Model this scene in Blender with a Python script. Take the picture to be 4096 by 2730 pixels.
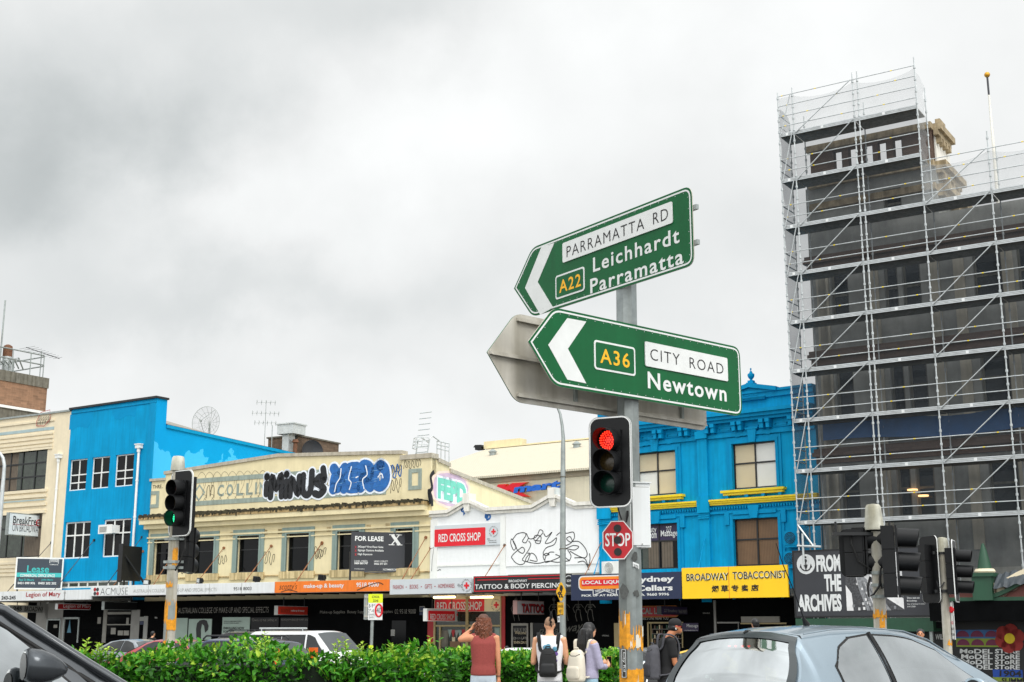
import bpy, bmesh, math, random
from mathutils import Vector, Matrix
R = random.Random(7)
for o in list(bpy.data.objects):
 bpy.data.objects.remove(o)
sc = bpy.context.scene
COL = sc.collection
rad = math.radians
# ------------------------------------------------------------ camera
EYE = 1.55
PITCH = rad(12.5)
FPX = 5208.0            # focal length in pixels of the 4096 wide photograph
CX, CY = 2048.0, 1365.0
camd = bpy.data.cameras.new("Camera")
cam = bpy.data.objects.new("Camera", camd)
COL.objects.link(cam)
cam.location = (0, 0, EYE)
cam.rotation_euler = (rad(90) + PITCH, 0, 0)
camd.sensor_width = 36
camd.lens = 36 * FPX / 4096
camd.clip_start = 0.1
camd.clip_end = 3000
sc.camera = cam
sc.view_settings.view_transform = 'Standard'
sc.view_settings.look = 'None'
sc.view_settings.exposure = 0.0
sc.view_settings.gamma = 1
# ------------------------------------------------------------ sky and light
SUN_DIR = Vector((0.40, -0.72, 0.80)).normalized()   # towards the sun
sun_el = math.asin(SUN_DIR.z)
sun_az = math.atan2(SUN_DIR.x, SUN_DIR.y)
W = bpy.data.worlds.new("World")
sc.world = W
W.use_nodes = True
def build_world():
 nt = W.node_tree
 N, L = nt.nodes, nt.links
 N.clear()
 def math_(op, a, b=None, c=None, clamp=False):
  n = N.new('ShaderNodeMath')
  n.operation = op
  n.use_clamp = clamp
  for i, v in enumerate((a, b, c)):
   if v is None:
    continue
   if isinstance(v, (int, float)):
    n.inputs[i].default_value = v
   else:
    L.new(v, n.inputs[i])
  return n.outputs[0]
 out = N.new('ShaderNodeOutputWorld')
 sky = N.new('ShaderNodeTexSky')
 sky.sky_type = 'NISHITA'
 sky.sun_disc = False
 sky.sun_elevation = sun_el
 sky.sun_rotation = sun_az
 b1 = N.new('ShaderNodeBackground')
 L.new(sky.outputs[0], b1.inputs[0])
 b1.inputs[1].default_value = 0.08
 tc = N.new('ShaderNodeTexCoord')
 nz = N.new('ShaderNodeTexNoise')
 nz.inputs['Scale'].default_value = 5.0
 nz.inputs['Detail'].default_value = 7
 nz.inputs['Roughness'].default_value = 0.55
 L.new(tc.outputs['Generated'], nz.inputs['Vector'])
 nz2 = N.new('ShaderNodeTexNoise')
 nz2.inputs['Scale'].default_value = 2.6
 nz2.inputs['Detail'].default_value = 5
 L.new(tc.outputs['Generated'], nz2.inputs['Vector'])
 sepn = N.new('ShaderNodeSeparateColor')
 L.new(nz.outputs['Color'], sepn.inputs[0])
 sx = N.new('ShaderNodeSeparateXYZ')
 L.new(tc.outputs['Generated'], sx.inputs[0])
 az = math_('ARCTAN2', sx.outputs[0], sx.outputs[1])
 el = math_('ARCSINE', sx.outputs[2])
 azn = math_('ADD', az, math_('MULTIPLY', math_('SUBTRACT', sepn.outputs[0], 0.5), 0.30))
 eln = math_('ADD', el, math_('MULTIPLY', math_('SUBTRACT', sepn.outputs[1], 0.5), 0.22))
 def azel(x, y):
  a, b = (x - 1176.5) / 2992, (784 - y) / 2992
  d = Vector((a, math.cos(PITCH) - b * math.sin(PITCH), math.sin(PITCH) + b * math.cos(PITCH))).normalized()
  return math.atan2(d.x, d.y), math.asin(d.z)
 blobs = [(40, 370, 520, 230, -.34), (260, 120, 620, 220, -.13), (560, 730, 600, 120, -.18), (160, 660, 420, 200, -.05), (880, 60, 520, 130, -.12),
    (850, 380, 520, 190, .08), (1750, 560, 420, 240, -.09), (1250, 640, 420, 200, -.06), (700, 900, 700, 70, -.05),
    (2000, 60, 500, 220, .05), (420, 480, 260, 90, .10), (1150, 330, 260, 120, .05)]
 amp = N.new('ShaderNodeMapRange')      # bolder cloud shapes higher up
 L.new(el, amp.inputs[0])
 amp.inputs[1].default_value = rad(26)
 amp.inputs[2].default_value = rad(45)
 amp.inputs[3].default_value = .10
 amp.inputs[4].default_value = 1.0
 val = math_('ADD', 0.955, math_('MULTIPLY', math_('SUBTRACT', nz2.outputs[0], 0.5), amp.outputs[0]))
 val = math_('ADD', val, math_('MULTIPLY', math_('SUBTRACT', nz.outputs[0], 0.5), math_('ADD', .15, math_('MULTIPLY', amp.outputs[0], 1.1))))
 nz3 = N.new('ShaderNodeTexNoise')
 nz3.inputs['Scale'].default_value = 11
 nz3.inputs['Detail'].default_value = 6
 L.new(tc.outputs['Generated'], nz3.inputs['Vector'])
 val = math_('ADD', val, math_('MULTIPLY', math_('SUBTRACT', nz3.outputs[0], 0.5), 0.12))
 for (x, y, rx, ry, d) in blobs:
  a, e = azel(x, y)
  da = math_('MULTIPLY', math_('SUBTRACT', azn, a), 2992 / rx)
  de = math_('MULTIPLY', math_('SUBTRACT', eln, e), 2992 / ry)
  r2 = math_('ADD', math_('MULTIPLY', da, da), math_('MULTIPLY', de, de))
  g = math_('POWER', 2.718, math_('MULTIPLY', r2, -1.6))
  val = math_('ADD', val, math_('MULTIPLY', g, d))
 mr = N.new('ShaderNodeMapRange')
 mr.interpolation_type = 'SMOOTHSTEP'
 L.new(el, mr.inputs[0])
 mr.inputs[1].default_value = rad(30)
 mr.inputs[2].default_value = rad(75)
 mr.inputs[3].default_value = 1.0
 mr.inputs[4].default_value = 2.1
 val = math_('MULTIPLY', val, mr.outputs[0])
 mr2 = N.new('ShaderNodeMapRange')
 mr2.interpolation_type = 'SMOOTHSTEP'
 L.new(sx.outputs[1], mr2.inputs[0])
 mr2.inputs[1].default_value = 0.3
 mr2.inputs[2].default_value = -0.6
 mr2.inputs[3].default_value = 1.0
 mr2.inputs[4].default_value = 1.7
 val = math_('MULTIPLY', val, mr2.outputs[0])
 cr = N.new('ShaderNodeValToRGB')
 e = cr.color_ramp.elements
 e[0].position = 0.25
 e[0].color = (0.90, 1.0, 1.01, 1)
 e[1].position = 0.9
 e[1].color = (0.985, 1.0, 0.995, 1)
 L.new(val, cr.inputs[0])
 b2 = N.new('ShaderNodeBackground')
 L.new(cr.outputs[0], b2.inputs[0])
 L.new(val, b2.inputs[1])
 mx = N.new('ShaderNodeMixShader')
 mx.inputs[0].default_value = 0.96
 L.new(b1.outputs[0], mx.inputs[1])
 L.new(b2.outputs[0], mx.inputs[2])
 L.new(mx.outputs[0], out.inputs[0])
build_world()
sund = bpy.data.lights.new("Sun", 'SUN')
sund.energy = 1.5
sund.angle = rad(25)
sund.color = (1.0, 0.97, 0.92)
sun = bpy.data.objects.new("Sun", sund)
sun.rotation_euler = (-SUN_DIR).to_track_quat('-Z', 'Y').to_euler()
COL.objects.link(sun)
# ------------------------------------------------------------ pixels to places
ZO = {1: (0, 1300, 2.24), 2: (0, 1950, 2.01), 3: (600, 1750, 2.24), 4: (1100, 1700, 2.24), 5: (1650, 1750, 2.24), 6: (2350, 1500, 1.742),
   7: (3100, 1900, 1.8896), 8: (1900, 700, 1.4255), 9: (3050, 150, 1.4933), 10: (3050, 1100, 1.4933), 11: (1650, 2250, 2.941),
   12: (2350, 2300, 2.941), 13: (0, 2300, 2.353), 14: (900, 2250, 2.6144), 15: (2300, 1600, 1.96), 16: (550, 1800, 1.96), 0: (0, 0, 0.57446)}
def Z(k, x, y):
 ox, oy, s = ZO[k]
 return (ox + x / s, oy + y / s)
def ray(p):
 a, b = (p[0] - CX) / FPX, (CY - p[1]) / FPX
 return Vector((a, math.cos(PITCH) - b * math.sin(PITCH), math.sin(PITCH) + b * math.cos(PITCH)))
def at(p, depth):
 d = ray(p)
 d = d * (depth / d.y)
 return Vector((d.x, d.y, d.z + EYE))
class Fr:
 def __init__(self, ox, oy, ang, oz=0.0):
  self.o = Vector((ox, oy, oz))
  self.ang = ang
  self.ex = Vector((math.cos(ang), math.sin(ang), 0))
  self.ey = Vector((-math.sin(ang), math.cos(ang), 0))
 def uv(self, p, v=0.0):
  d = ray(p)
  c = Vector((0, 0, EYE)) - self.o
  t = (v - c.dot(self.ey)) / d.dot(self.ey)
  q = c + d * t
  return q.dot(self.ex), q.z
 def rc(self, k, x0, y0, x1, y1, v=0.0):
  a = self.uv(Z(k, x0, y0), v)
  b = self.uv(Z(k, x1, y1), v)
  return a[0], b[0], b[1], a[1]
 def P(self, u, v, z):
  return self.o + self.ex * u + self.ey * v + Vector((0, 0, z))
# ------------------------------------------------------------ materials
def H(h):
 h = h.lstrip('#')
 c = [int(h[i:i + 2], 16) / 255 for i in (0, 2, 4)]
 return tuple(x / 12.92 if x <= .04045 else ((x + .055) / 1.055) ** 2.4 for x in c)
MATS = {}
def pm(name, col, rough=.6, metal=0.0, var=.10, scale=2.0, streak=0.0, bump=0.0, spec=.5, coat=0.0, kind=None, k2=None, bscale=None):
 if name in MATS:
  return MATS[name]
 if isinstance(col, str):
  col = H(col)
 m = bpy.data.materials.new(name)
 m.use_nodes = True
 nt = m.node_tree
 N, L = nt.nodes, nt.links
 bs = N['Principled BSDF']
 bs.inputs['Roughness'].default_value = rough
 bs.inputs['Metallic'].default_value = metal
 bs.inputs['Specular IOR Level'].default_value = spec
 bs.inputs['Coat Weight'].default_value = coat
 bs.inputs['Coat Roughness'].default_value = .06
 tc = N.new('ShaderNodeTexCoord')
 V = tc.outputs['Object']
 nz = N.new('ShaderNodeTexNoise')
 nz.inputs['Scale'].default_value = scale
 nz.inputs['Detail'].default_value = 6
 nz.inputs['Roughness'].default_value = .6
 L.new(V, nz.inputs['Vector'])
 cr = N.new('ShaderNodeValToRGB')
 e = cr.color_ramp.elements
 e[0].position, e[1].position = .3, .7
 e[0].color = tuple(c * (1 - var) for c in col) + (1,)
 e[1].color = tuple(min(1, c * (1 + var)) for c in col) + (1,)
 L.new(nz.outputs[0], cr.inputs[0])
 c = cr.outputs[0]
 def mix(kind_, f, a, b):
  n = N.new('ShaderNodeMix')
  n.data_type = 'RGBA'
  n.blend_type = kind_
  for i, v in ((0, f), (6, a), (7, b)):
   if isinstance(v, (int, float)):
    n.inputs[i].default_value = v
   elif isinstance(v, tuple):
    n.inputs[i].default_value = v + (1,)
   else:
    L.new(v, n.inputs[i])
  return n.outputs[2]
 hgt = nz.outputs[0]
 if kind in ('brick', 'wave', 'patch'):
  s = N.new('ShaderNodeSeparateXYZ')
  L.new(V, s.inputs[0])
  ad = N.new('ShaderNodeMath')
  ad.operation = 'ADD'
  L.new(s.outputs[0], ad.inputs[0])
  L.new(s.outputs[1], ad.inputs[1])
  cb = N.new('ShaderNodeCombineXYZ')
  L.new(ad.outputs[0], cb.inputs[0])
  L.new(s.outputs[2], cb.inputs[1])
  if kind == 'brick':
   br = N.new('ShaderNodeTexBrick')
   br.inputs['Scale'].default_value = bscale or 1.0
   br.inputs['Brick Width'].default_value = .5
   br.inputs['Row Height'].default_value = .17
   br.inputs['Mortar Size'].default_value = .016
   br.inputs['Color1'].default_value = tuple(x * .72 for x in col) + (1,)
   br.inputs['Color2'].default_value = tuple(min(1, x * 1.3) for x in col) + (1,)
   br.inputs['Mortar'].default_value = tuple(k2 or (x * .8 for x in col)) + (1,)
   L.new(cb.outputs[0], br.inputs['Vector'])
   c = mix('MULTIPLY', .5, br.outputs[0], cr.outputs[0]) if False else mix('MIX', .35, br.outputs[0], cr.outputs[0])
   hgt = br.outputs['Fac']
  elif kind == 'wave':
   wv = N.new('ShaderNodeTexWave')
   wv.inputs['Scale'].default_value = bscale or 3
   L.new(cb.outputs[0], wv.inputs['Vector'])
   hgt = wv.outputs['Fac']
   c = mix('MULTIPLY', .35, c, wv.outputs['Color'])
  else:       # patch: a second colour below a ragged line at height bscale
   nb = N.new('ShaderNodeTexNoise')
   nb.inputs['Scale'].default_value = .55
   nb.inputs['Detail'].default_value = 8
   L.new(cb.outputs[0], nb.inputs['Vector'])
   mm = N.new('ShaderNodeMath')
   mm.operation = 'MULTIPLY_ADD'
   L.new(nb.outputs[0], mm.inputs[0])
   mm.inputs[1].default_value = 5.0
   L.new(s.outputs[2], mm.inputs[2])
   gt = N.new('ShaderNodeMath')
   gt.operation = 'GREATER_THAN'
   L.new(mm.outputs[0], gt.inputs[0])
   gt.inputs[1].default_value = bscale + 2.5
   c = mix('MIX', gt.outputs[0], k2, c)
 if streak:
  mp = N.new('ShaderNodeMapping')
  mp.inputs['Scale'].default_value = (5, 5, .35)
  L.new(V, mp.inputs[0])
  n2 = N.new('ShaderNodeTexNoise')
  n2.inputs['Scale'].default_value = 1.2
  n2.inputs['Detail'].default_value = 5
  L.new(mp.outputs[0], n2.inputs['Vector'])
  r2 = N.new('ShaderNodeValToRGB')
  q = r2.color_ramp.elements
  q[0].position, q[1].position = .32, .58
  q[0].color = (1 - streak, 1 - streak * 1.05, 1 - streak * 1.2, 1)
  q[1].color = (1, 1, 1, 1)
  L.new(n2.outputs[0], r2.inputs[0])
  c = mix('MULTIPLY', 1.0, c, r2.outputs[0])
 L.new(c, bs.inputs['Base Color'])
 if bump:
  bp = N.new('ShaderNodeBump')
  bp.inputs['Strength'].default_value = min(1, bump)
  bp.inputs['Distance'].default_value = .02
  L.new(hgt, bp.inputs['Height'])
  L.new(bp.outputs[0], bs.inputs['Normal'])
 MATS[name] = m
 return m
def glow(name, col, strength, base=None):
 if name in MATS:
  return MATS[name]
 m = pm(name, base or col, .3)
 bs = m.node_tree.nodes['Principled BSDF']
 c = H(col) if isinstance(col, str) else col
 bs.inputs['Emission Color'].default_value = c + (1,)
 bs.inputs['Emission Strength'].default_value = strength
 return m
def sheer(name, col, opaque, rough=.8):
 m = bpy.data.materials.new(name)
 m.use_nodes = True
 nt = m.node_tree
 N, L = nt.nodes, nt.links
 N.clear()
 out = N.new('ShaderNodeOutputMaterial')
 tr = N.new('ShaderNodeBsdfTransparent')
 df = N.new('ShaderNodeBsdfDiffuse')
 tl = N.new('ShaderNodeBsdfTranslucent')
 c = H(col) + (1,)
 df.inputs[0].default_value = c
 tl.inputs[0].default_value = c
 m1 = N.new('ShaderNodeMixShader')
 m1.inputs[0].default_value = .4
 L.new(df.outputs[0], m1.inputs[1])
 L.new(tl.outputs[0], m1.inputs[2])
 tc = N.new('ShaderNodeTexCoord')
 nz = N.new('ShaderNodeTexNoise')
 nz.inputs['Scale'].default_value = .8
 nz.inputs['Detail'].default_value = 4
 L.new(tc.outputs['Object'], nz.inputs['Vector'])
 s = N.new('ShaderNodeSeparateXYZ')
 L.new(tc.outputs['Object'], s.inputs[0])
 def mt(op, a, b):
  n = N.new('ShaderNodeMath')
  n.operation = op
  for i, v in enumerate((a, b)):
   if isinstance(v, (int, float)):
    n.inputs[i].default_value = v
   else:
    L.new(v, n.inputs[i])
  return n.outputs[0]
 k = 80.0
 xy = mt('ADD', s.outputs[0], s.outputs[1])
 w1 = mt('SINE', mt('MULTIPLY', mt('ADD', xy, s.outputs[2]), k), 0)
 w2 = mt('SINE', mt('MULTIPLY', mt('SUBTRACT', xy, s.outputs[2]), k), 0)
 w = mt('MULTIPLY', w1, w2)
 f = mt('ADD', mt('ADD', mt('MULTIPLY', w, .10), opaque), mt('MULTIPLY', mt('SUBTRACT', nz.outputs[0], .5), .25))
 m2 = N.new('ShaderNodeMixShader')
 L.new(f, m2.inputs[0])
 L.new(tr.outputs[0], m2.inputs[1])
 L.new(m1.outputs[0], m2.inputs[2])
 L.new(m2.outputs[0], out.inputs[0])
 return m
# ------------------------------------------------------------ objects
def thing(name, label, cat, loc=(0, 0, 0), rot=0.0, group=None):
 o = bpy.data.objects.new(name, None)
 o.empty_display_size = .2
 COL.objects.link(o)
 if isinstance(loc, Fr):
  rot = loc.ang
  loc = loc.o
 o.location = loc
 o.rotation_euler = (0, 0, rot)
 return tag(o, label, cat, group)
def tag(o, label, cat, group=None, kind=None):
 if label:
  o['label'] = label
 if cat:
  o['category'] = cat
 if group:
  o['group'] = group
 if kind:
  o['kind'] = kind
 return o
def copy_tree(o, parent=None):
 c = o.copy()
 COL.objects.link(c)
 if parent:
  c.parent = parent
 for ch in o.children:
  copy_tree(ch, c)
 return c
TXT = {}
def text_geo(body, bold=0.0, res=3, sp=1.0):
 key = (body, bold, res, sp)
 if key in TXT:
  return TXT[key]
 c = bpy.data.curves.new('txt', 'FONT')
 c.body = body
 c.resolution_u = res
 c.offset = bold
 c.align_x = 'LEFT'
 c.space_character = sp
 o = bpy.data.objects.new('txt', c)
 COL.objects.link(o)
 dg = bpy.context.evaluated_depsgraph_get()
 m = bpy.data.meshes.new_from_object(o.evaluated_get(dg))
 vs = [(v.co.x, v.co.y) for v in m.vertices]
 fs = [tuple(p.vertices) for p in m.polygons]
 bpy.data.objects.remove(o)
 bpy.data.curves.remove(c)
 bpy.data.meshes.remove(m)
 TXT[key] = (vs, fs)
 return vs, fs
class MB:
 def __init__(s):
  s.v, s.f, s.m = [], [], []
 def add(s, vs, fs, mi=0):
  b = len(s.v)
  s.v += [tuple(v) for v in vs]
  s.f += [tuple(i + b for i in f) for f in fs]
  s.m += [mi] * len(fs)
  return s
 def box(s, x0, x1, y0, y1, z0, z1, mi=0):
  vs = [(x, y, z) for z in (z0, z1) for y in (y0, y1) for x in (x0, x1)]
  return s.add(vs, [(0, 2, 3, 1), (4, 5, 7, 6), (0, 1, 5, 4), (2, 6, 7, 3), (0, 4, 6, 2), (1, 3, 7, 5)], mi)
 def prism(s, poly, v0, v1, mi=0, back=True):
  n = len(poly)
  vs = [(p[0], v0, p[1]) for p in poly] + [(p[0], v1, p[1]) for p in poly]
  fs = [tuple(range(n))] + ([tuple(range(2 * n - 1, n - 1, -1))] if back else [])
  fs += [(i, i + n, (i + 1) % n + n, (i + 1) % n) for i in range(n)]
  return s.add(vs, fs, mi)
 def prism_z(s, poly, z0, z1, mi=0):
  n = len(poly)
  vs = [(p[0], p[1], z0) for p in poly] + [(p[0], p[1], z1) for p in poly]
  fs = [tuple(range(n)), tuple(range(2 * n - 1, n - 1, -1))]
  fs += [(i, i + n, (i + 1) % n + n, (i + 1) % n) for i in range(n)]
  return s.add(vs, fs, mi)
 def cyl(s, p, q, r, r2=None, n=8, mi=0, cap=True):
  p, q = Vector(p), Vector(q)
  r2 = r if r2 is None else r2
  d = (q - p)
  if d.length < 1e-6:
   return s
  d.normalize()
  a = d.orthogonal().normalized()
  b = d.cross(a)
  vs = []
  for c, rr in ((p, r), (q, r2)):
   for i in range(n):
    t = 2 * math.pi * i / n
    vs.append(c + (a * math.cos(t) + b * math.sin(t)) * rr)
  fs = [(i, (i + 1) % n, (i + 1) % n + n, i + n) for i in range(n)]
  if cap:
   fs += [tuple(range(n - 1, -1, -1)), tuple(range(n, 2 * n))]
  return s.add(vs, fs, mi)
 def tube(s, pts, r, n=6, mi=0):
  pts = [Vector(p) for p in pts]
  vs, fs = [], []
  a = None
  for k, p in enumerate(pts):
   d = (pts[min(k + 1, len(pts) - 1)] - pts[max(k - 1, 0)]).normalized()
   a = d.orthogonal().normalized() if a is None else (a - d * a.dot(d)).normalized()
   b = d.cross(a)
   rr = r[k] if isinstance(r, (list, tuple)) else r
   for i in range(n):
    t = 2 * math.pi * i / n
    vs.append(p + (a * math.cos(t) + b * math.sin(t)) * rr)
  for k in range(len(pts) - 1):
   for i in range(n):
    j = (i + 1) % n
    fs.append((k * n + i, k * n + j, (k + 1) * n + j, (k + 1) * n + i))
  e = (len(pts) - 1) * n
  fs += [tuple(range(n - 1, -1, -1)), tuple(range(e, e + n))]
  return s.add(vs, fs, mi)
 def lathe(s, prof, c=(0, 0, 0), n=12, mi=0, axis='z'):
  vs = []
  for (r, h) in prof:
   for i in range(n):
    t = 2 * math.pi * i / n
    if axis == 'z':
     vs.append((c[0] + r * math.cos(t), c[1] + r * math.sin(t), c[2] + h))
    else:
     vs.append((c[0] + r * math.cos(t), c[1] + h, c[2] + r * math.sin(t)))
  fs = []
  for k in range(len(prof) - 1):
   for i in range(n):
    j = (i + 1) % n
    fs.append((k * n + i, k * n + j, (k + 1) * n + j, (k + 1) * n + i))
  e = (len(prof) - 1) * n
  fs += [tuple(range(n - 1, -1, -1)), tuple(range(e, e + n))]
  return s.add(vs, fs, mi)
 def ribbon(s, pts, w, v, mi=0, th=.006):
  P = [Vector((p[0], p[1])) for p in pts]
  L_, R_ = [], []
  for k, p in enumerate(P):
   a = (P[k] - P[k - 1]).normalized() if k else None
   b = (P[k + 1] - P[k]).normalized() if k < len(P) - 1 else None
   d = (a + b) if a is not None and b is not None else (a if b is None else b)
   if d.length < .2:
    d = a
   d = d.normalized()
   nrm = Vector((-d.y, d.x)) * (w / 2)
   L_.append(p + nrm)
   R_.append(p - nrm)
  vs, fs = [], []
  for l, r in zip(L_, R_):
   vs += [(l.x, v, l.y), (r.x, v, r.y)]
  for k in range(len(P) - 1):
   fs.append((2 * k, 2 * k + 1, 2 * k + 3, 2 * k + 2))
  return s.add(vs, fs, mi)
 def text(s, body, u0, u1, z0, z1, v, bold=0.0, mi=0, shear=0.0, res=3, arc=0.0, rise=0.0, sp=1.0):
  vs, fs = text_geo(body, bold, res, sp)
  xs = [p[0] for p in vs]
  ys = [p[1] for p in vs]
  X0, X1, Y0, Y1 = min(xs), max(xs), min(ys), max(ys)
  o = []
  for x, y in vs:
   a = (x - X0) / (X1 - X0)
   b = (y - Y0) / (Y1 - Y0)
   o.append((u0 + (u1 - u0) * a + shear * (z1 - z0) * (b - .5), v, z0 + (z1 - z0) * b + arc * (1 - (2 * a - 1) ** 2) + rise * a))
  return s.add(o, fs, mi)
 def wall(s, u0, u1, z0, z1, holes, v=0.0, depth=.18, mi=0, mr=None):
  us = sorted({u0, u1} | {h[0] for h in holes} | {h[1] for h in holes})
  zs = sorted({z0, z1} | {h[2] for h in holes} | {h[3] for h in holes})
  for a, b in zip(us, us[1:]):
   for c, d in zip(zs, zs[1:]):
    m, k = (a + b) / 2, (c + d) / 2
    if any(h[0] < m < h[1] and h[2] < k < h[3] for h in holes):
     continue
    s.add([(a, v, c), (b, v, c), (b, v, d), (a, v, d)], [(0, 1, 2, 3)], mi)
  mr = mi if mr is None else mr
  for (a, b, c, d) in holes:
   w = v + depth
   s.add([(a, v, c), (b, v, c), (b, v, d), (a, v, d), (a, w, c), (b, w, c), (b, w, d), (a, w, d)],
      [(0, 1, 5, 4), (1, 2, 6, 5), (2, 3, 7, 6), (3, 0, 4, 7)], mr)
  return s
 def build_each(s, name, mats, parent=None, smooth=None):
  up = list(range(len(s.v)))
  def find(a):
   while up[a] != a:
    up[a] = up[up[a]]
    a = up[a]
   return a
  for f in s.f:
   for i in f[1:]:
    up[find(i)] = find(f[0])
  grp = {}
  for k, f in enumerate(s.f):
   grp.setdefault(find(f[0]), []).append(k)
  for ks in grp.values():
   m = MB()
   ids = sorted({i for k in ks for i in s.f[k]})
   mp = {i: n for n, i in enumerate(ids)}
   m.v = [s.v[i] for i in ids]
   m.f = [tuple(mp[i] for i in s.f[k]) for k in ks]
   m.m = [s.m[k] for k in ks]
   m.build(name, mats, parent, smooth)
 def build(s, name, mats, parent=None, smooth=None, label=None):
  me = bpy.data.meshes.new(name)
  me.from_pydata(s.v, [], s.f)
  if not isinstance(mats, (list, tuple)):
   mats = [mats]
  for m in mats:
   me.materials.append(m)
  me.polygons.foreach_set('material_index', s.m)
  if smooth is not None:
   me.polygons.foreach_set('use_smooth', [True] * len(s.f))
   me.update()
   me.set_sharp_from_angle(angle=rad(smooth))
  me.update()
  o = bpy.data.objects.new(name, me)
  COL.objects.link(o)
  if parent:
   o.parent = parent
  if label:
   o['label'] = label
  return o
def rrect(x0, x1, z0, z1, r, n=5):
 pts = []
 for cx, cz, a0 in ((x1 - r, z1 - r, 0), (x0 + r, z1 - r, 90), (x0 + r, z0 + r, 180), (x1 - r, z0 + r, 270)):
  for i in range(n + 1):
   t = rad(a0 + 90 * i / n)
   pts.append((cx + r * math.cos(t), cz + r * math.sin(t)))
 return pts
def round_poly(pts, rs, n=5):
 out = []
 N_ = len(pts)
 for i in range(N_):
  p, a, b = Vector(pts[i]), Vector(pts[i - 1]), Vector(pts[(i + 1) % N_])
  r = rs[i]
  if r <= 0:
   out.append(tuple(p))
   continue
  da, db = (a - p).normalized(), (b - p).normalized()
  for k in range(n + 1):
   t = k / n
   q = p + da * r * (1 - t) ** 2 + db * r * t ** 2
   out.append(tuple(q))
 return out
def window(parent, rc, v, cols, rows, bar, fm, pane, name='window', depth=.07, pv=.05):
 u0, u1, z0, z1 = rc
 mb = MB()
 w, h = u1 - u0, z1 - z0
 for c in [0] + list(cols) + [1]:
  x = u0 + w * c
  x = min(max(x, u0 + bar / 2), u1 - bar / 2)
  mb.box(x - bar / 2, x + bar / 2, v, v + depth, z0, z1)
 for r in [0] + list(rows) + [1]:
  z = min(max(z0 + h * r, z0 + bar / 2), z1 - bar / 2)
  mb.box(u0 + bar, u1 - bar, v + .004, v + depth - .004, z - bar / 2, z + bar / 2)
 f = mb.build(name, fm, parent)
 p = MB()
 if callable(pane):
  pane(p, u0, u1, z0, z1, v + pv)
  p.build('pane', PANE_MATS, f)
 else:
  p.box(u0, u1, v + pv, v + pv + .01, z0, z1)
  p.build('pane', pane, f)
 return f
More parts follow.
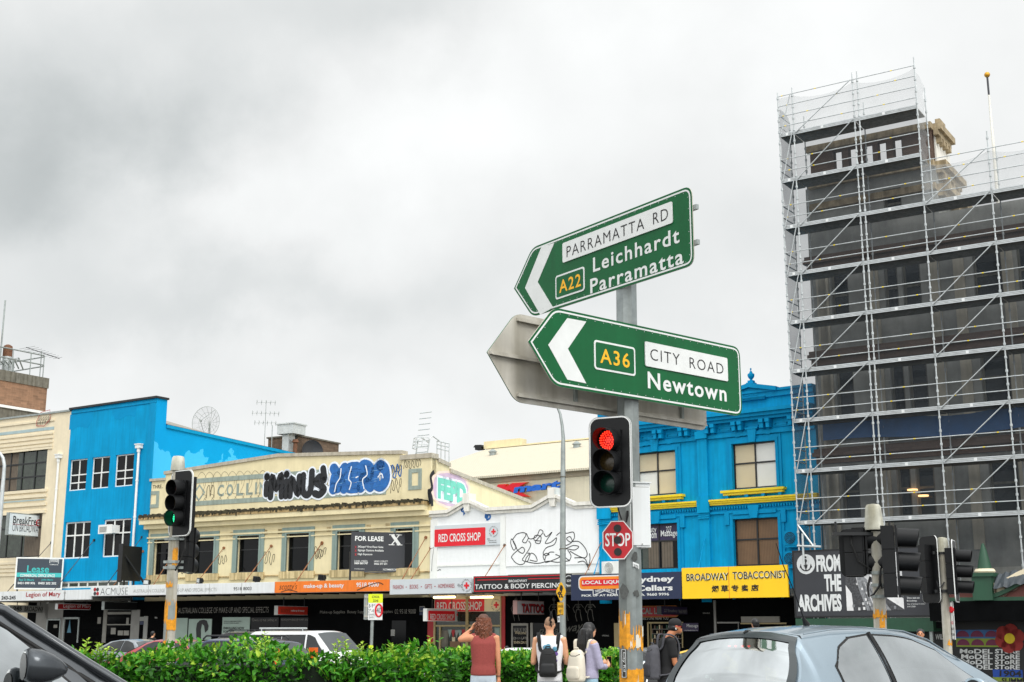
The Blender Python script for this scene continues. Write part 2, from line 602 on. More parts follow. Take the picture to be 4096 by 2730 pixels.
M_ = dict(
 white=pm('white_paint', '#e9eae6', .5, var=.04, streak=.06), offwhite=pm('aged_white_paint', '#e6e3da', .6, var=.05, streak=.16),
 signwhite=pm('sign_white', '#dfe2e2', .45, var=.03, streak=.10), black=pm('black_paint', '#121416', .45, var=.2), ink=pm('black_letter', '#141414', .5),
 plastic=pm('black_plastic', '#0d0e10', .45, var=.15, spec=.3), dark=pm('dark_interior', '#0d0e10', .7, var=.3), rubber=pm('rubber', '#111111', .7),
 glass=pm('dark_glass', '#080a0c', .06, var=.3, spec=.16), tube=pm('scaffold_tube', '#b6bbbc', .45, .3, var=.2, scale=3), plank=pm('scaffold_plank', '#b9bec0', .5, .2, var=.15, scale=3), glass2=pm('curtained_glass', '#30382f', .12, var=.5, scale=3, spec=.5),
 cream=pm('cream_render', (.76, .665, .42), .8, var=.09, scale=.9, streak=.05, bump=.1, spec=.15), cream2=pm('pale_cream_render', '#e2d5b8', .75, var=.06, streak=.05),
 creamdirt=pm('stained_cream_cornice', '#b59b6d', .85, var=.35, scale=3, streak=.5), moss=pm('mossy_ledge', '#3a3626', .95, var=.7, scale=6),
 teal=pm('grey_teal_paint', '#83968f', .6, var=.08, streak=.12), blue=pm('bright_blue_render', (0, .30, .58), .7, var=.13, scale=.6, streak=.12, bump=.1, spec=.12),
 bluedeep=pm('victorian_blue_paint', (0, .315, .60), .65, var=.11, scale=1.2, streak=.16, spec=.12), 
 bluetrim=pm('blue_trim', (0, .27, .53), .6, var=.07, streak=.1, spec=.12), yellow=pm('yellow_paint', '#f2d312', .5, var=.06, streak=.08), signyellow=pm('sign_yellow', '#ffce05', .4, var=.03),
 brick=pm('brown_brick', '#86664f', .85, var=.25, scale=1.3, kind='brick', k2=H('#8c7058'), bump=.3, bscale=.9, streak=.15),
 brick2=pm('dark_brown_brick', '#6a5848', .85, var=.2, scale=1.0, kind='brick', bump=.3, bscale=.9, streak=.2),
 concrete=pm('weathered_concrete', '#6d6a60', .85, var=.3, scale=2, streak=.4), corr=pm('old_corrugated_roof', '#9a958a', .7, var=.15, kind='wave', bscale=5, bump=.4),
 shed=pm('cream_metal_roof', '#d3cab4', .6, var=.05, kind='wave', bscale=1.6, bump=.15, streak=.06), shedwall=pm('cream_metal_wall', '#ddd3ba', .6, var=.04, streak=.06),
 galv=pm('galvanised_steel', '#9aa19f', .42, .55, var=.18, scale=6, streak=.12), galv2=pm('bright_galvanised', '#c3c8c8', .4, .4, var=.12, scale=4),
 alum=pm('bare_aluminium_back', '#c4c0b6', .45, .25, var=.18, scale=2.2, streak=.25), rust=pm('rusty_rod', '#8a5a38', .8, var=.4, scale=12), redrust=pm('rust_patch', '#6e4a34', .8, var=.4, scale=8),
 stone=pm('grey_render', '#979894', .85, var=.3, scale=.9, streak=.08), redtrim=pm('red_brown_brick', '#6a574c', .85, var=.25, kind='brick', bump=.2),
 green=pm('sign_green', '#005c30', .4, var=.10, scale=3, streak=.10, spec=.25), reflw=pm('reflective_white', '#dfe1df', .45, var=.05, scale=6), amber=pm('amber_letter', '#f7b500', .4, var=.02),
 red=pm('sign_red', '#d8061f', .4, var=.03), deepred=pm('dark_red_paint', '#a0131b', .5, var=.06), orange=pm('sign_orange', '#ee7a1a', .45, var=.05, streak=.12), navy=pm('sign_navy', '#1a2747', .45, var=.05),
 purple=pm('sign_purple', '#2e2447', .5, var=.06), charcoal=pm('sign_charcoal', '#33353a', .5, var=.06), tealsign=pm('sign_teal', '#3fb9b6', .45, var=.03),
 slate=pm('sign_slate', '#37414c', .5, var=.04), soffit=pm('awning_soffit', '#8f8d86', .8, var=.15, scale=1.5), greenpaint=pm('dark_green_paint', '#1f4a34', .55, var=.1, streak=.1),
 shopgrey=pm('shopfront_grey', '#8c8b87', .7, var=.1), shopdark=pm('shopfront_black', '#0a0b0c', .85, var=.3, spec=.05), gold=pm('gilt', '#c9932e', .4, .6),  # shopdark: near black, takes in the deep shade under the awnings
 tan=pm('beige_blind', '#cbbd9d', .7, var=.06, scale=.8), blindw=pm('white_blind', '#dcdcd6', .7, var=.04), wood=pm('timber_blind', '#7a5c40', .6, var=.15, scale=2, kind='wave', bscale=4),
 curtain=pm('brown_curtain', '#6a5f52', .8, var=.2, kind='wave', bscale=2), asphalt=pm('asphalt', '#4a4a4b', .9, var=.15, scale=20, bump=.2),
 paving=pm('paving', '#8d8a84', .85, var=.1, scale=3), grass=pm('soil', '#3b3226', .95, var=.3))
PANE_MATS = [M_['glass'], M_['tan'], M_['blindw'], M_['wood'], M_['curtain'], M_['purple'], M_['glass2']]
def sign(name, label, cat, fr, rc, v, face, th=.12, group=None, frame=None, fw=.05, radius=0, plain_edge=None):
 """a flat sign box whose front is at y=v: an Empty at its lower left with a panel; returns the thing and a function that moves
 a plane rectangle into the sign's own frame"""
 u0, u1, z0, z1 = rc
 o = fr.P(u0, v, z0)
 t = thing(name, label, cat, o, fr.ang, group)
 w, h = u1 - u0, z1 - z0
 mb = MB()
 if radius:
  mb.prism(rrect(0, w, 0, h, radius), 0, th)
 else:
  mb.box(0, w, 0, th, 0, h)
 mb.build('panel', face if plain_edge is None else face, t)
 if frame is not None:
  f = MB()
  f.box(-fw, 0, -.012, th + .01, -fw, h + fw)
  f.box(w, w + fw, -.012, th + .01, -fw, h + fw)
  f.box(0, w, -.012, th + .01, h, h + fw)
  f.box(0, w, -.012, th + .01, -fw, 0)
  f.build('frame', frame, t)
 sub = Fr(o.x, o.y, fr.ang, o.z)
 return t, sub, w, h
# ------------------------------------------------------------ the row of buildings: plan of its fronts
PTS = dict(F=(-36.505, 90.476), E=(-29.510, 86.254), D=(-22.617, 81.687), C=(-4.385, 71.295), B=(4.419, 65.587), A=(12.770, 58.985))
GZ = -0.40       # footpath level at the shops
def fr2(a, b):
 p, q = Vector(PTS[a]), Vector(PTS[b])
 d = q - p
 f = Fr(p.x, p.y, math.atan2(d.y, d.x))
 f.len = d.length
 return f
DE, LB, CR, WH, RB = fr2('F', 'E'), fr2('E', 'D'), fr2('D', 'C'), fr2('C', 'B'), fr2('B', 'A')
RB.len += 1.2
def uz(fr, k, x, y, v=0.0):
 return fr.uv(Z(k, x, y), v)
def shell(mb, L, D, z0, z1, v0=.02, mi=0):
 mb.add([(0, v0, z0), (0, D, z0), (0, D, z1), (0, v0, z1)], [(0, 1, 2, 3)], mi)
 mb.add([(L, v0, z0), (L, D, z0), (L, D, z1), (L, v0, z1)], [(3, 2, 1, 0)], mi)
 mb.add([(0, D, z0), (L, D, z0), (L, D, z1), (0, D, z1)], [(0, 1, 2, 3)], mi)
 mb.add([(0, v0, z1), (L, v0, z1), (L, D, z1), (0, D, z1)], [(0, 1, 2, 3)], mi)
# ---------------------------------------------------- cream art deco building at the left edge
def deco():
 t = thing('deco_building', 'pale cream striped moderne building left of the blue building, with black gridded windows', 'building', DE)
 L = DE.len
 top = uz(DE, 1, 400, 805)[1]
 wu = DE.rc(1, -60, 1150, 400, 1470)
 wl = DE.rc(2, -60, 222, 315, 558)
 mb = MB()
 mb.wall(-6, L, GZ, top, [wu, wl], 0, .25)
 mb.add([(-6, .02, GZ), (-6, 14, GZ), (-6, 14, top), (-6, .02, top)], [(0, 1, 2, 3)])
 mb.add([(L, .02, GZ), (L, 14, GZ), (L, 14, top), (L, .02, top)], [(3, 2, 1, 0)])
 mb.add([(-6, 0, top), (L, 0, top), (L, 14, top), (-6, 14, top)], [(0, 1, 2, 3)])
 mb.build('wall', M_['cream2'], t)
 mb = MB()
 e = uz(DE, 1, 488, 900)[0]
 for y in (850, 965, 1003, 1042, 1075, 1098):
  z = uz(DE, 1, 480, y)[1]
  mb.box(-6, e, -.07, -.002, z - .085, z + .06)
 for y in (20, 62, 130, 190):
  z = uz(DE, 2, 380, y)[1]
  mb.box(-6, uz(DE, 2, 378, 90)[0], -.10, -.002, z - .12, z + .08)
 for y in (600, 632, 664, 696):
  z = uz(DE, 2, 300, y)[1]
  mb.box(-6, L - .5, -.07, -.002, z - .1, z + .06)
 mb.build('moulding', M_['cream2'], t)
 mb = MB()
 z = uz(DE, 1, 480, 925)[1]
 mb.box(-6, e, -.02, -.002, z - .1, z + .1)
 z = uz(DE, 2, 378, 98)[1]
 mb.box(-6, e - .3, -.12, -.102, z - .04, z + .04)
 mb.build('painted_band', pm('pale_blue_band', '#9fb4b6', .6), t)
 mb = MB()
 mb.box(-6, L - .1, -.1, .35, top, top + .12)
 mb.build('coping', M_['galv'], t)
 window(t, wu, .12, (.32, .54, .775), (.33, .66), .09, M_['black'], lambda p, a, b, c, d, v: (p.box(a, a + (b - a) * .45, v, v + .02, c, d, 4), p.box(a + (b - a) * .45, b, v, v + .02, c, d, 6)))
 window(t, wl, .12, (.3, .6), (.66,), .08, M_['black'], lambda p, a, b, c, d, v: (p.box(a, a + (b - a) * .65, v, v + .02, c, d, 6), p.box(a + (b - a) * .65, b, v, v + .02, c, d, 4)))
 mb = MB()
 u, z = uz(DE, 1, 345, 900)
 ex = uz(DE, 1, 450, 850)[0] - u
 rr = random.Random(3)
 for k in range(5):
  x = u + ex * k / 4.6
  mb.ribbon([(x, z), (x + .1, z + .55), (x + .22, z + .1), (x + .3, z + .5), (x + .1, z + .3)], .045, -.085)
 mb.build('graffiti', M_['ink'], t)
 mb = MB()
 mb.ribbon([(u - .1, z - .05), (u - .1, z + .3), (u + .25, z + .85), (u + ex, z + .95), (u + ex + .1, z + .3), (u + ex * .6, z - .12), (u - .1, z - .05)], .05, -.09)
 mb.build('graffiti_outline', M_['deepred'], t)
deco()
# ---------------------------------------------------- brick plant tower behind
def brick_tower():
 c = at(Z(1, 432, 480), 112)
 f = Fr(c.x, c.y, LB.ang + rad(90))        # x runs to the back, seen from its right
 t = thing('brick_plant_tower', 'brown brick plant tower with concrete rim behind the striped cream building', 'building', (c.x, c.y, 0), f.ang)
 zt = c.z
 a = uz(f, 1, 0, 400)[0]
 mb = MB()
 mb.box(a - 6, 0, .02, 9, 0, zt - .9)
 mb.build('wall', M_['brick'], t)
 mb = MB()
 mb.box(a - 6.1, .08, -.06, 9.1, zt - .9, zt)
 mb.build('parapet', M_['concrete'], t)
 mb = MB()
 for z in (zt + 1.15, zt + 2.0):
  mb.tube([(a - 5, .3, z), (-.4, .3, z), (-.1, .6, z - .02), (-.1, 8, z)], .06)
 for u in (a - 3, a * .72, a * .35, -.35):
  mb.cyl((u, .3, zt), (u, .3, zt + 2.0), .045)
 mb.build('handrail', M_['galv'], t)
 u0 = uz(f, 1, 165, 340)[0]
 u1 = uz(f, 1, 238, 340)[0]
 r = (u1 - u0) / 2
 mb = MB()
 mb.cyl((u0 + r, 2.2, zt), (u0 + r, 2.2, zt + 2.4), r, n=16)
 mb.lathe([(r * 1.02, 0), (r * .9, .25), (r * .4, .38), (.02, .4)], (u0 + r, 2.2, zt + 2.4), 16, 1)
 mb.cyl((u0 + r, 2.2, zt + 1.7), (u0 + r, 2.2, zt + 2.41), r * 1.01, n=16, mi=1)
 ta = uz(f, 1, 70, 260)[0]
 mb.cyl((ta - 2.0, 3, zt + .9), (ta - 2.0, 3, zt + 3.4), 2.2, n=20, mi=2)
 mb.lathe([(2.25, 0), (1.5, .5), (.1, .8)], (ta - 2.0, 3, zt + 3.4), 20, 2)
 mb.build('water_tank', [M_['galv2'], M_['redrust'], M_['galv']], t, smooth=40)
 mb = MB()
 for k in range(5):
  x = ta - .3 + k * .45
  mb.tube([(x, 1.2, zt), (x, 1.2, zt + .8 + .15 * k), (x + .5, 1.3, zt + 1.0 + .15 * k), (x + 1.2, 1.5, zt + .7)], .06)
 mb.cyl((ta, 1.0, zt), (ta, 1.0, zt + 6.3), .07)
 mb.build('pipe', M_['galv'], t)
 ua, za = uz(f, 1, 405, 250)
 an = thing('tv_aerial', 'wide television aerial on the rim of the brick plant tower', 'aerial', f.P(ua, .5, zt), f.ang)
 h = za - zt
 mb = MB()
 mb.cyl((0, 0, 0), (0, 0, h + .2), .045)
 mb.build('mast', M_['galv'], an)
 mb = MB()
 mb.cyl((-1.6, 0, h + .25), (1.9, 0, h - .15), .03)
 for k in range(9):
  x = -1.5 + k * .4
  z = h + .25 - .4 * (x + 1.6) / 3.5
  mb.cyl((x, -1.1 + .06 * k, z), (x, 1.1 - .06 * k, z), .012)
 mb.build('boom', M_['black'], an)
 b = thing('concrete_parapet_block', 'stained concrete block with white flashing between brick tower and cream coping', 'building', f.P(0, -1.5, 0), f.ang)
 mb = MB()
 zb = uz(f, 1, 330, 790, -1.5)[1]
 mb.box(a - 8, -.05, 0, 6, 0, zb)
 mb.build('wall', M_['concrete'], b)
 mb = MB()
 mb.box(a - 8, 0, -.12, 6.1, zb, zb + .22)
 mb.build('flashing', M_['white'], b)
brick_tower()
# ---------------------------------------------------- bright blue building, left
def blue_left():
 t = thing('blue_building', 'bright blue building with stepped parapet, white drainpipes and small white windows', 'building', LB)
 L = LB.len
 zt = uz(LB, 1, 950, 720)[1]
 ups = [LB.rc(1, *q) for q in ((630, 1213, 765, 1478), (828, 1190, 968, 1460), (1038, 1168, 1186, 1438))]
 low = [LB.rc(2, *q) for q in ((525, 283, 712, 568), (836, 262, 1037, 553))]
 z0, z1 = (ups[0][2] + ups[1][2] + ups[2][2]) / 3, (ups[0][3] + ups[1][3] + ups[2][3]) / 3
 ups = [(a, b, z0, z1) for a, b, _, _ in ups]
 z0, z1 = (low[0][2] + low[1][2]) / 2, (low[0][3] + low[1][3]) / 2
 low = [(a, b, z0, z1) for a, b, _, _ in low]
 strip = LB.rc(2, 480, 760, 1030, 800)
 mb = MB()
 mb.wall(0, L, GZ, zt, ups + low + [strip], 0, .22)
 mb.build('wall', M_['blue'], t)
 mb = MB()
 zs = uz(LB, 1, 1395, 905, .8)[1]
 side = Fr(*LB.P(L, 0, 0).xy, LB.ang + rad(90))
 sa, sb = side.uv(Z(1, 1400, 905)), side.uv((1147, 1818))
 BD = sb[0] + 1.0
 slope = (sb[1] - sa[1]) / (sb[0] - sa[0])
 zs = sa[1] + slope * (.9 - sa[0])
 ze = zs + slope * (BD - .9)
 mb.add([(L, .02, GZ), (L, BD, GZ), (L, BD, ze), (L, .9, zs), (L, .9, zt), (L, .02, zt)], [(0, 1, 2, 3), (0, 3, 4, 5)])
 mb.add([(0, BD, GZ), (L, BD, GZ), (L, BD, ze), (0, BD, ze)], [(0, 1, 2, 3)])
 mb.add([(0, .9, zs), (L, .9, zs), (L, .9, zt), (0, .9, zt)], [(0, 1, 2, 3)])
 mb.add([(0, .02, GZ), (0, BD, GZ), (0, BD, ze), (0, .02, zt)], [(0, 1, 2, 3)])
 mb.build('side_wall', pm('side_wall_blue', (0, .30, .64), .7, var=.05, scale=.6, kind='patch', k2=(.05, .45, .80), bscale=zs - 1.5, spec=.12), t)
 mb = MB()
 mb.add([(x, y, (zs if y < 1 else ze) + h) for h in (0, .2) for y in (.9, BD) for x in (L - .12, L + .12)], [(0, 2, 3, 1), (4, 5, 7, 6), (0, 1, 5, 4), (2, 6, 7, 3), (0, 4, 6, 2), (1, 3, 7, 5)])
 mb.build('side_coping', M_['bluetrim'], t)
 mb = MB()
 mb.box(-.15, L + .12, -.14, .95, zt, zt + .13)
 mb.build('coping', M_['black'], t)
 mb = MB()
 mb.box(0, L, -.05, -.002, zt - .28, zt - .12)
 mb.box(uz(LB, 1, 1345, 800)[0], L + .02, -.06, -.002, GZ + 4, zt - .3)
 mb.build('trim', M_['bluetrim'], t)
 mb = MB()
 mb.add([(L + .1, .95, zs + .22), (L + .1, BD, ze + .22), (L - 2.4, BD, ze + .5), (L - 2.4, .95, zs + 1.15), (0, BD, ze + .5), (0, .95, zs + 1.15)], [(0, 1, 2, 3), (3, 2, 4, 5)])
 mb.build('roof', M_['corr'], t)
 for i, r in enumerate(ups):
  window(t, r, .1, (.5,), (.5, .25) if i != 1 else (.5,), .075, M_['white'], M_['glass'])
 for r in low:
  window(t, r, .1, (.36, .68), (.63,), .09, M_['white'], M_['glass'])
 window(t, strip, .08, (.12, .27, .4, .55, .7, .85), (), .11, M_['offwhite'], M_['glass2'])
 for (xa, ya, xb) in ((543, 1185, 0), (1262, 1095, 0)):
  u, z = uz(LB, 1, xa, ya)
  mb = MB()
  mb.cyl((u, -.14, GZ + 3.6), (u, -.14, z - .3), .08, n=10)
  mb.box(u - .2, u + .2, -.3, -.01, z - .1, z + .12)
  mb.box(u - .25, u + .25, -.34, -.01, z + .12, z + .18)
  mb.cyl((u, -.16, z - .34), (u, -.16, z - .1), .11, n=10)
  for k in (2.2, 4.5):
   mb.cyl((u, -.14, z - k), (u, -.14, z - k + .1), .1, n=10)
  mb.build('drainpipe', M_['white'], t, smooth=40)
 mb = MB()
 for (k, x, y, w, h) in ((1, 560, 800, 250, 120), (1, 1010, 720, 210, 110)):
  u, z = uz(LB, k, x, y)
  u2, z2 = uz(LB, k, x + w, y + h)
  rr = random.Random(x)
  pts = [(u + (u2 - u) * a + rr.uniform(-.15, .15), z + (z2 - z) * b + rr.uniform(-.1, .1)) for a, b in
      ((0, .1), (.3, 0), (.6, .08), (1, 0), (1.02, .5), (.95, .95), (.6, .8), (.4, 1.0), (.1, .9), (.04, .5))]
  mb.prism(pts, -.006, 0)
 mb.build_each('paint_patch', pm('newer_blue_paint', (0, .265, .53), .7, var=.06, spec=.12), t)
 c = LB.rc(2, 798, 308, 898, 366, -.5)
 o = LB.P(c[0], -.5, c[2])
 ac = thing('window_air_conditioner', 'small white air conditioner sticking out of a blue building window', 'air conditioner', o, LB.ang)
 w, h = c[1] - c[0], c[3] - c[2]
 mb = MB()
 mb.box(0, w, 0, .62, 0, h)
 mb.box(-.04, w + .04, -.03, 0, -.03, h + .03)
 mb.build('case', M_['white'], ac)
 mb = MB()
 for k in range(6):
  mb.box(.08, w * .62, -.045, -.03, h * (.15 + .12 * k), h * (.15 + .12 * k) + .035)
 mb.build('grille', M_['stone'], ac)
blue_left()
# ---------------------------------------------------- mesh dish, aerials, brown brick building behind
def roof_things():
 p = at(Z(0, 1, 1), 1)
 c = at((478 * 1.7407, 972 * 1.7407), 104)
 d = thing('mesh_satellite_dish', 'large grey mesh satellite dish above the blue corrugated roof', 'dish', (c.x, c.y, c.z - 3.0), rad(-20))
 mb = MB()
 Rr, nr = 1.28, 16
 prof = [(r, .35 * r * r) for r in (.15, .45, .75, 1.02, Rr)]
 def pt(r, a):
  return (r * math.cos(a), -.32 * r * r + .2, 3.0 + r * math.sin(a))
 for i in range(nr):
  a = 2 * math.pi * i / nr
  mb.tube([pt(.05, a), pt(.6, a), pt(Rr, a)], .011, 4)
 for r in (.45, .85, Rr):
  mb.tube([pt(r, 2 * math.pi * i / 28) for i in range(29)], .018 if r == Rr else .009, 4)
 for a in (.9, 2.6, 4.7):
  mb.tube([pt(Rr * .95, a), (0, -1.1, 3.0)], .02, 4)
 mb.cyl((0, -1.15, 3), (0, -1.0, 3), .09)
 mb.build('mesh_bowl', M_['galv'], d)
 mb = MB()
 mb.cyl((0, .25, 0), (0, .25, 3.0), .07)
 mb.build('mast', M_['galv'], d)
 m = sheer('fine_dish_mesh', '#6c7072', .10)
 mb = MB()
 vs, fs = [pt(.01, 0)], []
 for r in (.4, .8, Rr):
  vs += [pt(r, 2 * math.pi * i / 28) for i in range(28)]
 for i in range(28):
  j = (i + 1) % 28
  fs.append((0, 1 + i, 1 + j))
  for k in (0, 28):
   fs.append((1 + k + i, 29 + k + i, 29 + k + j, 1 + k + j))
 mb.add(vs, fs)
 mb.build('dish_mesh', m, d)
 b = at((608 * 1.7407, 1012 * 1.7407), 100)
 tp = at((608 * 1.7407, 920 * 1.7407), 100)
 a = thing('yagi_aerial', 'tall thin yagi aerial standing right of the mesh dish', 'aerial', b, rad(15))
 h = tp.z - b.z
 mb = MB()
 mb.cyl((0, 0, -2), (0, 0, h), .022)
 mb.cyl((.55, 0, -2), (.55, 0, h * .38), .03)
 mb.build('mast', M_['galv'], a)
 for z, w, n in ((h * .93, .7, 5), (h * .66, 1.0, 7), (h * .42, .8, 6)):
  mb = MB()
  mb.cyl((-w, 0, z), (w, 0, z + .08), .014)
  for k in range(n):
   x = -w + 2 * w * k / (n - 1)
   mb.cyl((x, -.5, z + .04), (x, .5, z + .04), .014)
   mb.cyl((x, 0, z - .18), (x, 0, z + .22), .014)
  mb.build('antenna', M_['galv'], a)
 c = at(Z(4, 205, 88), 105)
 f = Fr(c.x, c.y, CR.ang)
 t = thing('brown_brick_building', 'small dark brown brick building with flue behind the graffitied parapet', 'building', f)
 zt = c.z
 bk = Fr(c.x, c.y, CR.ang + rad(90))
 w = bk.uv(Z(4, 572, 165), 0)[0]
 l = f.uv(Z(4, -60, 115), 0)[0]
 mb = MB()
 mb.box(l, 0, 0, w, 0, zt - .12)
 mb.build('wall', M_['brick2'], t)
 mb = MB()
 mb.box(l - .1, .12, -.12, w + .12, zt - .12, zt)
 mb.build('coping', M_['concrete'], t)
 mb = MB()
 mb.box(-1.3, -.03, -.08, -.002, 2, zt - .14)
 mb.build('render_panel', M_['concrete'], t)
 q = f.rc(4, 68, 60, 118, 240, -1.0)
 fl = thing('metal_flue', 'pale metal duct with square cowl beside the brown brick building', 'flue', f.P(q[0], -1.0, 0), f.ang)
 w_ = q[1] - q[0]
 q2 = f.rc(4, 50, -20, 188, 78, -1.0)
 mb = MB()
 mb.box(0, w_, 0, .8, q[2] - 4, q2[2])
 mb.build('duct', M_['galv2'], fl)
 mb = MB()
 mb.box(q2[0] - q[0], q2[1] - q[0], -.4, 1.2, q2[2], q2[3] - .25)
 mb.box(q2[0] - q[0] - .1, q2[1] - q[0] + .1, -.5, 1.3, q2[3] - .25, q2[3] - .15)
 mb.build('cowl', M_['galv2'], fl)
 q3 = f.rc(4, 165, 160, 185, 260, -.6)
 rp = thing('rusty_vent_pipe', 'thin rusty vent pipe with cap against the brown brick building', 'pipe', f.P(q3[0], -.6, 0), f.ang)
 mb = MB()
 mb.cyl((.2, 0, q3[2] - 3), (.2, 0, q3[3]), .17, n=10)
 mb.cyl((.2, 0, q3[3]), (.2, 0, q3[3] + .25), .3, .2, n=10)
 mb.build('pipe', M_['redrust'], rp)
 ce = bk.uv(Z(4, 322, 243), -.6)
 q4 = bk.P(ce[0], -.6, ce[1])
 ds = thing('black_satellite_dish', 'dark round satellite dish in front of the brown brick side wall', 'dish', (q4.x, q4.y, q4.z), rad(35))
 mb = MB()
 mb.lathe([(.02, .0), (.5, -.08), (.85, -.22), (.95, -.3), (.96, -.27), (.5, -.03), (.02, .05)], (0, 0, 0), 20, 0, 'y')
 mb.build('bowl', M_['charcoal'], ds, smooth=40)
 mb = MB()
 mb.cyl((0, .05, 0), (0, .4, -2.6), .06)
 mb.cyl((0, -.1, -.8), (0, -.9, -.1), .03)
 mb.build('mast', M_['black'], ds)
roof_things()
# ---------------------------------------------------- cream building with graffiti
def cream():
 t = thing('cream_corner_building', 'cream rendered two storey building with graffitied parapet and dark teal framed windows', 'building', CR)
 L = CR.len
 ins = [(3, 45, 930, 200, 1238), (3, 395, 908, 567, 1222), (3, 790, 888, 972, 1207), (3, 1232, 862, 1422, 1192), (4, 565, 950, 752, 1292), (4, 1088, 925, 1236, 1275)]
 zs = [CR.rc(*q) for q in ins]
 z0 = sum(q[2] for q in zs) / 6
 z1 = sum(q[3] for q in zs) / 6
 holes = [(q[0], q[1], z0, z1) for q in zs]
 zc = (uz(CR, 3, 400, 700)[1] + uz(CR, 3, 1450, 625)[1] + uz(CR, 4, 1300, 690)[1]) / 3   # ledge top
 zl = uz(CR, 3, 60, 393)[1]
 ua = uz(CR, 3, 145, 350)[0]
 zra = uz(CR, 3, 146, 335)[1]
 ub, zrb = uz(CR, 3, 1155, 178)
 uc, zrc = uz(CR, 4, 1150, 262)
 ud = uc
 zp = (uz(CR, 4, 1150, 318)[1] + uz(CR, 4, 1395, 298)[1]) / 2
 mb = MB()
 mb.wall(0, L, GZ + 3.2, zc, holes, 0, .3)
 mb.wall(0, L, GZ, GZ + 3.2, [(.0, L, GZ, GZ + 3.1)], 0, .3)
 mb.prism([(0, zc), (ua, zc), (ua, zl), (0, zl)], .0, .4)
 mb.prism([(ua, zc), (uc, zc), (uc, zrc), (ub, zrb), (ua, zra)], -.05, .4)
 mb.prism([(uc, zc), (L, zc), (L, zp), (uc, zp)], -.12, .4)
 side = Fr(*CR.P(L, 0, 0).xy, CR.ang + rad(90))
 s1 = side.uv(Z(4, 1562, 355), 0)
 s2 = side.uv(Z(4, 1562, 402), 0)
 s3 = side.uv(Z(5, 1085, 588), 0)
 zlow = s3[1]
 mb.add([(L, .02, GZ), (L, s3[0], GZ), (L, s3[0], zlow), (L, s2[0], s2[1]), (L, s2[0], s1[1]), (L, .02, zp)], [(0, 1, 2, 3, 4, 5)])
 mb.add([(0, .02, GZ), (0, 20, GZ), (0, 20, zl), (0, .02, zl)], [(0, 1, 2, 3)])
 mb.add([(0, .4, zlow - .5), (L, .4, zlow - .5), (L, s3[0], zlow - .5), (0, s3[0], zlow - .5)], [(0, 1, 2, 3)])
 mb.build('wall', M_['cream'], t)
 mb = MB()
 mb.prism([(-.1, zl), (ua, zl), (ua, zl + .16), (-.1, zl + .16)], -.1, .45)
 mb.prism([(ua - .1, zra), (ub, zrb), (uc + .0, zrc), (uc + .0, zrc + .2), (ub, zrb + .2), (ua - .1, zra + .2)], -.14, .45)
 mb.prism([(uc - .1, zp), (L + .1, zp), (L + .1, zp + .26), (uc - .1, zp + .26)], -.22, .5)
 for a, b in (((.5, zp), (s1[0], s1[1])), ((s2[0], s2[1]), (s3[0], zlow))):
  mb.add([(L - .2, a[0], a[1] - .15), (L + .12, a[0], a[1] - .15), (L + .12, b[0], b[1] - .15), (L - .2, b[0], b[1] - .15),
    (L - .2, a[0], a[1] + .06), (L + .12, a[0], a[1] + .06), (L + .12, b[0], b[1] + .06), (L - .2, b[0], b[1] + .06)],
      [(0, 3, 2, 1), (4, 5, 6, 7), (0, 1, 5, 4), (1, 2, 6, 5), (2, 3, 7, 6), (3, 0, 4, 7)])
 mb.build('coping', pm('grey_coping', '#b5ad9c', .8, var=.15, scale=3, streak=.2), t)
 mb = MB()
 mb.box(-.35, L - .15, -.62, -.002, zc - .03, zc + .05, 1)
 mb.box(-.35, L - .15, -.60, -.002, zc - .22, zc - .03, 2)
 mb.box(-.3, L - .2, -.56, -.002, zc - .5, zc - .22, 0)
 mb.box(-.1, L - .05, -.34, -.002, zc - .78, zc - .5, 0)
 mb.box(0, L - .02, -.12, -.002, zc - 1.35, zc - 1.25, 0)
 mb.box(0, L - .02, -.07, -.002, zc - 1.62, zc - 1.56, 0)
 mb.build('cornice', [M_['cream'], M_['moss'], M_['creamdirt']], t)
 mb = MB()
 rr = random.Random(5)
 x = -.3
 while x < L - .3:
  w = rr.uniform(.02, .14)
  h = rr.choice((.04, .05, .07, .12, .2)) * rr.uniform(.5, 1.2)
  mb.box(x, x + w, -.625 - rr.uniform(0, .02), -.60, zc - .03 - h, zc + .0)
  mb.box(x, x + w, -.61, -.45, zc + .04, zc + .05 + rr.uniform(.0, .09))
  x += w + rr.uniform(0, .05)
 mb.build('moss_fringe', M_['moss'], t)
 mb = MB()
 ue = uz(CR, 4, 1003, 500)[0]
 for ya, yb in ((404, 377), (604, 575)):
  pass
 u0 = uz(CR, 3, 405, 500)[0]
 zb1, zb2 = uz(CR, 3, 700, 372)[1], uz(CR, 3, 700, 577)[1]
 for z in (zb1, zb2):
  mb.box(u0, ue, -.075, -.052, z - .14, z + .14)
 for r in ((3, -10, 486, 77, 630), (4, 1210, 400, 1325, 580)):
  a, b, c, d = CR.rc(*r)
  y = -.125 if r[0] == 4 else -.005
  mb.box(a, b, y - .03, y, d - .22, d)
  mb.box(a, b, y - .03, y, c, c + .22)
  mb.box(a, a + .22, y - .03, y, c + .22, d - .22)
  mb.box(b - .22, b, y - .03, y, c + .22, d - .22)
 dx, dz = uz(CR, 3, 446, 497)
 for s1_, s2_ in ((.46, 1),):
  pts = [(dx - .42, dz), (dx, dz + .46), (dx + .42, dz), (dx, dz - .46), (dx - .42, dz)]
  mb.ribbon(pts, .14, -.057)
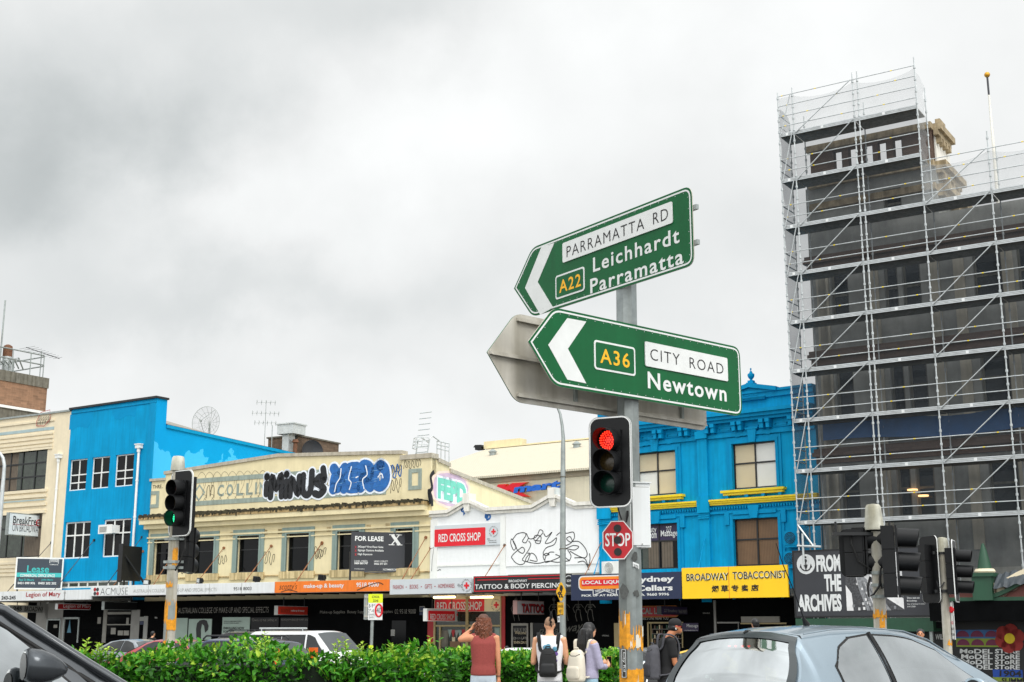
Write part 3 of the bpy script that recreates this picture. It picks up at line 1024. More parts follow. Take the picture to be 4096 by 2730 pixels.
 for ch, x0, x1 in (('C', 610, 668), ('O', 692, 748), ('L', 780, 842), ('L', 866, 926), ('I', 946, 962), ('N', 985, 1040)):
  a = uz(CR, 3, x0, 500)[0]
  b = uz(CR, 3, x1, 500)[0]
  zt = uz(CR, 3, (x0 + x1) / 2, 425 - (x0 - 610) * .06)[1]
  zb = uz(CR, 3, (x0 + x1) / 2, 532 - (x0 - 610) * .06)[1]
  mb.text(ch, a, b, zb, zt, -.06, .03)
 mb.build('painted_trim', pm('faded_teal', '#93a096', .7, var=.14, scale=4, streak=.2), t)
 for i, h in enumerate(holes):
  a, b, c, d = h
  mb = MB()
  o = .36
  mb.box(a - o, a, -.06, .05, c, d + o)
  mb.box(b, b + o, -.06, .05, c, d + o)
  mb.box(a, b, -.06, .05, d, d + o)
  mb.box(a - .12, a, -.10, .05, c, d + .12)
  mb.box(b, b + .12, -.10, .05, c, d + .12)
  mb.box(a, b, -.10, .05, d, d + .12)
  mb.build('window_surround', M_['teal'], t)
  window(t, h, .18, (), (.62,), .07, M_['black'], M_['glass'])
 mb = MB()
 for a, b, c, d in holes:
  mb.box(a - .45, b + .45, -.12, -.002, c - .42, c - .02)
 mb.build_each('window_sill', pm('stained_sill', '#cdb98c', .8, var=.15, streak=.45), t)
 mb = MB()
 zz = uz(CR, 3, 700, 1252)[1]
 mb.box(0, L, -.08, -.002, zz - .03, zz + .04)
 mb.build('string_line', M_['creamdirt'], t)
 mb = MB()
 for (k, x, y) in ((3, 736, 867), (3, 1034, 850), (3, 1166, 842), (4, 45, 955), (4, 485, 934), (4, 840, 916), (4, 1010, 905)):
  u, z = uz(CR, k, x, y)
  for j in range(4):
   mb.box(u - .14, u + .14, -.03, -.002, z - .14 + j * .075, z - .11 + j * .075)
 mb.build('air_vent', M_['creamdirt'], t)
 # ---- graffiti, on the parapet face
 v = -.085
 a, _ = uz(CR, 3, 1020, 420)
 b, _ = uz(CR, 4, 482, 500)
 zt, zb = uz(CR, 3, 1300, 300)[1], uz(CR, 3, 1300, 555)[1]
 c, _ = uz(CR, 4, 500, 480)
 d, _ = uz(CR, 4, 1035, 480)
 zt2, zb2 = uz(CR, 4, 760, 338)[1], uz(CR, 4, 760, 612)[1]
 def bubble(letters, u0, u1, z0, z1, y, w, wo, mi, mo):
  tot = sum(l[0] for l in letters)
  x = u0
  for wd, strokes in letters:
   lw = (u1 - u0) * wd / tot
   for s_ in strokes:
    P = [(x + lw * (.12 + .76 * p[0]), z0 + (z1 - z0) * p[1]) for p in s_]
    if len(P) > 2:
     P = smooth_path(P, 6)
    e0, e1 = Vector(P[0]), Vector(P[-1])
    for ww, mm, yy in ((wo, mo, y), (w, mi, y - .012)):
     mb.ribbon(P, ww, yy, mm)
     for e in (e0, e1):
      mb.lathe([(ww / 2, -.0005), (ww / 2, .0005)], (e.x, yy - .001, e.y), 14, mm, 'y')
   x += lw
 mb = MB()
 zl_, zh_ = zb + .22, zt - .2
 bubble([(.45, [[(.5, .15), (.5, .62)], [(.5, .95), (.5, .98)]]), (1.25, [[(.0, .0), (.08, .95), (.5, .35), (.9, 1.0), (1, .0)]]), (.45, [[(.5, .0), (.5, .66)], [(.5, 1.0), (.5, 1.02)]]),
   (1.05, [[(.0, .0), (.1, .8), (.85, .05), (.95, .85)]]), (1.0, [[(.05, .9), (.05, .2), (.5, -.02), (.9, .2), (1.0, 1.05)]]), (1.1, [[(.9, .62), (.5, .78), (.12, .55), (.6, .38), (.95, .18), (.5, -.04), (.05, .02)], [(.8, 1.15), (.95, .75)]])],
     a + .1, b - .1, zl_, zh_, v, .42, .62, 1, 0)
 rr = random.Random(3)
 for k in range(14):
  x = a + (b - a) * rr.random()
  mb.ribbon([(x, zb + rr.uniform(.3, 1.4)), (x + rr.uniform(.1, .4), zb + rr.uniform(.3, 1.4))], .02, v - .03, 2)
 mb.build('black_graffiti', [pm('graffiti_white', '#e6ecf4', .6, var=.12, scale=6), pm('graffiti_black', '#101217', .55, var=.4, scale=5), pm('graffiti_grey', '#3a3f48', .6)], t)
 mb = MB()
 zl_, zh_ = zb2 + .3, zt2 - .25
 bubble([(1.1, [[(.0, 1.0), (.55, .5), (1.0, .0)], [(1.0, 1.0), (.45, .5), (.0, .0)], [(.1, .55), (.05, .2), (.4, .05)]]), (1.0, [[(.9, 1.0), (.1, .95), (.05, .5), (.1, .05), (.9, .0)], [(.1, .5), (.75, .52)]]),
   (1.05, [[(.05, .0), (.1, 1.0), (.8, .95), (.75, .5), (.2, .45), (.95, .0)]]), (1.1, [[(.5, 1.0), (.05, .7), (.1, .15), (.6, .0), (.98, .3), (.9, .8), (.5, 1.0)]])],
     c + .15, d - .15, zl_, zh_, v, .60, .82, 1, 0)
 rr = random.Random(2)
 for k in range(70):
  x = c + .3 + rr.random() * (d - c - .8)
  zz = zb2 + .2 + rr.random() * (zt2 - zb2 - .4)
  mb.ribbon([(x, zz), (x + rr.uniform(.12, .4), zz + rr.uniform(-.02, .04))], .022, v - .02, rr.choice((2, 2, 3, 4)))
 for pts in ([(.62, .2), (.8, .9), (1.2, 1.4), (1.3, 2.2)], [(2.3, .3), (2.5, .9), (2.2, 1.3), (2.5, 2.3)], [(4.0, .3), (3.8, 1.1), (4.3, 1.5), (4.1, 2.3)], [(5.5, 1.2), (5.9, 1.5), (6.1, 1.1)], [(3.0, 1.3), (3.3, 1.4)]):
  kx, kz = (d - c) / 6.8, (zt2 - zb2) / 2.6
  mb.ribbon(smooth_path([(c + x * kx, zb2 + z * kz) for x, z in pts]), .07, v - .024, 0)
 mb.build('blue_graffiti', [MATS['graffiti_white'], pm('graffiti_blue', '#1c62a8', .6, var=.25, scale=5), pm('graffiti_pale', '#2f76b4', .6), pm('graffiti_sky', '#7fb0d8', .6), pm('graffiti_deep', '#0c3f78', .6)], t)
 mb = MB()
 rr = random.Random(11)
 def scribble(u, z, w, h, n, wid, y=-.012):
  pts = []
  for k in range(n):
   x = u + w * k / n
   pts += [(x, z + h * rr.uniform(0, .25)), (x + w / n * .3, z + h * rr.uniform(.7, 1)), (x + w / n * .75, z + h * rr.uniform(.5, .9)), (x + w / n * .5, z + h * rr.uniform(.2, .5))]
  mb.ribbon(smooth_path(pts), wid, y)
 for k, x0, y0, x1, y1 in ((3, 595, 1150, 700, 1050), (3, 1010, 1150, 1130, 1020), (3, 1465, 1100, 1560, 1000), (4, 345, 1200, 470, 1090), (3, 230, 1225, 330, 1150)):
  u, z = uz(CR, k, x0, y0)
  u2, z2 = uz(CR, k, x1, y1)
  scribble(u, z, u2 - u, z2 - z, 3, .035)
 u, z = uz(CR, 3, 25, 462)
 mb.text('THRE..', u, uz(CR, 3, 118, 440)[0], z, uz(CR, 3, 25, 430)[1], -.012, .01)
 u, z = uz(CR, 4, 1025, 440)
 scribble(u, z, .9, .5, 4, .035, -.064)
 u, z = uz(CR, 4, 1040, 620)
 scribble(u, z, .8, .9, 3, .03, -.064)
 u, z = uz(CR, 4, 1165, 400)
 scribble(u, z, 1.2, .5, 5, .03, -.135)
 for k in range(9):
  x = uz(CR, 3, 420 + 68 * k, 420)[0]
  zt = uz(CR, 3, 420 + 68 * k, 318 - 2.0 * k)[1]
  zb = uz(CR, 3, 420 + 68 * k, 590 - 3 * k)[1]
  w = .95
  mb.ribbon(smooth_path([(x, zb + 1.0), (x + .05, zt - .4), (x + w * .4, zt), (x + w * .8, zt - .3), (x + w * .8, zt - .8), (x + w * .55, zt - 1.3), (x + w * .9, zb + .4), (x + w * .5, zb), (x + .1, zb + .3)]), .017, -.066)
 u, z = uz(CR, 3, 545, 545)
 mb.ribbon(smooth_path([(u - .3, z), (u - .28, z + .6), (u - .1, z + .75), (u, z + .1), (u + .1, z + .75), (u + .28, z + .6), (u + .3, z)]), .035, -.066)
 mb.build('marker_graffiti', pm('marker_ink', '#4a4130', .7), t)
 mb = MB()
 u, z = uz(CR, 4, 1040, 500)
 scribble(u, z, 1.0, .9, 3, .07, -.064)
 mb.build('blue_marker_graffiti', MATS['graffiti_blue'], t)
 def on_side(m, base, off):
  for i in range(base, len(m.v)):
   x, y, z = m.v[i]
   m.v[i] = (L + off - y * 0, x, z)
 a = side.uv(Z(4, 1400, 560), 0)[0]
 b = side.uv(Z(4, 1745, 560), 0)[0]
 zt = side.uv(Z(4, 1560, 430), 0)[1]
 zb = side.uv(Z(4, 1560, 735), 0)[1]
 mb = MB()
 cxx, czz = (a + b) / 2, (zt + zb) / 2
 for off, mi, sx, sz in ((.012, 0, 1.0, 1.0), (.018, 1, .88, .88)):
  pts = []
  for k in range(60):
   th = 2 * math.pi * k / 60
   bump = 1 + .05 * abs(math.sin(th * 6.5))
   q = 2.6
   x = abs(math.cos(th)) ** (2 / q) * math.copysign(1, math.cos(th))
   z = abs(math.sin(th)) ** (2 / q) * math.copysign(1, math.sin(th))
   pts.append((cxx + x * bump * (b - a) * .5 * sx, czz + z * bump * (zt - zb) * .53 * sz))
  base = len(mb.v)
  mb.add([(p[0], 0, p[1]) for p in pts], [tuple(range(60))], mi)
  on_side(mb, base, off)
 for off, mi, bo, g in ((.026, 2, .2, .0), (.034, 3, .07, .12)):
  base = len(mb.v)
  mb.text('FEPD', a + .5 + g, b - .3 - g, zb + .25 + g, zt - .25 - g, 0, bo, mi, rise=-.1)
  on_side(mb, base, off)
 mb.build('aqua_graffiti', [pm('graffiti_pink', '#ecd3c3', .7), pm('graffiti_mauve', '#c9b0c4', .7), MATS['graffiti_white'], pm('graffiti_aqua', '#74c9b4', .6)], t)
 mb = MB()
 base = len(mb.v)
 mb.ribbon(smooth_path([(a + .25, zt - .1), (a - .1, zt - .4), (a + .05, zt - 1.0), (a - .25, zt - 1.3), (a - .1, zt - 1.9), (a - .3, zb + .7), (a, zb + .4), (a + .1, zb - .1)]), .22, 0)
 on_side(mb, base, .022)
 mb.build('black_graffiti_edge', MATS['graffiti_black'], t)
 return holes, zc, side
def smooth_path(pts, n=5):
 out = []
 P = [Vector(p) for p in pts]
 for i in range(len(P) - 1):
  p0, p1, p2, p3 = P[max(i - 1, 0)], P[i], P[i + 1], P[min(i + 2, len(P) - 1)]
  for k in range(n):
   t = k / n
   out.append(.5 * ((2 * p1) + (p2 - p0) * t + (2 * p0 - 5 * p1 + 4 * p2 - p3) * t * t + (3 * p1 - p0 - 3 * p2 + p3) * t ** 3))
 out.append(P[-1])
 return out
cream()
# ---------------------------------------------------- white twin-gabled building
def white_building():
 t = thing('white_gabled_building', 'white painted brick building with two low gables and a loose marker scrawl', 'building', WH)
 L = WH.len
 def q(x, y, v=0.0):
  return uz(WH, 5, x, y, v)
 zl = q(235, 668)[1]
 e1, pk1, e2 = q(325, 665)[0], q(500, 560), q(675, 640)[0]
 e3, pk2, e4 = q(1078, 620)[0], q(1265, 515), q(1462, 600)[0]
 zc = (zl + q(850, 640)[1] + q(1560, 590)[1]) / 3
 zp = (pk1[1] + pk2[1]) / 2
 out = [(0, GZ + 3.0), (L, GZ + 3.0), (L, zc), (e4, zc), (pk2[0], zp), (e3, zc), (e2, zc), (pk1[0], zp), (e1, zc), (0, zc)]
 mb = MB()
 mb.prism(out, 0, .35)
 mb.add([(L, .02, GZ), (L, 22, GZ), (L, 22, zc - .5), (L, .02, zc - .5)], [(3, 2, 1, 0)])
 mb.add([(0, .02, GZ), (0, 22, GZ), (0, 22, zc - .5), (0, .02, zc - .5)], [(0, 1, 2, 3)])
 mb.add([(0, .3, zc - .5), (L, .3, zc - .5), (L, 22, zc - .5), (0, 22, zc - .5)], [(0, 1, 2, 3)])
 mb.build('wall', pm('white_painted_brick', '#e8eaea', .65, var=.03, scale=5, bump=.25, streak=.03), t)
 line = [(-.1, zc), (e1, zc), (pk1[0], zp), (e2, zc), (e3, zc), (pk2[0], zp), (e4, zc), (L + .02, zc)]
 mb = MB()
 for (o0, o1, y) in ((-.10, .08, -.22), (-.26, -.12, -.12)):
  lo = [(p[0], p[1] + o0) for p in line]
  hi = [(p[0], p[1] + o1) for p in line]
  for a, b, c, d in zip(lo, lo[1:], hi, hi[1:]):
   mb.prism([a, b, d, c], y, .4)
 for pk in (pk1[0], pk2[0]):
  mb.box(pk - .21, pk + .21, -.27, .4, zp - .2, zp + .34)
  mb.prism([(pk - .13, zp - .62), (pk + .13, zp - .62), (pk + .2, zp - .2), (pk - .2, zp - .2)], -.2, .0)
 mb.build('gable_moulding', M_['offwhite'], t)
 mb = MB()
 pm1 = q(842, 900)[0]
 mb.box(pm1 - .35, pm1 - .02, -.08, -.002, GZ + 3.9, zc - .4)
 mb.box(.0, .45, -.08, -.002, GZ + 3.9, zc - .4)
 zl2 = q(500, 1143)[1]
 mb.box(.45, pm1 - .36, -.05, -.002, zl2 - .05, zl2 + .05)
 mb.box(.45, pm1 - .36, -.03, -.002, q(500, 1248)[1] - .12, q(500, 1248)[1] + .02)
 mb.build_each('pilaster', M_['white'], t)
 a, b, c, d = pm1, L - .05, q(1265, 1145)[1], q(1265, 655)[1]
 mb = MB()
 mb.box(a, b, -.05, -.003, c, d)
 mb.build('white_board', pm('white_board', '#eceded', .6, var=.02, streak=.04), t)
 r = WH.rc(5, 862, 1232, 1690, 1270)
 mb = MB()
 mb.box(r[0], r[1], -.06, -.002, r[2] - .3, r[3])
 mb.build('transom', M_['soffit'], t)
 S_ = [[(885, 1075), (905, 1045), (960, 1000), (985, 985), (1005, 1010), (985, 1040), (940, 1010), (920, 960), (890, 910), (880, 950), (905, 1010), (925, 985), (900, 930), (905, 905), (940, 865), (1000, 855), (1015, 880), (985, 930), (1015, 945), (1040, 900)],
    [(1040, 930), (1060, 960), (1040, 1010), (1000, 1070), (985, 1100), (1030, 1110), (1060, 1040), (1100, 1060), (1115, 1110), (1050, 1100)],
    [(885, 1075), (920, 1120), (960, 1140), (1000, 1130), (1020, 1080), (1050, 1040), (1030, 1040)],
    [(1020, 860), (1050, 910), (1110, 890), (1140, 830), (1170, 850), (1130, 900), (1100, 940), (1140, 950), (1150, 890), (1100, 880), (1090, 920), (1150, 930)],
    [(1175, 860), (1200, 890), (1250, 850), (1210, 910), (1190, 950), (1240, 940), (1290, 900), (1270, 960), (1200, 990), (1170, 1040), (1200, 1060), (1230, 1030), (1270, 1030)],
    [(1180, 1100), (1170, 1060), (1200, 1040), (1225, 1050), (1195, 1065), (1190, 1120), (1260, 1100), (1320, 1070), (1280, 1050)],
    [(1290, 880), (1330, 850), (1380, 860), (1440, 850), (1450, 900), (1420, 940), (1380, 910), (1410, 890), (1430, 930), (1400, 960), (1340, 980), (1320, 1010), (1390, 990), (1440, 970), (1490, 980), (1450, 1010), (1370, 1000), (1340, 1040), (1400, 1100), (1420, 1060), (1390, 1010)],
    [(1430, 935), (1490, 935), (1545, 990), (1565, 1050), (1540, 1080), (1480, 1060), (1410, 1020)],
    [(1450, 1080), (1540, 1085), (1575, 1150), (1590, 1090), (1585, 1040)], [(1480, 1120), (1530, 1110), (1560, 1140), (1580, 1190)], [(1020, 1115), (1120, 1130), (1220, 1110), (1300, 1120), (1410, 1105)]]
 mb = MB()
 for s in S_:
  mb.ribbon(smooth_path([q(x, y, -.06) for x, y in s]), .042, -.06)
 mb.build('marker_graffiti', M_['ink'], t)
 mb = MB()
 for s in ([(440, 660), (442, 620), (460, 605), (470, 640), (455, 665), (440, 655), (470, 610), (490, 610), (495, 640), (475, 660)], [(455, 680), (470, 682)], [(455, 690), (462, 694)],
     [(652, 720), (655, 695), (670, 690), (672, 715), (655, 722), (672, 695), (695, 700), (690, 728), (665, 735)], [(660, 738), (680, 740)]):
  mb.ribbon(smooth_path([q(x, y, -.02) for x, y in s]), .09, -.02)
 mb.build('blue_graffiti', MATS['graffiti_blue'], t)
 mb = MB()
 mb.ribbon(smooth_path([q(*p) for p in ((205, 1230), (215, 1205), (240, 1188), (255, 1190))]), .04, -.012)
 mb.ribbon([q(165, 1000), q(200, 990), q(185, 1100), q(180, 1200)], .025, -.09)
 mb.build('cable', M_['dark'], t)
 r = WH.rc(5, 208, 795, 793, 962)
 st, f, w, h = sign('charity_wall_sign', 'red and grey RED CROSS SHOP sign fixed flat on the white brick wall', 'sign', WH, r, -.09, pm('sign_grey', '#c9cfd2', .5, var=.03), .08)
 mb = MB()
 rw = w * .782
 mb.prism(rrect(0, rw, 0.02, h * .82, .06), -.014, -.001)
 mb.build('red_field', M_['red'], st)
 mb = MB()
 mb.text('RED CROSS SHOP', .28, rw - .3, h * .22, h * .60, -.022, .014)
 mb.build('lettering', M_['reflw'], st)
 emblem(st, rw + (w - rw) * .56, h * .60, (w - rw) * .33, -.012)
 mb = MB()
 for k, s_ in enumerate(('the', 'power of', 'humanity')):
  mb.text(s_, rw + .12 + .06 * k, rw + (.28, .7, .72)[k], h * (.25 - .085 * k), h * (.31 - .085 * k), -.012, .015)
 mb.build('slogan', M_['ink'], st)
def emblem(parent, cx, cz, r, y):
 mb = MB()
 k = r * .24
 mb.box(cx - k * 1.9, cx + k * 1.9, y - .006, y, cz - k * .62, cz + k * .62)
 mb.box(cx - k * .62, cx + k * .62, y - .006, y, cz + k * .62, cz + k * 1.9)
 mb.box(cx - k * .62, cx + k * .62, y - .006, y, cz - k * 1.9, cz - k * .62)
 mb.build('cross_emblem', M_['red'], parent)
 mb = MB()
 for word, a0, a1, flip in (('AUSTRALIAN', 170, 10, 1), ('RED CROSS', 200, 340, -1)):
  n = len(word)
  for i, ch in enumerate(word):
   if ch == ' ':
    continue
   a = rad(a0 + (a1 - a0) * i / (n - 1))
   vs, fs = text_geo(ch, .02, 2)
   mx = max(p[0] for p in vs)
   s = r * .30
   rot = a - rad(90) if flip > 0 else a + rad(90)
   px, pz = cx + math.cos(a) * r * .85, cz + math.sin(a) * r * .85
   o = []
   for x, zz in vs:
    xx, yy = (x - mx / 2) * s, (zz - .35) * s
    o.append((px + xx * math.cos(rot) - yy * math.sin(rot), y, pz + xx * math.sin(rot) + yy * math.cos(rot)))
   mb.add(o, fs)
 mb.build('emblem_words', M_['charcoal'], parent)
white_building()
# ---------------------------------------------------- long cream metal roof behind, with its shop sign
def shed():
 base = at(Z(5, 900, 430), 98)
 f = Fr(base.x, base.y, rad(-35.0))
 t = thing('metal_roofed_store', 'long cream metal roofed store rising behind the white gables', 'building', f)
 zb, ze = f.uv(Z(5, 900, 395))[1], f.uv(Z(5, 900, 335))[1]
 zr = f.uv(Z(5, 900, 84), 14)[1]
 x0, x1 = f.uv(Z(5, -250, 300))[0], 30
 mb = MB()
 mb.box(x0, x1, 0, 1, 0, zb)
 mb.build('wall', M_['shedwall'], t)
 mb = MB()
 mb.box(x0, x1, -.12, .6, zb, ze)
 mb.build('fascia', pm('ribbed_fascia', '#b3a58f', .6, var=.1, kind='wave', bscale=6, bump=.3), t)
 mb = MB()
 mb.add([(x0, -.5, ze), (x1, -.5, ze), (x1, 14, zr), (x0, 14, zr), (x0, -.5, ze - .15), (x1, -.5, ze - .15), (x1, 14, ze - .15), (x0, 14, ze - .15)],
     [(0, 1, 2, 3), (0, 4, 5, 1), (1, 5, 6, 2), (2, 6, 7, 3), (3, 7, 4, 0)])
 mb.build('roof', M_['shed'], t)
 mb = MB()
 mb.box(x0, x1, 13.8, 14.3, zr, zr + .12)
 for x, w in ((f.uv(Z(5, 800, 62), 14)[0], 4.0),):
  mb.box(x - w / 2, x + w / 2, 14, 15, zr + .05, zr + .7)
 mb.build('ridge_cap', M_['cream'], t)
 for x, y in ((720, 158), (1472, 90)):
  lo, hi = 0.0, 14.0
  for _ in range(30):
   mid = (lo + hi) / 2
   u, z = f.uv(Z(5, x, y), mid)
   if z > ze + (zr - ze) * (mid + .5) / 14.5:
    lo = mid
   else:
    hi = mid
  u, z = f.uv(Z(5, x, y), lo)
  mb = MB()
  mb.cyl((u, lo, z - .5), (u, lo, z + .25), .3, n=10)
  mb.cyl((u, lo, z + .25), (u, lo, z + .5), .42, .1, n=10)
  mb.build('roof_vent', M_['galv'], t)
 u, z = f.uv(Z(5, 595, 78), 14)
 mb = MB()
 mb.box(u - .3, u + .4, 13.8, 14.4, zr, zr + .25)
 mb.prism([(u - .5, zr + .25), (u + .5, zr + .25), (u + .4, zr + .42), (u - .3, zr + .46)], 13.8, 14.4)
 mb.build('roof_fan', M_['black'], t)
 s = thing('store_letter_sign', 'big red K and blue mart letters on the cream store wall', 'sign', f.P(0, -.5, 0), f.ang)
 def q(x, y):
  return f.uv(Z(5, x, y), -.5)
 poly = [q(*p) for p in ((770, 425), (848, 421), (830, 450), (893, 413), (1025, 405), (915, 468), (1045, 530), (950, 530), (868, 470), (858, 490), (820, 478), (752, 450))]
 mb = MB()
 mb.prism([(p[0] + (p[0] - poly[3][0]) * .03, p[1] + (p[1] - poly[5][1]) * .06) for p in poly], .02, .3, 1)
 mb.prism(poly, -.06, .02, 0)
 mb.build('big_letter', [M_['red'], M_['orange']], s)
 mb = MB()
 a = q(916, 498)
 b = q(1330, 480)
 zt = q(1000, 452)[1]
 mb.text('mart', a[0], b[0], q(1000, 497)[1], q(1000, 428)[1], -.1, .05, 0, shear=.25, rise=.15)
 mb.text('mart', a[0] - .04, b[0] + .04, q(1000, 499)[1], q(1000, 426)[1], -.04, .08, 1, shear=.25, rise=.15)
 mb.build('lettering', [pm('sign_blue', '#1763c6', .4), M_['navy']], s)
 g = at(Z(4, 1290, 280), 96)
 fl = Fr(g.x, g.y, rad(-35))
 l = thing('roof_ladder', 'pale caged ladder leaning over the cream parapet beside a roof rail', 'ladder', (g.x, g.y, g.z), fl.ang)
 h = fl.uv(Z(4, 1290, 105))[1] - g.z
 mb = MB()
 for dx in (-.55, .55):
  mb.tube([(dx, 0, -1.5), (dx + .35, .1, h * .85), (dx + .4, .4, h), (dx + .45, 1.2, h * .8)], .05)
 for k in range(11):
  z = -1 + k * .42
  x = .35 * (z + 1.5) / (h * .85 + 1.5)
  mb.cyl((x - .55, 0, z), (x + .55, 0, z), .035)
 mb.build('rungs', M_['galv2'], l)
 mb = MB()
 for k in range(4):
  z = h * (.35 + .17 * k)
  x = .35 * (z + 1.5) / (h * .85 + 1.5)
  mb.tube([(x + .6 * math.cos(a), -.75 * math.sin(a), z) for a in [math.pi * i / 8 for i in range(9)]], .03, 4)
 for a in (.25, .5, .75):
  mb.tube([(.6 * math.cos(math.pi * a) + .2, -.75 * math.sin(math.pi * a), h * .35), (.6 * math.cos(math.pi * a) + .36, -.75 * math.sin(math.pi * a), h * .88)], .02, 4)
 mb.build('cage', M_['galv2'], l)
 rr = thing('roof_guard_rail', 'thin pale guard rail on the store roof right of the caged ladder', 'railing', (g.x, g.y, g.z), fl.ang)
 mb = MB()
 w = fl.uv(Z(4, 1485, 240))[0]
 for z in (h * .42, h * .62, h * .8):
  mb.cyl((.9, 1.0, z), (w, 1.0, z - .3), .04)
 for k in range(4):
  x = .9 + (w - .9) * k / 3
  mb.cyl((x, 1.0, -.6), (x, 1.0, h * .8 - .1 * k), .04)
 mb.build('rail', M_['galv2'], rr)
shed()
# ---------------------------------------------------- Victorian blue building, right
def blue_right():
 t = thing('victorian_blue_building', 'Victorian blue painted building with yellow sills and a small pediment reading 1886', 'building', RB)
 L = RB.len
 def q(x, y, v=0.0):
  return uz(RB, 6, x, y, v)
 up = RB.rc(6, 1008, 485, 1325, 778)
 lo = RB.rc(6, 1018, 1008, 1345, 1325)
 ur = q(620, 640)[0]
 wU, wL = up[1] - up[0], lo[1] - lo[0]
 upl = (ur - wU, ur, up[2], up[3])
 ul = q(632, 1100)[0]
 lol = (ul - wL, ul, lo[2], lo[3])
 pz = q(840, 1000)[0]
 zt = q(1380, 105)[1]
 mb = MB()
 mb.wall(0, L, GZ + 3.2, zt, [up, upl, lo, lol], 0, .25)
 mb.add([(0, .02, GZ), (0, 20, GZ), (0, 20, zt), (0, .02, zt)], [(0, 1, 2, 3)])
 mb.add([(L, .02, GZ), (L, 20, GZ), (L, 20, zt), (L, .02, zt)], [(3, 2, 1, 0)])
 mb.add([(0, 0, zt - .3), (L, 0, zt - .3), (L, 20, zt - .3), (0, 20, zt - .3)], [(0, 1, 2, 3)])
 mb.add([(0, .3, zt), (L, .3, zt), (L, .3, zt - .3), (0, .3, zt - .3)], [(0, 1, 2, 3)])
 mb.build('wall', M_['bluedeep'], t)
 mb = MB()
 zcor = q(1130, 275)[1]
 mb.box(0, L, -.55, -.002, zcor - .02, zcor + .14)
 mb.box(0, L, -.42, -.002, zcor - .18, zcor - .02)
 mb.box(0, L, -.28, -.002, zcor - .32, zcor - .18)
 zar = q(1130, 408)[1]
 mb.box(0, L, -.12, -.002, zar - .1, zar + .06)
 mb.box(0, L, -.2, .35, zt, zt + .12)
 mb.box(0, L, -.12, -.002, zt - .25, zt)
 zs = q(1150, 950)[1]
 mb.box(0, L, -.1, -.002, zs - .05, zs + .05)
 mb.build('cornice', M_['bluetrim'], t)
 mb = MB()
 x = .35
 k = 0
 step = (q(1265, 340)[0] - q(1070, 340)[0])
 u0 = q(1070, 340)[0]
 for k in range(-6, 3):
  for d in (-.32, .0):
   x = u0 + step * k + d
   if .1 < x < L - .2:
    mb.box(x, x + .17, -.36, -.002, zar + .15, zcor - .32)
    mb.box(x - .02, x + .19, -.42, -.002, zcor - .5, zcor - .33)
 mb.build_each('bracket', M_['bluetrim'], t)
 mb = MB()
 for k in range(-6, 3):
  x = u0 + step * k + .3
  if .1 < x < L - step + .5:
   a, b, c, d = x, x + step - .75, zar + .22, zcor - .55
   mb.box(a, b, -.05, -.002, d, d + .05)
   mb.box(a, b, -.05, -.002, c - .05, c)
   mb.box(a - .05, a, -.05, -.002, c - .05, d + .05)
   mb.box(b, b + .05, -.05, -.002, c - .05, d + .05)
   mb.box((a + b) / 2 - .25, (a + b) / 2 + .25, -.06, -.002, c + .12, d - .12)
 mb.build('frieze_panel', M_['bluetrim'], t)
 pa, pl, pr = q(1140, 72), q(975, 120), q(1312, 126)
 cx = pa[0]
 hw = pr[0] - cx
 zpe = zt + .1
 mb = MB()
 mb.prism([(cx - hw, zpe - .1), (cx + hw, zpe - .1), (cx, pa[1] - .12)], -.12, .3)
 mb.build('pediment', M_['bluedeep'], t)
 mb = MB()
 for s in (-1, 1):
  mb.prism([(cx, pa[1] - .14), (cx, pa[1] + .06), (cx + s * (hw + .15), zpe + .08), (cx + s * (hw + .15), zpe - .12)][::s], -.3, .35)
  mb.prism([(cx, pa[1] - .75), (cx, pa[1] - .62), (cx + s * hw * .62, zpe - .28), (cx + s * hw * .62, zpe - .40)][::s], -.2, -.1)
 mb.box(cx - hw * .62, cx + hw * .62, -.2, -.1, zpe - .42, zpe - .3)
 a, b = q(1115, 190), q(1193, 152)
 mb.text('1886', cx - .42, cx + .42, zpe - .22, zpe + .12, -.15, .03)
 mb.build('pediment_moulding', M_['bluetrim'], t)
 mb = MB()
 zu = pa[1]
 mb.box(cx - .38, cx + .38, -.3, .4, zu - .1, zu + .12)
 mb.box(cx - .26, cx + .26, -.2, .3, zu + .12, zu + .34)
 mb.lathe([(.14, .34), (.12, .5), (.2, .55), (.3, .72), (.33, .9), (.3, 1.02), (.16, 1.08), (.14, 1.2), (.05, 1.32), (.05, 1.42), (.09, 1.5), (.04, 1.6)], (cx, .05, zu), 14)
 mb.v = [(cx + (x - cx) * .5, y * .5, zu + .1 + (z - zu - .1) * .48) for x, y, z in mb.v]
 mb.build('urn_finial', M_['bluetrim'], t, smooth=40)
 mb = MB()
 w = q(845, 650)[0] - q(778, 650)[0]
 pc = (q(845, 650)[0] + q(778, 650)[0]) / 2
 zy = (q(612, 912)[1] + q(1140, 876)[1]) / 2
 for c, ww in ((pc, w), (.35, .7)):
  mb.box(c - ww / 2, c + ww / 2, -.14, -.002, GZ + 3.2, zcor - .32)
  mb.box(c - ww / 2 - .06, c + ww / 2 + .06, -.24, -.142, zy - .45, zy + .35)
  mb.box(c - ww / 2 - .06, c + ww / 2 + .06, -.24, -.142, zar - .05, zar + .3)
  for k in range(3):
   mb.box(c - ww / 2 - .03, c + ww / 2 + .03, -.22 + .02 * k, -.142, zy - .72 + .09 * k, zy - .66 + .09 * k)
 mb.build('pilaster', M_['bluedeep'], t)
 mb = MB()
 for a, b in ((.76, pc - w / 2 - .07), (pc + w / 2 + .07, L)):
  mb.box(a, b, -.26, -.002, zy + .05, zy + .13)
  mb.box(a, b, -.20, -.002, zy - .04, zy + .05)
  mb.box(a, b, -.14, -.002, zy - .13, zy - .04)
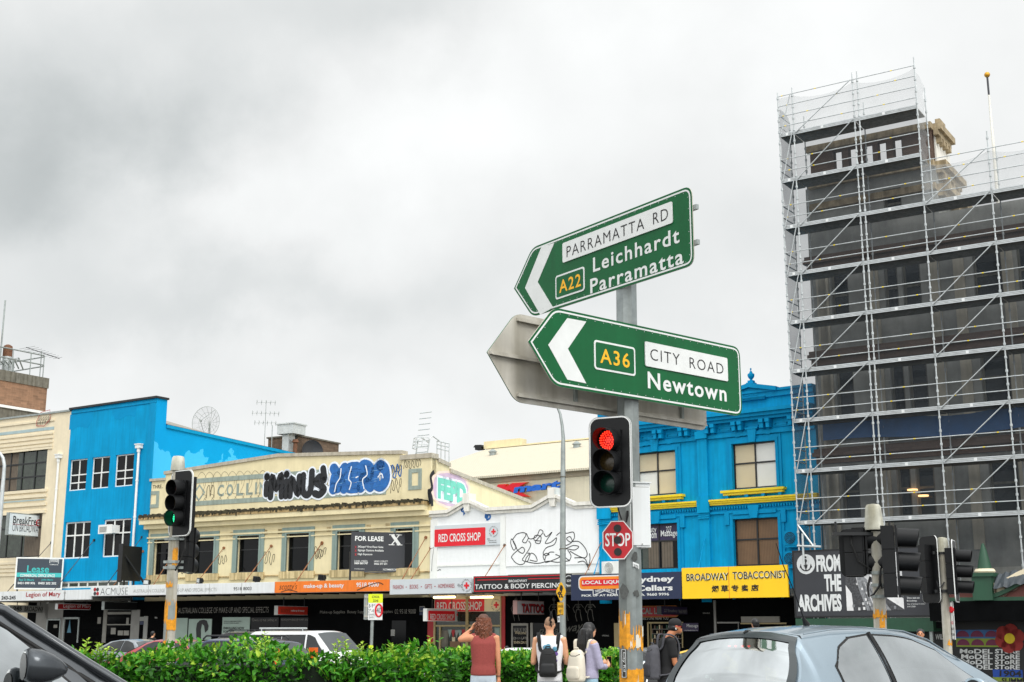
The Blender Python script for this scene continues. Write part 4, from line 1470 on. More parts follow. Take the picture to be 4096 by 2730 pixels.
 mb.build('yellow_band', M_['yellow'], t)
 mb = MB()
 for a, b in ((.76, pc - w / 2 - .07), (pc + w / 2 + .07, L)):
  x = a
  while x < b:
   mb.box(x, x + .07, -.12, -.002, zy - .33, zy - .22)
   x += .14
 mb.build('dentil_row', M_['bluetrim'], t)
 for r in (up, upl):
  a, b, c, d = r
  mb = MB()
  for o, y in ((.28, -.06), (.14, -.10)):
   mb.box(a - o, a - o + .14, y, -.002, c, d + o)
   mb.box(b + o - .14, b + o, y, -.002, c, d + o)
   mb.box(a - o, b + o, y - .003, -.002, d + o - .14, d + o)
  m = (a + b) / 2
  mb.prism([(m - .16, d), (m + .16, d), (m + .24, d + .62), (m - .24, d + .62)], -.2, -.002)
  mb.box(m - .32, m + .32, -.22, -.002, d + .6, d + .68)
  for s in (-1, 1):
   mb.ribbon(smooth_path([(m + s * .9, d + .33), (m + s * .65, d + .36), (m + s * .4, d + .5), (m + s * .35, d + .38), (m + s * .5, d + .36)]), .07, -.11)
  mb.build('window_surround', M_['bluetrim'], t)
  mb = MB()
  mb.box(a - .55, b + .45, -.32, -.002, c - .16, c - .05)
  mb.box(a - .45, b + .35, -.24, -.002, c - .28, c - .16)
  mb.build('window_sill', M_['yellow'], t)
  mb = MB()
  for x in (a - .35, a + (b - a) * .3, a + (b - a) * .68, b + .12):
   mb.box(x, x + .16, -.24, -.002, max(c - .72, zy + .15), c - .29)
  mb.box(a - .3, b + .25, -.03, -.002, c - .66, c - .62)
  mb.build_each('sill_bracket', M_['bluetrim'], t)
 def blinds_u(p, a, b, c, d, v):
  m, k = a + (b - a) * .5, c + (d - c) * .56
  p.box(a, m, v, v + .02, k, d, 1)
  p.box(m, b, v, v + .02, k, d, 2)
  p.box(a, m, v, v + .02, c, k, 1)
  p.box(m, b, v, v + .02, c, k, 2)
 def blinds_l(p, a, b, c, d, v):
  m = a + (b - a) * .5
  p.box(a, m, v, v + .02, c + (d - c) * .55, d, 1)
  p.box(m, b, v, v + .02, c, d, 1)
  p.box(a, m, v, v + .02, c, c + (d - c) * .55, 2)
 def curt(p, a, b, c, d, v):
  k = c + (d - c) * .62
  m = (a + b) / 2
  p.box(a, b, v - .02, v + .02, k, d, 5)
  p.box(a, a + (b - a) * .3, v, v + .02, c, k, 6)
  p.box(a + (b - a) * .22, m, v - .01, v + .01, c, k, 4)
  p.box(m, b, v, v + .02, c, k, 0)
  p.box(m + (b - m) * .1, b - (b - m) * .35, v - .01, v, c, k, 4)
 window(t, up, .1, (.5,), (.56,), .07, M_['black'], blinds_u)
 window(t, upl, .1, (.5,), (.56,), .07, M_['black'], blinds_l)
 window(t, lo, .1, (.5,), (.56,), .07, M_['black'], lambda p, a, b, c, d, v: p.box(a, b, v, v + .02, c, d, 3))
 wl = window(t, lol, .1, (.5,), (.62,), .06, M_['black'], curt)
 mb = MB()
 a, b, c, d = lol
 m = (a + b) / 2
 k = c + (d - c) * .62
 mb.text('227', m + .42, b - .42, d - .42, d - .14, .085, .01)
 mb.text('Massage', m + .12, b - .1, k + .12, k + .5, .085, .01)
 mb.text('Beauty', a + .2, m - .12, d - .48, d - .1, .085, .01)
 mb.text('Room', a + .5, m - .12, k + .14, k + .5, .085, .01)
 mb.build('window_lettering', M_['reflw'], wl)
 for r in (lo, lol):
  a, b, c, d = r
  mb = MB()
  for o, y in ((.3, -.06), (.15, -.10)):
   mb.box(a - o, a - o + .15, y, -.002, GZ + 3.3, d + o)
   mb.box(b + o - .15, b + o, y, -.002, GZ + 3.3, d + o)
   mb.box(a - o, b + o, y - .003, -.002, d + o - .15, d + o)
  m = (a + b) / 2
  for s in (-1, 1):
   mb.box(m + s * .65 - .45, m + s * .65 + .45, -.15, -.002, d + .2, d + .38)
   mb.box((a if s < 0 else b) + s * .3 - .12, (a if s < 0 else b) + s * .3 + .12, -.12, -.002, d - .25, d + .34)
  mb.prism([(m - .18, d), (m + .18, d), (m + .28, d + .58), (m - .28, d + .58)], -.22, -.002)
  mb.build('window_surround', M_['bluetrim'], t)
 for i, (x0, y0, x1, y1, lab) in enumerate(((1362, 1088, 1478, 1184, 'blue painted air conditioner, upper of two beside the timber blind window'), (1365, 1232, 1470, 1330, 'blue painted air conditioner, lower of two beside the timber blind window'))):
  r = RB.rc(6, x0, y0, x1, y1, -.45)
  ac_unit(RB, r, -.45, lab, M_['bluetrim'], M_['dark'], 'blue wall air conditioners')
 r = RB.rc(6, 98, 1302, 222, 1388, -.6)
 ac_unit(RB, r, -.6, 'white air conditioner with round fan on the awning behind the stop sign', M_['white'], M_['stone'], None)
def ac_unit(fr, r, v, lab, case, fan, group):
 o = fr.P(r[0], v, r[2])
 t = thing('air_conditioner', lab, 'air conditioner', o, fr.ang, group)
 w, h = r[1] - r[0], r[3] - r[2]
 mb = MB()
 mb.box(0, w, 0, .38, 0, h)
 mb.box(.05, w - .05, .02, .34, -.1, 0)
 mb.build('case', case, t)
 mb = MB()
 cx, cz, rr = w * .42, h * .5, min(w, h) * .42
 mb.lathe([(rr, -.012), (rr, -.001)], (cx, 0, cz), 20, 1, 'y')
 for k in (1.0, .78, .56, .34, .14):
  mb.tube([(cx + rr * k * math.cos(a), -.02, cz + rr * k * math.sin(a)) for a in [2 * math.pi * i / 20 for i in range(21)]], .013, 4)
 mb.build('fan_grille', [case, fan], t)
blue_right()
# ------------------------------------------------------------ awnings, shop signs and shopfronts
AV = -3.2        # how far the awnings reach out over the footpath
def tq(mb, f, k, body, x0, y0, x1, y1, v=-.012, bold=0.0, mi=0, **kw):
 a, b = f.uv(Z(k, x0, y0), v), f.uv(Z(k, x1, y1), v)
 mb.text(body, a[0], b[0], a[1], b[1], v, bold, mi, **kw)
def words(parent, f, k, items, mat, v=-.012, name='lettering', bold=0.0):
 mb = MB()
 for it in items:
  body, x0, y0, x1, y1 = it[:5]
  tq(mb, f, k, body, x0, y0, x1, y1, v, it[5] if len(it) > 5 else bold)
 return mb.build(name, mat, parent)
def awning(fr, label, u0, u1, zb, zt, rods, fascia, soffit=None, rodmat=None):
 o = fr.P(u0, 0, 0)
 t = thing('shop_awning', label, 'awning', o, fr.ang, 'awnings over the shop fronts')
 w = u1 - u0
 mb = MB()
 mb.box(0, w, AV + .1, -.02, zb + .1, zb + .28)
 mb.build('roof', M_['galv'], t)
 mb = MB()
 mb.box(.02, w - .02, AV + .12, -.03, zb + .06, zb + .098)
 n = int(w / 1.1)
 for k in range(n + 1):
  x = .05 + (w - .1) * k / n
  mb.box(x - .03, x + .03, AV + .14, -.04, zb - .02, zb + .058)
 mb.build('soffit', soffit or M_['soffit'], t)
 mb = MB()
 mb.box(0, w, AV, AV + .1, zb, zt)
 mb.build('fascia', fascia, t)
 for i, (k, xa, ya, xb, yb) in enumerate(rods):
  a = fr.uv(Z(k, xa, ya), -.05)
  b = fr.uv(Z(k, xb, yb), AV + .4)
  pa, pb = Vector((a[0] - u0, -.05, a[1])), Vector((b[0] - u0, AV + .4, zb + .25))
  mb = MB()
  mb.cyl(pa, pb, .022, n=6)
  d = (pb - pa).normalized()
  for s in (.55, .8):
   m = pa.lerp(pb, s)
   mb.cyl(m - d * .18, m + d * .18, .034, n=6)
  mb.lathe([(.085, -.03), (.085, .04), (.05, .06)], (pa.x, pa.y, pa.z), 10, 0, 'y')
  mb.build('tie_rod', rodmat or M_['rust'], t)
 return t
def fascia_sign(name, label, fr, k, x0, y0, x1, y1, mat, th=.1, cat='shop sign'):
 v = AV - th - .015
 r = fr.rc(k, x0, y0, x1, y1, v)
 return sign(name, label, cat, fr, r, v, mat, th, 'shop signs on the awnings')
def zpair(fr, k, x, y0, y1):
 return fr.uv(Z(k, x, y1), AV)[1], fr.uv(Z(k, x, y0), AV)[1]
# ---- striped and blue buildings: one white awning
zb, zt = zpair(LB, 2, 400, 829, 910)
ue = LB.uv(Z(2, 736, 850), AV)[0]
awning(LB, 'white awning under the blue and striped cream buildings at far left', LB.uv(Z(2, -120, 880), AV)[0], ue, zb, zt,
    [(2, 755, 425, 400, 825), (2, 412, 445, 20, 840), (2, 1140, 402, 800, 760)], M_['signwhite'], rodmat=M_['black'])
t, f, w, h = fascia_sign('society_fascia_sign', 'white fascia sign lettered 243-245 and Legion of Mary in red', LB, 2, -110, 842, 733, 901, M_['signwhite'])
words(t, f, 2, [('243-245', 10, 904, 128, 872, .03)], M_['ink'])
words(t, f, 2, [('Legion of Mary', 207, 893, 487, 838, .012)], M_['deepred'], name='red_lettering')
mb = MB()
u, z = f.uv(Z(2, 520, 865), -.012)
mb.box(u - .02, u + .02, -.02, -.002, z - .28, z + .26)
mb.box(u - .1, u + .1, -.02, -.003, z + .1, z + .14)
mb.box(u - .08, u + .08, -.02, -.003, z - .3, z - .24)
mb.build('emblem', M_['stone'], t)
# ---- cream building: white then orange
zb, zt = zpair(CR, 3, 600, 1310, 1408)
zb4, zt4 = zpair(CR, 4, 500, 1395, 1500)
zb, zt = (zb + zb4) / 2, (zt + zt4) / 2
ua, ub = CR.uv(Z(2, 740, 840), AV)[0], CR.uv(Z(4, 1040, 1430), AV)[0]
awning(CR, 'long awning under the cream building, white then orange', ua, ub, zb, zt,
    [(3, 660, 992, 370, 1300), (3, 1085, 975, 805, 1300), (3, 1540, 945, 1275, 1290), (4, 418, 1065, 150, 1400), (4, 1350, 1010, 1105, 1385), (3, 170, 1105, 0, 1275), (2, 1150, 515, 870, 790), (4, 1395, 1105, 1180, 1390)],
    M_['signwhite'], soffit=M_['dark'])
v = AV - .115
um = CR.uv(Z(3, 1117, 1340), v)[0]
t, f, w, h = sign('college_fascia_sign', 'long white fascia sign of a make-up college with four dots', 'shop sign', CR, (ua, um - .01, zb + .02, zt - .02), v, M_['signwhite'], .1, 'shop signs on the awnings')
words(t, f, 2, [('ACMUSE', 806, 866, 1030, 806, -.022)], M_['charcoal'], name='logo_lettering')
words(t, f, 3, [('AUSTRALIAN COLLEGE OF MAKE-UP AND SPECIAL EFFECTS', -150, 1393, 597, 1348, -.012)], M_['stone'])
words(t, f, 3, [('9518 8003', 748, 1372, 910, 1340, .0)], M_['ink'], name='phone_number')
mb = MB()
for i, (x, y) in enumerate(((762, 822), (784, 822), (762, 855), (784, 855))):
 u, z = f.uv(Z(2, x, y), -.012)
 mb.lathe([(.11, -.012), (.11, -.001)], (u, 0, z), 14, i in (1, 2), 'y')
mb.build('dot_emblem', [M_['deepred'], M_['charcoal']], t)
mb = MB()
for k in range(1, 6):
 mb.box(w * k / 6 - .01, w * k / 6 + .01, -.004, -.001, 0, h)
mb.build('panel_joint', M_['stone'], t)
uo = CR.uv(Z(4, 1025, 1430), v)[0]
t, f, w, h = sign('orange_fascia_sign', 'orange fascia sign reading make-up & beauty 9518 9000', 'shop sign', CR, (um + .01, uo, zb + .02, zt - .0), v, M_['orange'], .1, 'shop signs on the awnings')
words(t, f, 4, [('make-up & beauty', 257, 1475, 618, 1418, .02), ('9518 9000', 728, 1455, 930, 1410, .02)], M_['reflw'])
mb = MB()
tq(mb, f, 3, "scotty's", 1160, 1383, 1318, 1305, -.012, -.005, shear=.25)
a, b = f.uv(Z(4, 40, 1510), -.012)[0], f.uv(Z(4, 200, 1500), -.012)[0]
mb.ribbon(smooth_path([(a + .1, .03), (a + (b - a) * .5, h * .24), (b, .03)]), .05, -.012)
c, d = f.uv(Z(4, 735, 1495), -.012)[0], f.uv(Z(4, 970, 1440), -.012)[0]
mb.ribbon(smooth_path([(c, .06), (c + (d - c) * .5, h * .55), (d - .3, h * .72), (d, h * .55)]), .05, -.014)
mb.build('script_lettering', M_['wood'] if False else pm('brown_script', '#5a3418', .6), t)
# ---- white building
zb, zt = zpair(WH, 5, 300, 1275, 1392)
ua, ub = WH.uv(Z(4, 1048, 1440), AV)[0], WH.uv(Z(5, 1430, 1300), AV)[0]
awning(WH, 'awning under the white gabled building, grey then black', ua, ub, zb, zt, [(5, 825, 968, 590, 1262), (5, 1695, 930, 1500, 1235)], M_['signwhite'])
um = WH.uv(Z(5, 525, 1330), v)[0]
t, f, w, h = sign('charity_fascia_sign', 'pale grey fascia sign listing FASHION BOOKS GIFTS HOMEWARES in red', 'shop sign', WH, (ua - .05, um, zb - .05, zt + .06), v, MATS['sign_grey'], .1, 'shop signs on the awnings')
words(t, f, 4, [('FASHION', 1057, 1473, 1150, 1435, .0), ('BOOKS', 1207, 1470, 1283, 1431, .0), ('GIFTS', 1342, 1468, 1406, 1428, .0), ('HOMEWARES', 1462, 1464, 1608, 1423, .0), ('.', 1170, 1459, 1181, 1450, .04), ('.', 1306, 1456, 1317, 1447, .04), ('.', 1428, 1453, 1439, 1443, .04)], M_['deepred'])
u, z = f.uv(Z(5, 484, 1328), -.012)
emblem(t, u, z, .34, -.012)
words(t, f, 4, [('the', 1635, 1432, 1652, 1424, .02), ('power of', 1635, 1446, 1682, 1432, .02), ('humanity', 1640, 1457, 1682, 1446, .02)], M_['ink'], name='slogan')
t, f, w, h = sign('tattoo_fascia_sign', 'black fascia sign reading TATTOO & BODY PIERCING between red lines', 'shop sign', WH, (um + .14, ub, zb - .03, zt + .12), v, M_['black'], .1, 'shop signs on the awnings')
words(t, f, 5, [('BROADWAY', 862, 1300, 1028, 1273, .01), ('TATTOO & BODY PIERCING', 558, 1362, 1338, 1302, .012), ('229', 1381, 1295, 1420, 1275, .01), ('Broadway Broadway', 1373, 1330, 1428, 1320, .02), ('T: 955 22 82', 1371, 1342, 1428, 1333, .02)], M_['reflw'])
mb = MB()
u, z = f.uv(Z(5, 1401, 1286), -.012)
mb.tube([(u + .24 * math.cos(a), -.012, z + .24 * math.sin(a)) for a in [2 * math.pi * i / 20 for i in range(21)]], .018, 4)
mb.build('number_ring', M_['reflw'], t)
mb = MB()
x1 = f.uv(Z(5, 1362, 1300), -.01)[0]
for z in (.05, h - .07):
 mb.box(.06, x1, -.012, -.001, z, z + .035)
mb.box(.05, .085, -.012, -.001, .05, h - .05)
a, b = f.uv(Z(5, 850, 1285), -.01)[0], f.uv(Z(5, 1035, 1283), -.01)[0]
mb.box(.25, a, -.012, -.001, h * .74, h * .74 + .03)
mb.box(b, x1, -.012, -.001, h * .74, h * .74 + .03)
mb.build('red_line', M_['red'], t)
# ---- Victorian blue building
zb, zt = zpair(RB, 6, 900, 1338, 1552)
ua, ub = RB.uv(Z(5, 1432, 1300), AV)[0], RB.uv(Z(6, 1403, 1430), AV)[0]
awning(RB, 'deep awning under the Victorian blue building, navy then yellow', ua, ub, zb + .05, zb + .5, [(6, 820, 1130, 735, 1338), (5, 1700, 985, 1572, 1225)], M_['navy'], rodmat=M_['bluetrim'])
um = RB.uv(Z(6, 656, 1450), v)[0]
z0, z1 = RB.uv(Z(6, 300, 1566), v)[1], RB.uv(Z(6, 300, 1382), v)[1]
t, f, w, h = sign('liquor_fascia_sign', 'navy fascia sign with red and orange LOCAL LIQUOR badge behind the steel pole', 'shop sign', RB, (ua, um - .02, z0, z1), v, M_['navy'], .1, 'shop signs on the awnings')
def q15(x, y, vv=-.012):
 return f.uv(Z(15, x, y), vv)
a, b = q15(35, 1392), q15(345, 1480)
bw = (b[0] - a[0]) * 1.28
mb = MB()
mb.prism(rrect(a[0] - .06, a[0] + bw + .06, b[1] - .06, a[1] + .06, .22), -.012, -.001, 0)
mb.prism(rrect(a[0], a[0] + bw, b[1], a[1], .18), -.02, -.013, 1)
mb.prism(rrect(a[0] + .12, a[0] + bw - .12, b[1] + .15, a[1] - .12, .05), -.026, -.021, 2)
zz = b[1]
mb.prism([(a[0] + .75, zz - .3), (a[0] + bw * .5, zz - .1), (a[0] + bw - .75, zz - .3), (a[0] + bw - .75, zz - .0), (a[0] + .75, zz - .0)][::-1], -.012, -.001, 0)
mb.prism([(a[0] + .8, zz - .25), (a[0] + bw * .5, zz - .06), (a[0] + bw - .8, zz - .25), (a[0] + bw - .8, zz + .0), (a[0] + .8, zz + .0)][::-1], -.016, -.0125, 3)
mb.build('badge', [M_['reflw'], pm('badge_orange', '#f08a12', .4), M_['red'], M_['navy']], t)
mb = MB()
mb.text('LOCAL LiQUOR', a[0] + .17, a[0] + bw - .17, b[1] + .2, a[1] - .17, -.03, .03)
mb.text("THERE'S ONE NEAR YOU", a[0] + .88, a[0] + bw - .88, zz - .17, zz - .05, -.02, .02, arc=.06)
p0, p1 = q15(52, 1544), q15(341, 1522)
mb.text('PICK UP AT REAR', p0[0], p1[0], p0[1], p1[1], -.012, .03)
mb.build('lettering', M_['reflw'], t)
words(t, f, 6, [('Sydney', 325, 1458, 602, 1398, .03), ('Cellars', 340, 1508, 593, 1462, .03), ('Ph. 9660 9996', 360, 1542, 568, 1518, .02)], M_['reflw'], name='cellar_lettering')
z0, z1 = RB.uv(Z(6, 1030, 1555), v)[1], RB.uv(Z(6, 1030, 1335), v)[1]
t, f, w, h = sign('tobacconist_fascia_sign', 'bright yellow BROADWAY TOBACCONIST fascia sign with Chinese characters', 'shop sign', RB, (um + .02, ub, z0, z1), v, M_['signyellow'], .1, 'shop signs on the awnings')
mb = MB()
for bo, mi, dv in ((.05, 1, .0), (.008, 0, -.008)):
 tq(mb, f, 6, 'BROADWAY', 690, 1438, 983, 1378, -.012 + dv, bo, mi)
 tq(mb, f, 6, 'TOBACCONIST', 1012, 1426, 1385, 1362, -.012 + dv, bo, mi)
for ch, x0, y0, x1, y1 in (('烟', 866, 1516, 913, 1468), ('草', 931, 1514, 981, 1465), ('专', 1003, 1512, 1051, 1463), ('卖', 1073, 1510, 1119, 1462), ('店', 1140, 1508, 1191, 1460)):
 tq(mb, f, 6, ch, x0, y0, x1, y1, -.012, .03, 0, res=2)
mb.build('lettering', [M_['ink'], pm('letter_edge', '#f6efc0', .5)], t)
mb = MB()
mb.box(w * .455, w * .46, -.003, -.001, 0, h)
mb.build('panel_joint', M_['orange'], t)
# ------------------------------------------------------------ signs hung under the awnings, end-on to the street
def hang(name, label, fr, k, x0, y0, y0b, x1, y1, y1b, face, end, v0=-2.9, th=.22, drop=.5, group='box signs hung under the awnings'):
 a = fr.uv(Z(k, x0, (y0 + y0b) / 2), v0)
 o = fr.P(a[0], v0, 0)
 f = Fr(o.x, o.y, fr.ang + rad(90))
 z1, z0 = f.uv(Z(k, x0, y0))[1], f.uv(Z(k, x0, y0b))[1]
 u1 = f.uv(Z(k, x1, (y1 + y1b) / 2))[0]
 t = thing(name, label, 'hanging sign', f.P(0, 0, z0), f.ang, group)
 g = Fr(o.x, o.y, f.ang, z0)
 h = z1 - z0
 mb = MB()
 mb.box(0, u1, 0, th, 0, h)
 mb.build('panel', face, t)
 mb = MB()
 mb.box(-.03, 0, -.012, th + .012, -.03, h + .03)
 mb.box(u1, u1 + .03, -.012, th + .012, -.03, h + .03)
 mb.box(0, u1, -.012, th + .012, h, h + .03)
 mb.box(0, u1, -.012, th + .012, -.03, 0)
 mb.build('frame', end, t)
 mb = MB()
 for x in (u1 * .2, u1 * .8):
  mb.cyl((x, th / 2, h), (x, th / 2, h + drop), .025)
 mb.build('hanger', M_['black'], t)
 return t, g, u1, h
t, f, w, h = hang('address_box_sign', 'grey box sign reading 245 BROADWAY hung under the white awning', LB, 13, 95, 290, 350, 458, 298, 350, M_['stone'], M_['galv'], -2.6)
words(t, f, 13, [('245', 122, 338, 208, 298, .04), ('BROADWAY', 230, 345, 438, 302, .02)], M_['ink'])
t, f, w, h = hang('society_box_sign', 'dark red box sign with pale script under the white awning', LB, 13, 545, 275, 322, 893, 282, 330, M_['deepred'], M_['signwhite'], -2.6)
words(t, f, 13, [('Legion of Mary', 595, 318, 862, 282, .0)], M_['signwhite'])
t, f, w, h = hang('black_box_sign', 'blank black box sign with white end under the awning corner', LB, 13, 985, 255, 325, 1305, 262, 328, M_['black'], M_['galv'], -2.6)
t, f, w, h = hang('beauty_box_sign', 'red box sign with brown script hung under the orange awning', CR, 14, 553, 460, 545, 915, 470, 550, pm('box_red', '#c4301f', .5, var=.06), M_['stone'], -2.7)
words(t, f, 14, [('make-up & beauty', 690, 520, 832, 498, .02)], M_['signwhite'])
mb = MB()
tq(mb, f, 14, "scotty's", 585, 540, 680, 475, -.012, -.005, shear=.25)
mb.build('script_lettering', MATS['brown_script'], t)
t, f, w, h = hang('charity_box_sign', 'red and white RED CROSS SHOP box sign hung end-on under the grey awning', WH, 11, 172, 550, 685, 555, 595, 715, MATS['sign_grey'], M_['white'], -2.8)
mb = MB()
mb.box(.1, w * .84, -.014, -.001, .0, h * .86)
mb.build('red_field', M_['red'], t)
words(t, f, 11, [('RED CROSS SHOP', 210, 675, 487, 612, .012)], M_['reflw'], v=-.022)
emblem(t, w * .92, h * .55, w * .055, -.012)
t, f, w, h = hang('tattoo_box_sign', 'pale box sign with shadowed TATTOO letters under the black awning', WH, 11, 1232, 456, 604, 1570, 490, 622, pm('box_pale', '#b9b4b6', .5, var=.06), pm('box_pink', '#a8837c', .5), -2.6)
mb = MB()
tq(mb, f, 11, 'TATTOO', 1290, 598, 1556, 500, -.008, .05, 1)
tq(mb, f, 11, 'TATTOO', 1284, 590, 1550, 492, -.016, .03, 0)
mb.build('lettering', [M_['deepred'], M_['ink']], t)
t, f, w, h = hang('number_box_sign', 'dark purple box sign reading 227 Broadway 9660 8883 behind the pole', RB, 12, 870, 375, 460, 1185, 395, 462, M_['purple'], M_['black'], -2.4)
words(t, f, 12, [('227 Broadway', 900, 450, 1058, 405, .0), ('9660 8883', 1072, 455, 1172, 412, .0)], M_['stone'])
# ------------------------------------------------------------ what stands under the awnings
SG = -.02
def panel(mb, fr, k, x0, y0, x1, y1, v, mi=0, th=.04):
 a, b, c, d = fr.rc(k, x0, y0, x1, y1, v)
 mb.box(a, b, v, v + th, c, d, mi)
 return a, b, c, d
def shopfronts():
 B_ = bpy.data.objects
 t = B_['blue_building']
 zb = LB.uv(Z(2, 400, 910), AV)[1]
 mb = MB()
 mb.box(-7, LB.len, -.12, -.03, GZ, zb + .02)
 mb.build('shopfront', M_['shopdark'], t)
 mb = MB()
 for q in ((350, 255, 430, 640), (430, 262, 590, 412), (565, 400, 598, 640), (1238, 330, 1300, 640)):
  panel(mb, LB, 13, *q, -.14)
 mb.build_each('shop_pier', M_['shopgrey'], t)
 mb = MB()
 a, b, c, d = LB.rc(13, 600, 400, 735, 640, -.14)
 for (x0, x1, z0, z1) in ((a, a + .12, c, d), (b - .12, b, c, d), (a, b, d - .12, d)):
  mb.box(x0, x1, -.17, -.1, z0, z1)
 a, b, c, d = LB.rc(13, 445, 415, 560, 640, -.14)
 for (x0, x1, z0, z1) in ((a, a + .1, c, d), (b - .1, b, c, d), (a, b, d - .1, d)):
  mb.box(x0, x1, -.17, -.1, z0, z1)
 mb.build('door_frame', M_['galv'], t)
 mb = MB()
 panel(mb, LB, 13, 745, 330, 980, 640, -.12)
 panel(mb, LB, 13, 992, 330, 1232, 640, -.12)
 panel(mb, LB, 13, 470, 425, 545, 640, -.115)
 panel(mb, LB, 13, 615, 412, 722, 640, -.115)
 mb.build_each('shop_window', M_['glass'], t)
 mb = MB()
 panel(mb, LB, 13, 1000, 352, 1228, 372, -.16)
 panel(mb, LB, 13, 992, 465, 1232, 474, -.16)
 panel(mb, LB, 13, 980, 270, 990, 640, -.16)
 panel(mb, LB, 13, 505, 470, 535, 500, -.16)
 for x in (1110, 1165):
  panel(mb, LB, 13, x, 525, x + 45, 570, -.15)
 panel(mb, LB, 13, 920, 400, 945, 460, -.15)
 panel(mb, LB, 13, 1190, 405, 1208, 465, -.15)
 panel(mb, LB, 13, 1045, 500, 1085, 560, -.15)
 mb.build_each('window_display', M_['soffit'], t)
 mb = MB()
 p = LB.rc(13, 640, 425, 668, 545, -.16)
 mb.prism([(p[0], p[2]), (p[1], p[2]), ((p[0] + p[1]) / 2 + .06, p[3] - .3), ((p[0] + p[1]) / 2, p[3]), ((p[0] + p[1]) / 2 - .06, p[3] - .3)], -.17, -.15)
 mb.build('statue_poster', pm('pale_blue_print', '#4d7f95', .6, var=.2), t)
 t = B_['cream_corner_building']
 L = CR.len
 mb = MB()
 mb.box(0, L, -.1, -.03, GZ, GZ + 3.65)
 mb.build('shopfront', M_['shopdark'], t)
 mb = MB()
 panel(mb, CR, 13, 1355, 390, 1378, 640, -.14)
 mb.build('stone_pier', M_['stone'], t)
 words(t, CR, 13, [('AUSTRALIAN COLLEGE OF MAKE-UP AND SPECIAL EFFECTS', 1675, 363, 2530, 302, -.01)], M_['soffit'], v=-.12)
 words(t, CR, 14, [('Make-up Supplies', 993, 545, 1255, 503, -.01), ('Beauty Supplies', 1280, 543, 1500, 500, -.01), ('Supplies', 1620, 540, 1755, 498, -.01), ('02 9518 9000', 1775, 538, 1995, 490, -.01)], M_['soffit'], v=-.12, name='shop_lettering')
 words(t, CR, 14, [('Check us out online at', 282, 617, 540, 588, -.01), ('scottysmakeup.com.au', 583, 617, 863, 586, -.01)], M_['soffit'], v=-.13, name='window_lettering')
 mb = MB()
 for q in ((275, 578, 555, 760), (582, 580, 865, 760), (1745, 610, 1890, 860)):
  panel(mb, CR, 14, *q, -.12)
 mb.build_each('shop_window', M_['glass'], t)
 mb = MB()
 for q in ((1640, 408, 1755, 635), (1778, 416, 1985, 612), (2095, 400, 2345, 590)):
  panel(mb, CR, 13, *q, -.13)
 mb.build_each('poster', pm('pale_green_poster', '#9fb3a8', .5, var=.06), t)
 words(t, CR, 13, [('ENROLLING NOW', 2102, 515, 2298, 490, .02), ('FOR 2025', 2102, 548, 2205, 524, .02), ('DIPLOMA OF SCREEN AND MEDIA', 2106, 460, 2250, 450, .02), ('AUSTRALIAN PREMIER MAKEUP SCHOOL', 2106, 443, 2272, 433, .02), ('ACMUSE', 1662, 618, 1742, 598, .0)], M_['ink'], v=-.145, name='poster_lettering')
 words(t, CR, 13, [('LIMITED', 2100, 574, 2158, 558, .02), ('ENTRY', 1780, 612, 1830, 596, .02)], M_['deepred'], v=-.145, name='red_poster_lettering')
 mb = MB()
 pts = [(1848, 600), (1845, 510), (1855, 455), (1880, 430), (1920, 422), (1945, 432), (1962, 480), (1955, 520), (1930, 545), (1920, 480), (1900, 460), (1888, 520), (1890, 600)]
 mb.prism([CR.uv(Z(13, x, y), -.15) for x, y in pts][::-1], -.15, -.14)
 mb.build('poster_figure', M_['ink'], t)
 mb = MB()
 for k, q in ((14, (2035, 460, 2087, 515)), (13, (1316, 396, 1352, 435))):
  panel(mb, CR, k, *q, -.15)
 panel(mb, CR, 14, 1735, 703, 1775, 770, -.15)
 panel(mb, CR, 13, 1457, 397, 1477, 412, -.15)
 mb.build_each('notice', M_['stone'], t)
 mb = MB()
 for k, q in ((14, (2035, 518, 2085, 552)), (13, (1316, 438, 1350, 470)), (14, (2040, 468, 2082, 505))):
  panel(mb, CR, k, *q, -.165, th=.012)
 mb.build_each('blue_notice', M_['navy'], t)
 t = B_['white_gabled_building']
 L = WH.len
 mb = MB()
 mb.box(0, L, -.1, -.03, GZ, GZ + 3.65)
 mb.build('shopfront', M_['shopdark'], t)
 mb = MB()
 panel(mb, WH, 11, 178, 685, 248, 1080, -.18)
 panel(mb, WH, 11, 1040, 400, 1088, 1080, -.18)
 mb.build_each('red_pier', M_['deepred'], t)
 mb = MB()
 panel(mb, WH, 11, 258, 408, 1036, 578, -.15)
 mb.build('shop_header', pm('warm_white_board', '#d9cfb0', .5, var=.04), t)
 mb = MB()
 a, b, c, d = WH.rc(11, 262, 440, 842, 576, -.17)
 mb.prism(rrect(a, b, c, d, .04), -.17, -.152)
 mb.build('header_red_field', M_['red'], t)
 words(t, WH, 11, [('RED CROSS SHOP', 285, 566, 815, 462, .012)], M_['signwhite'], v=-.185, name='header_lettering')
 u, z = WH.uv(Z(11, 985, 502), -.17)
 emblem(t, u, z, .34, -.17)
 mb = MB()
 panel(mb, WH, 11, 258, 580, 1036, 738, -.125)
 panel(mb, WH, 11, 258, 760, 1036, 1080, -.125)
 mb.build_each('shop_window', pm('lit_shop_glass', '#20281f', .08, var=.5, scale=3), t)
 mb = MB()
 for q in ((248, 578, 262, 1080), (625, 408, 650, 1080), (1030, 408, 1042, 1080), (248, 738, 1040, 756), (312, 756, 326, 1080)):
  panel(mb, WH, 11, *q, -.2, th=.1)
 mb.build('shop_frame', pm('brass_frame', '#a8976c', .5, var=.08), t)
 mb = MB()
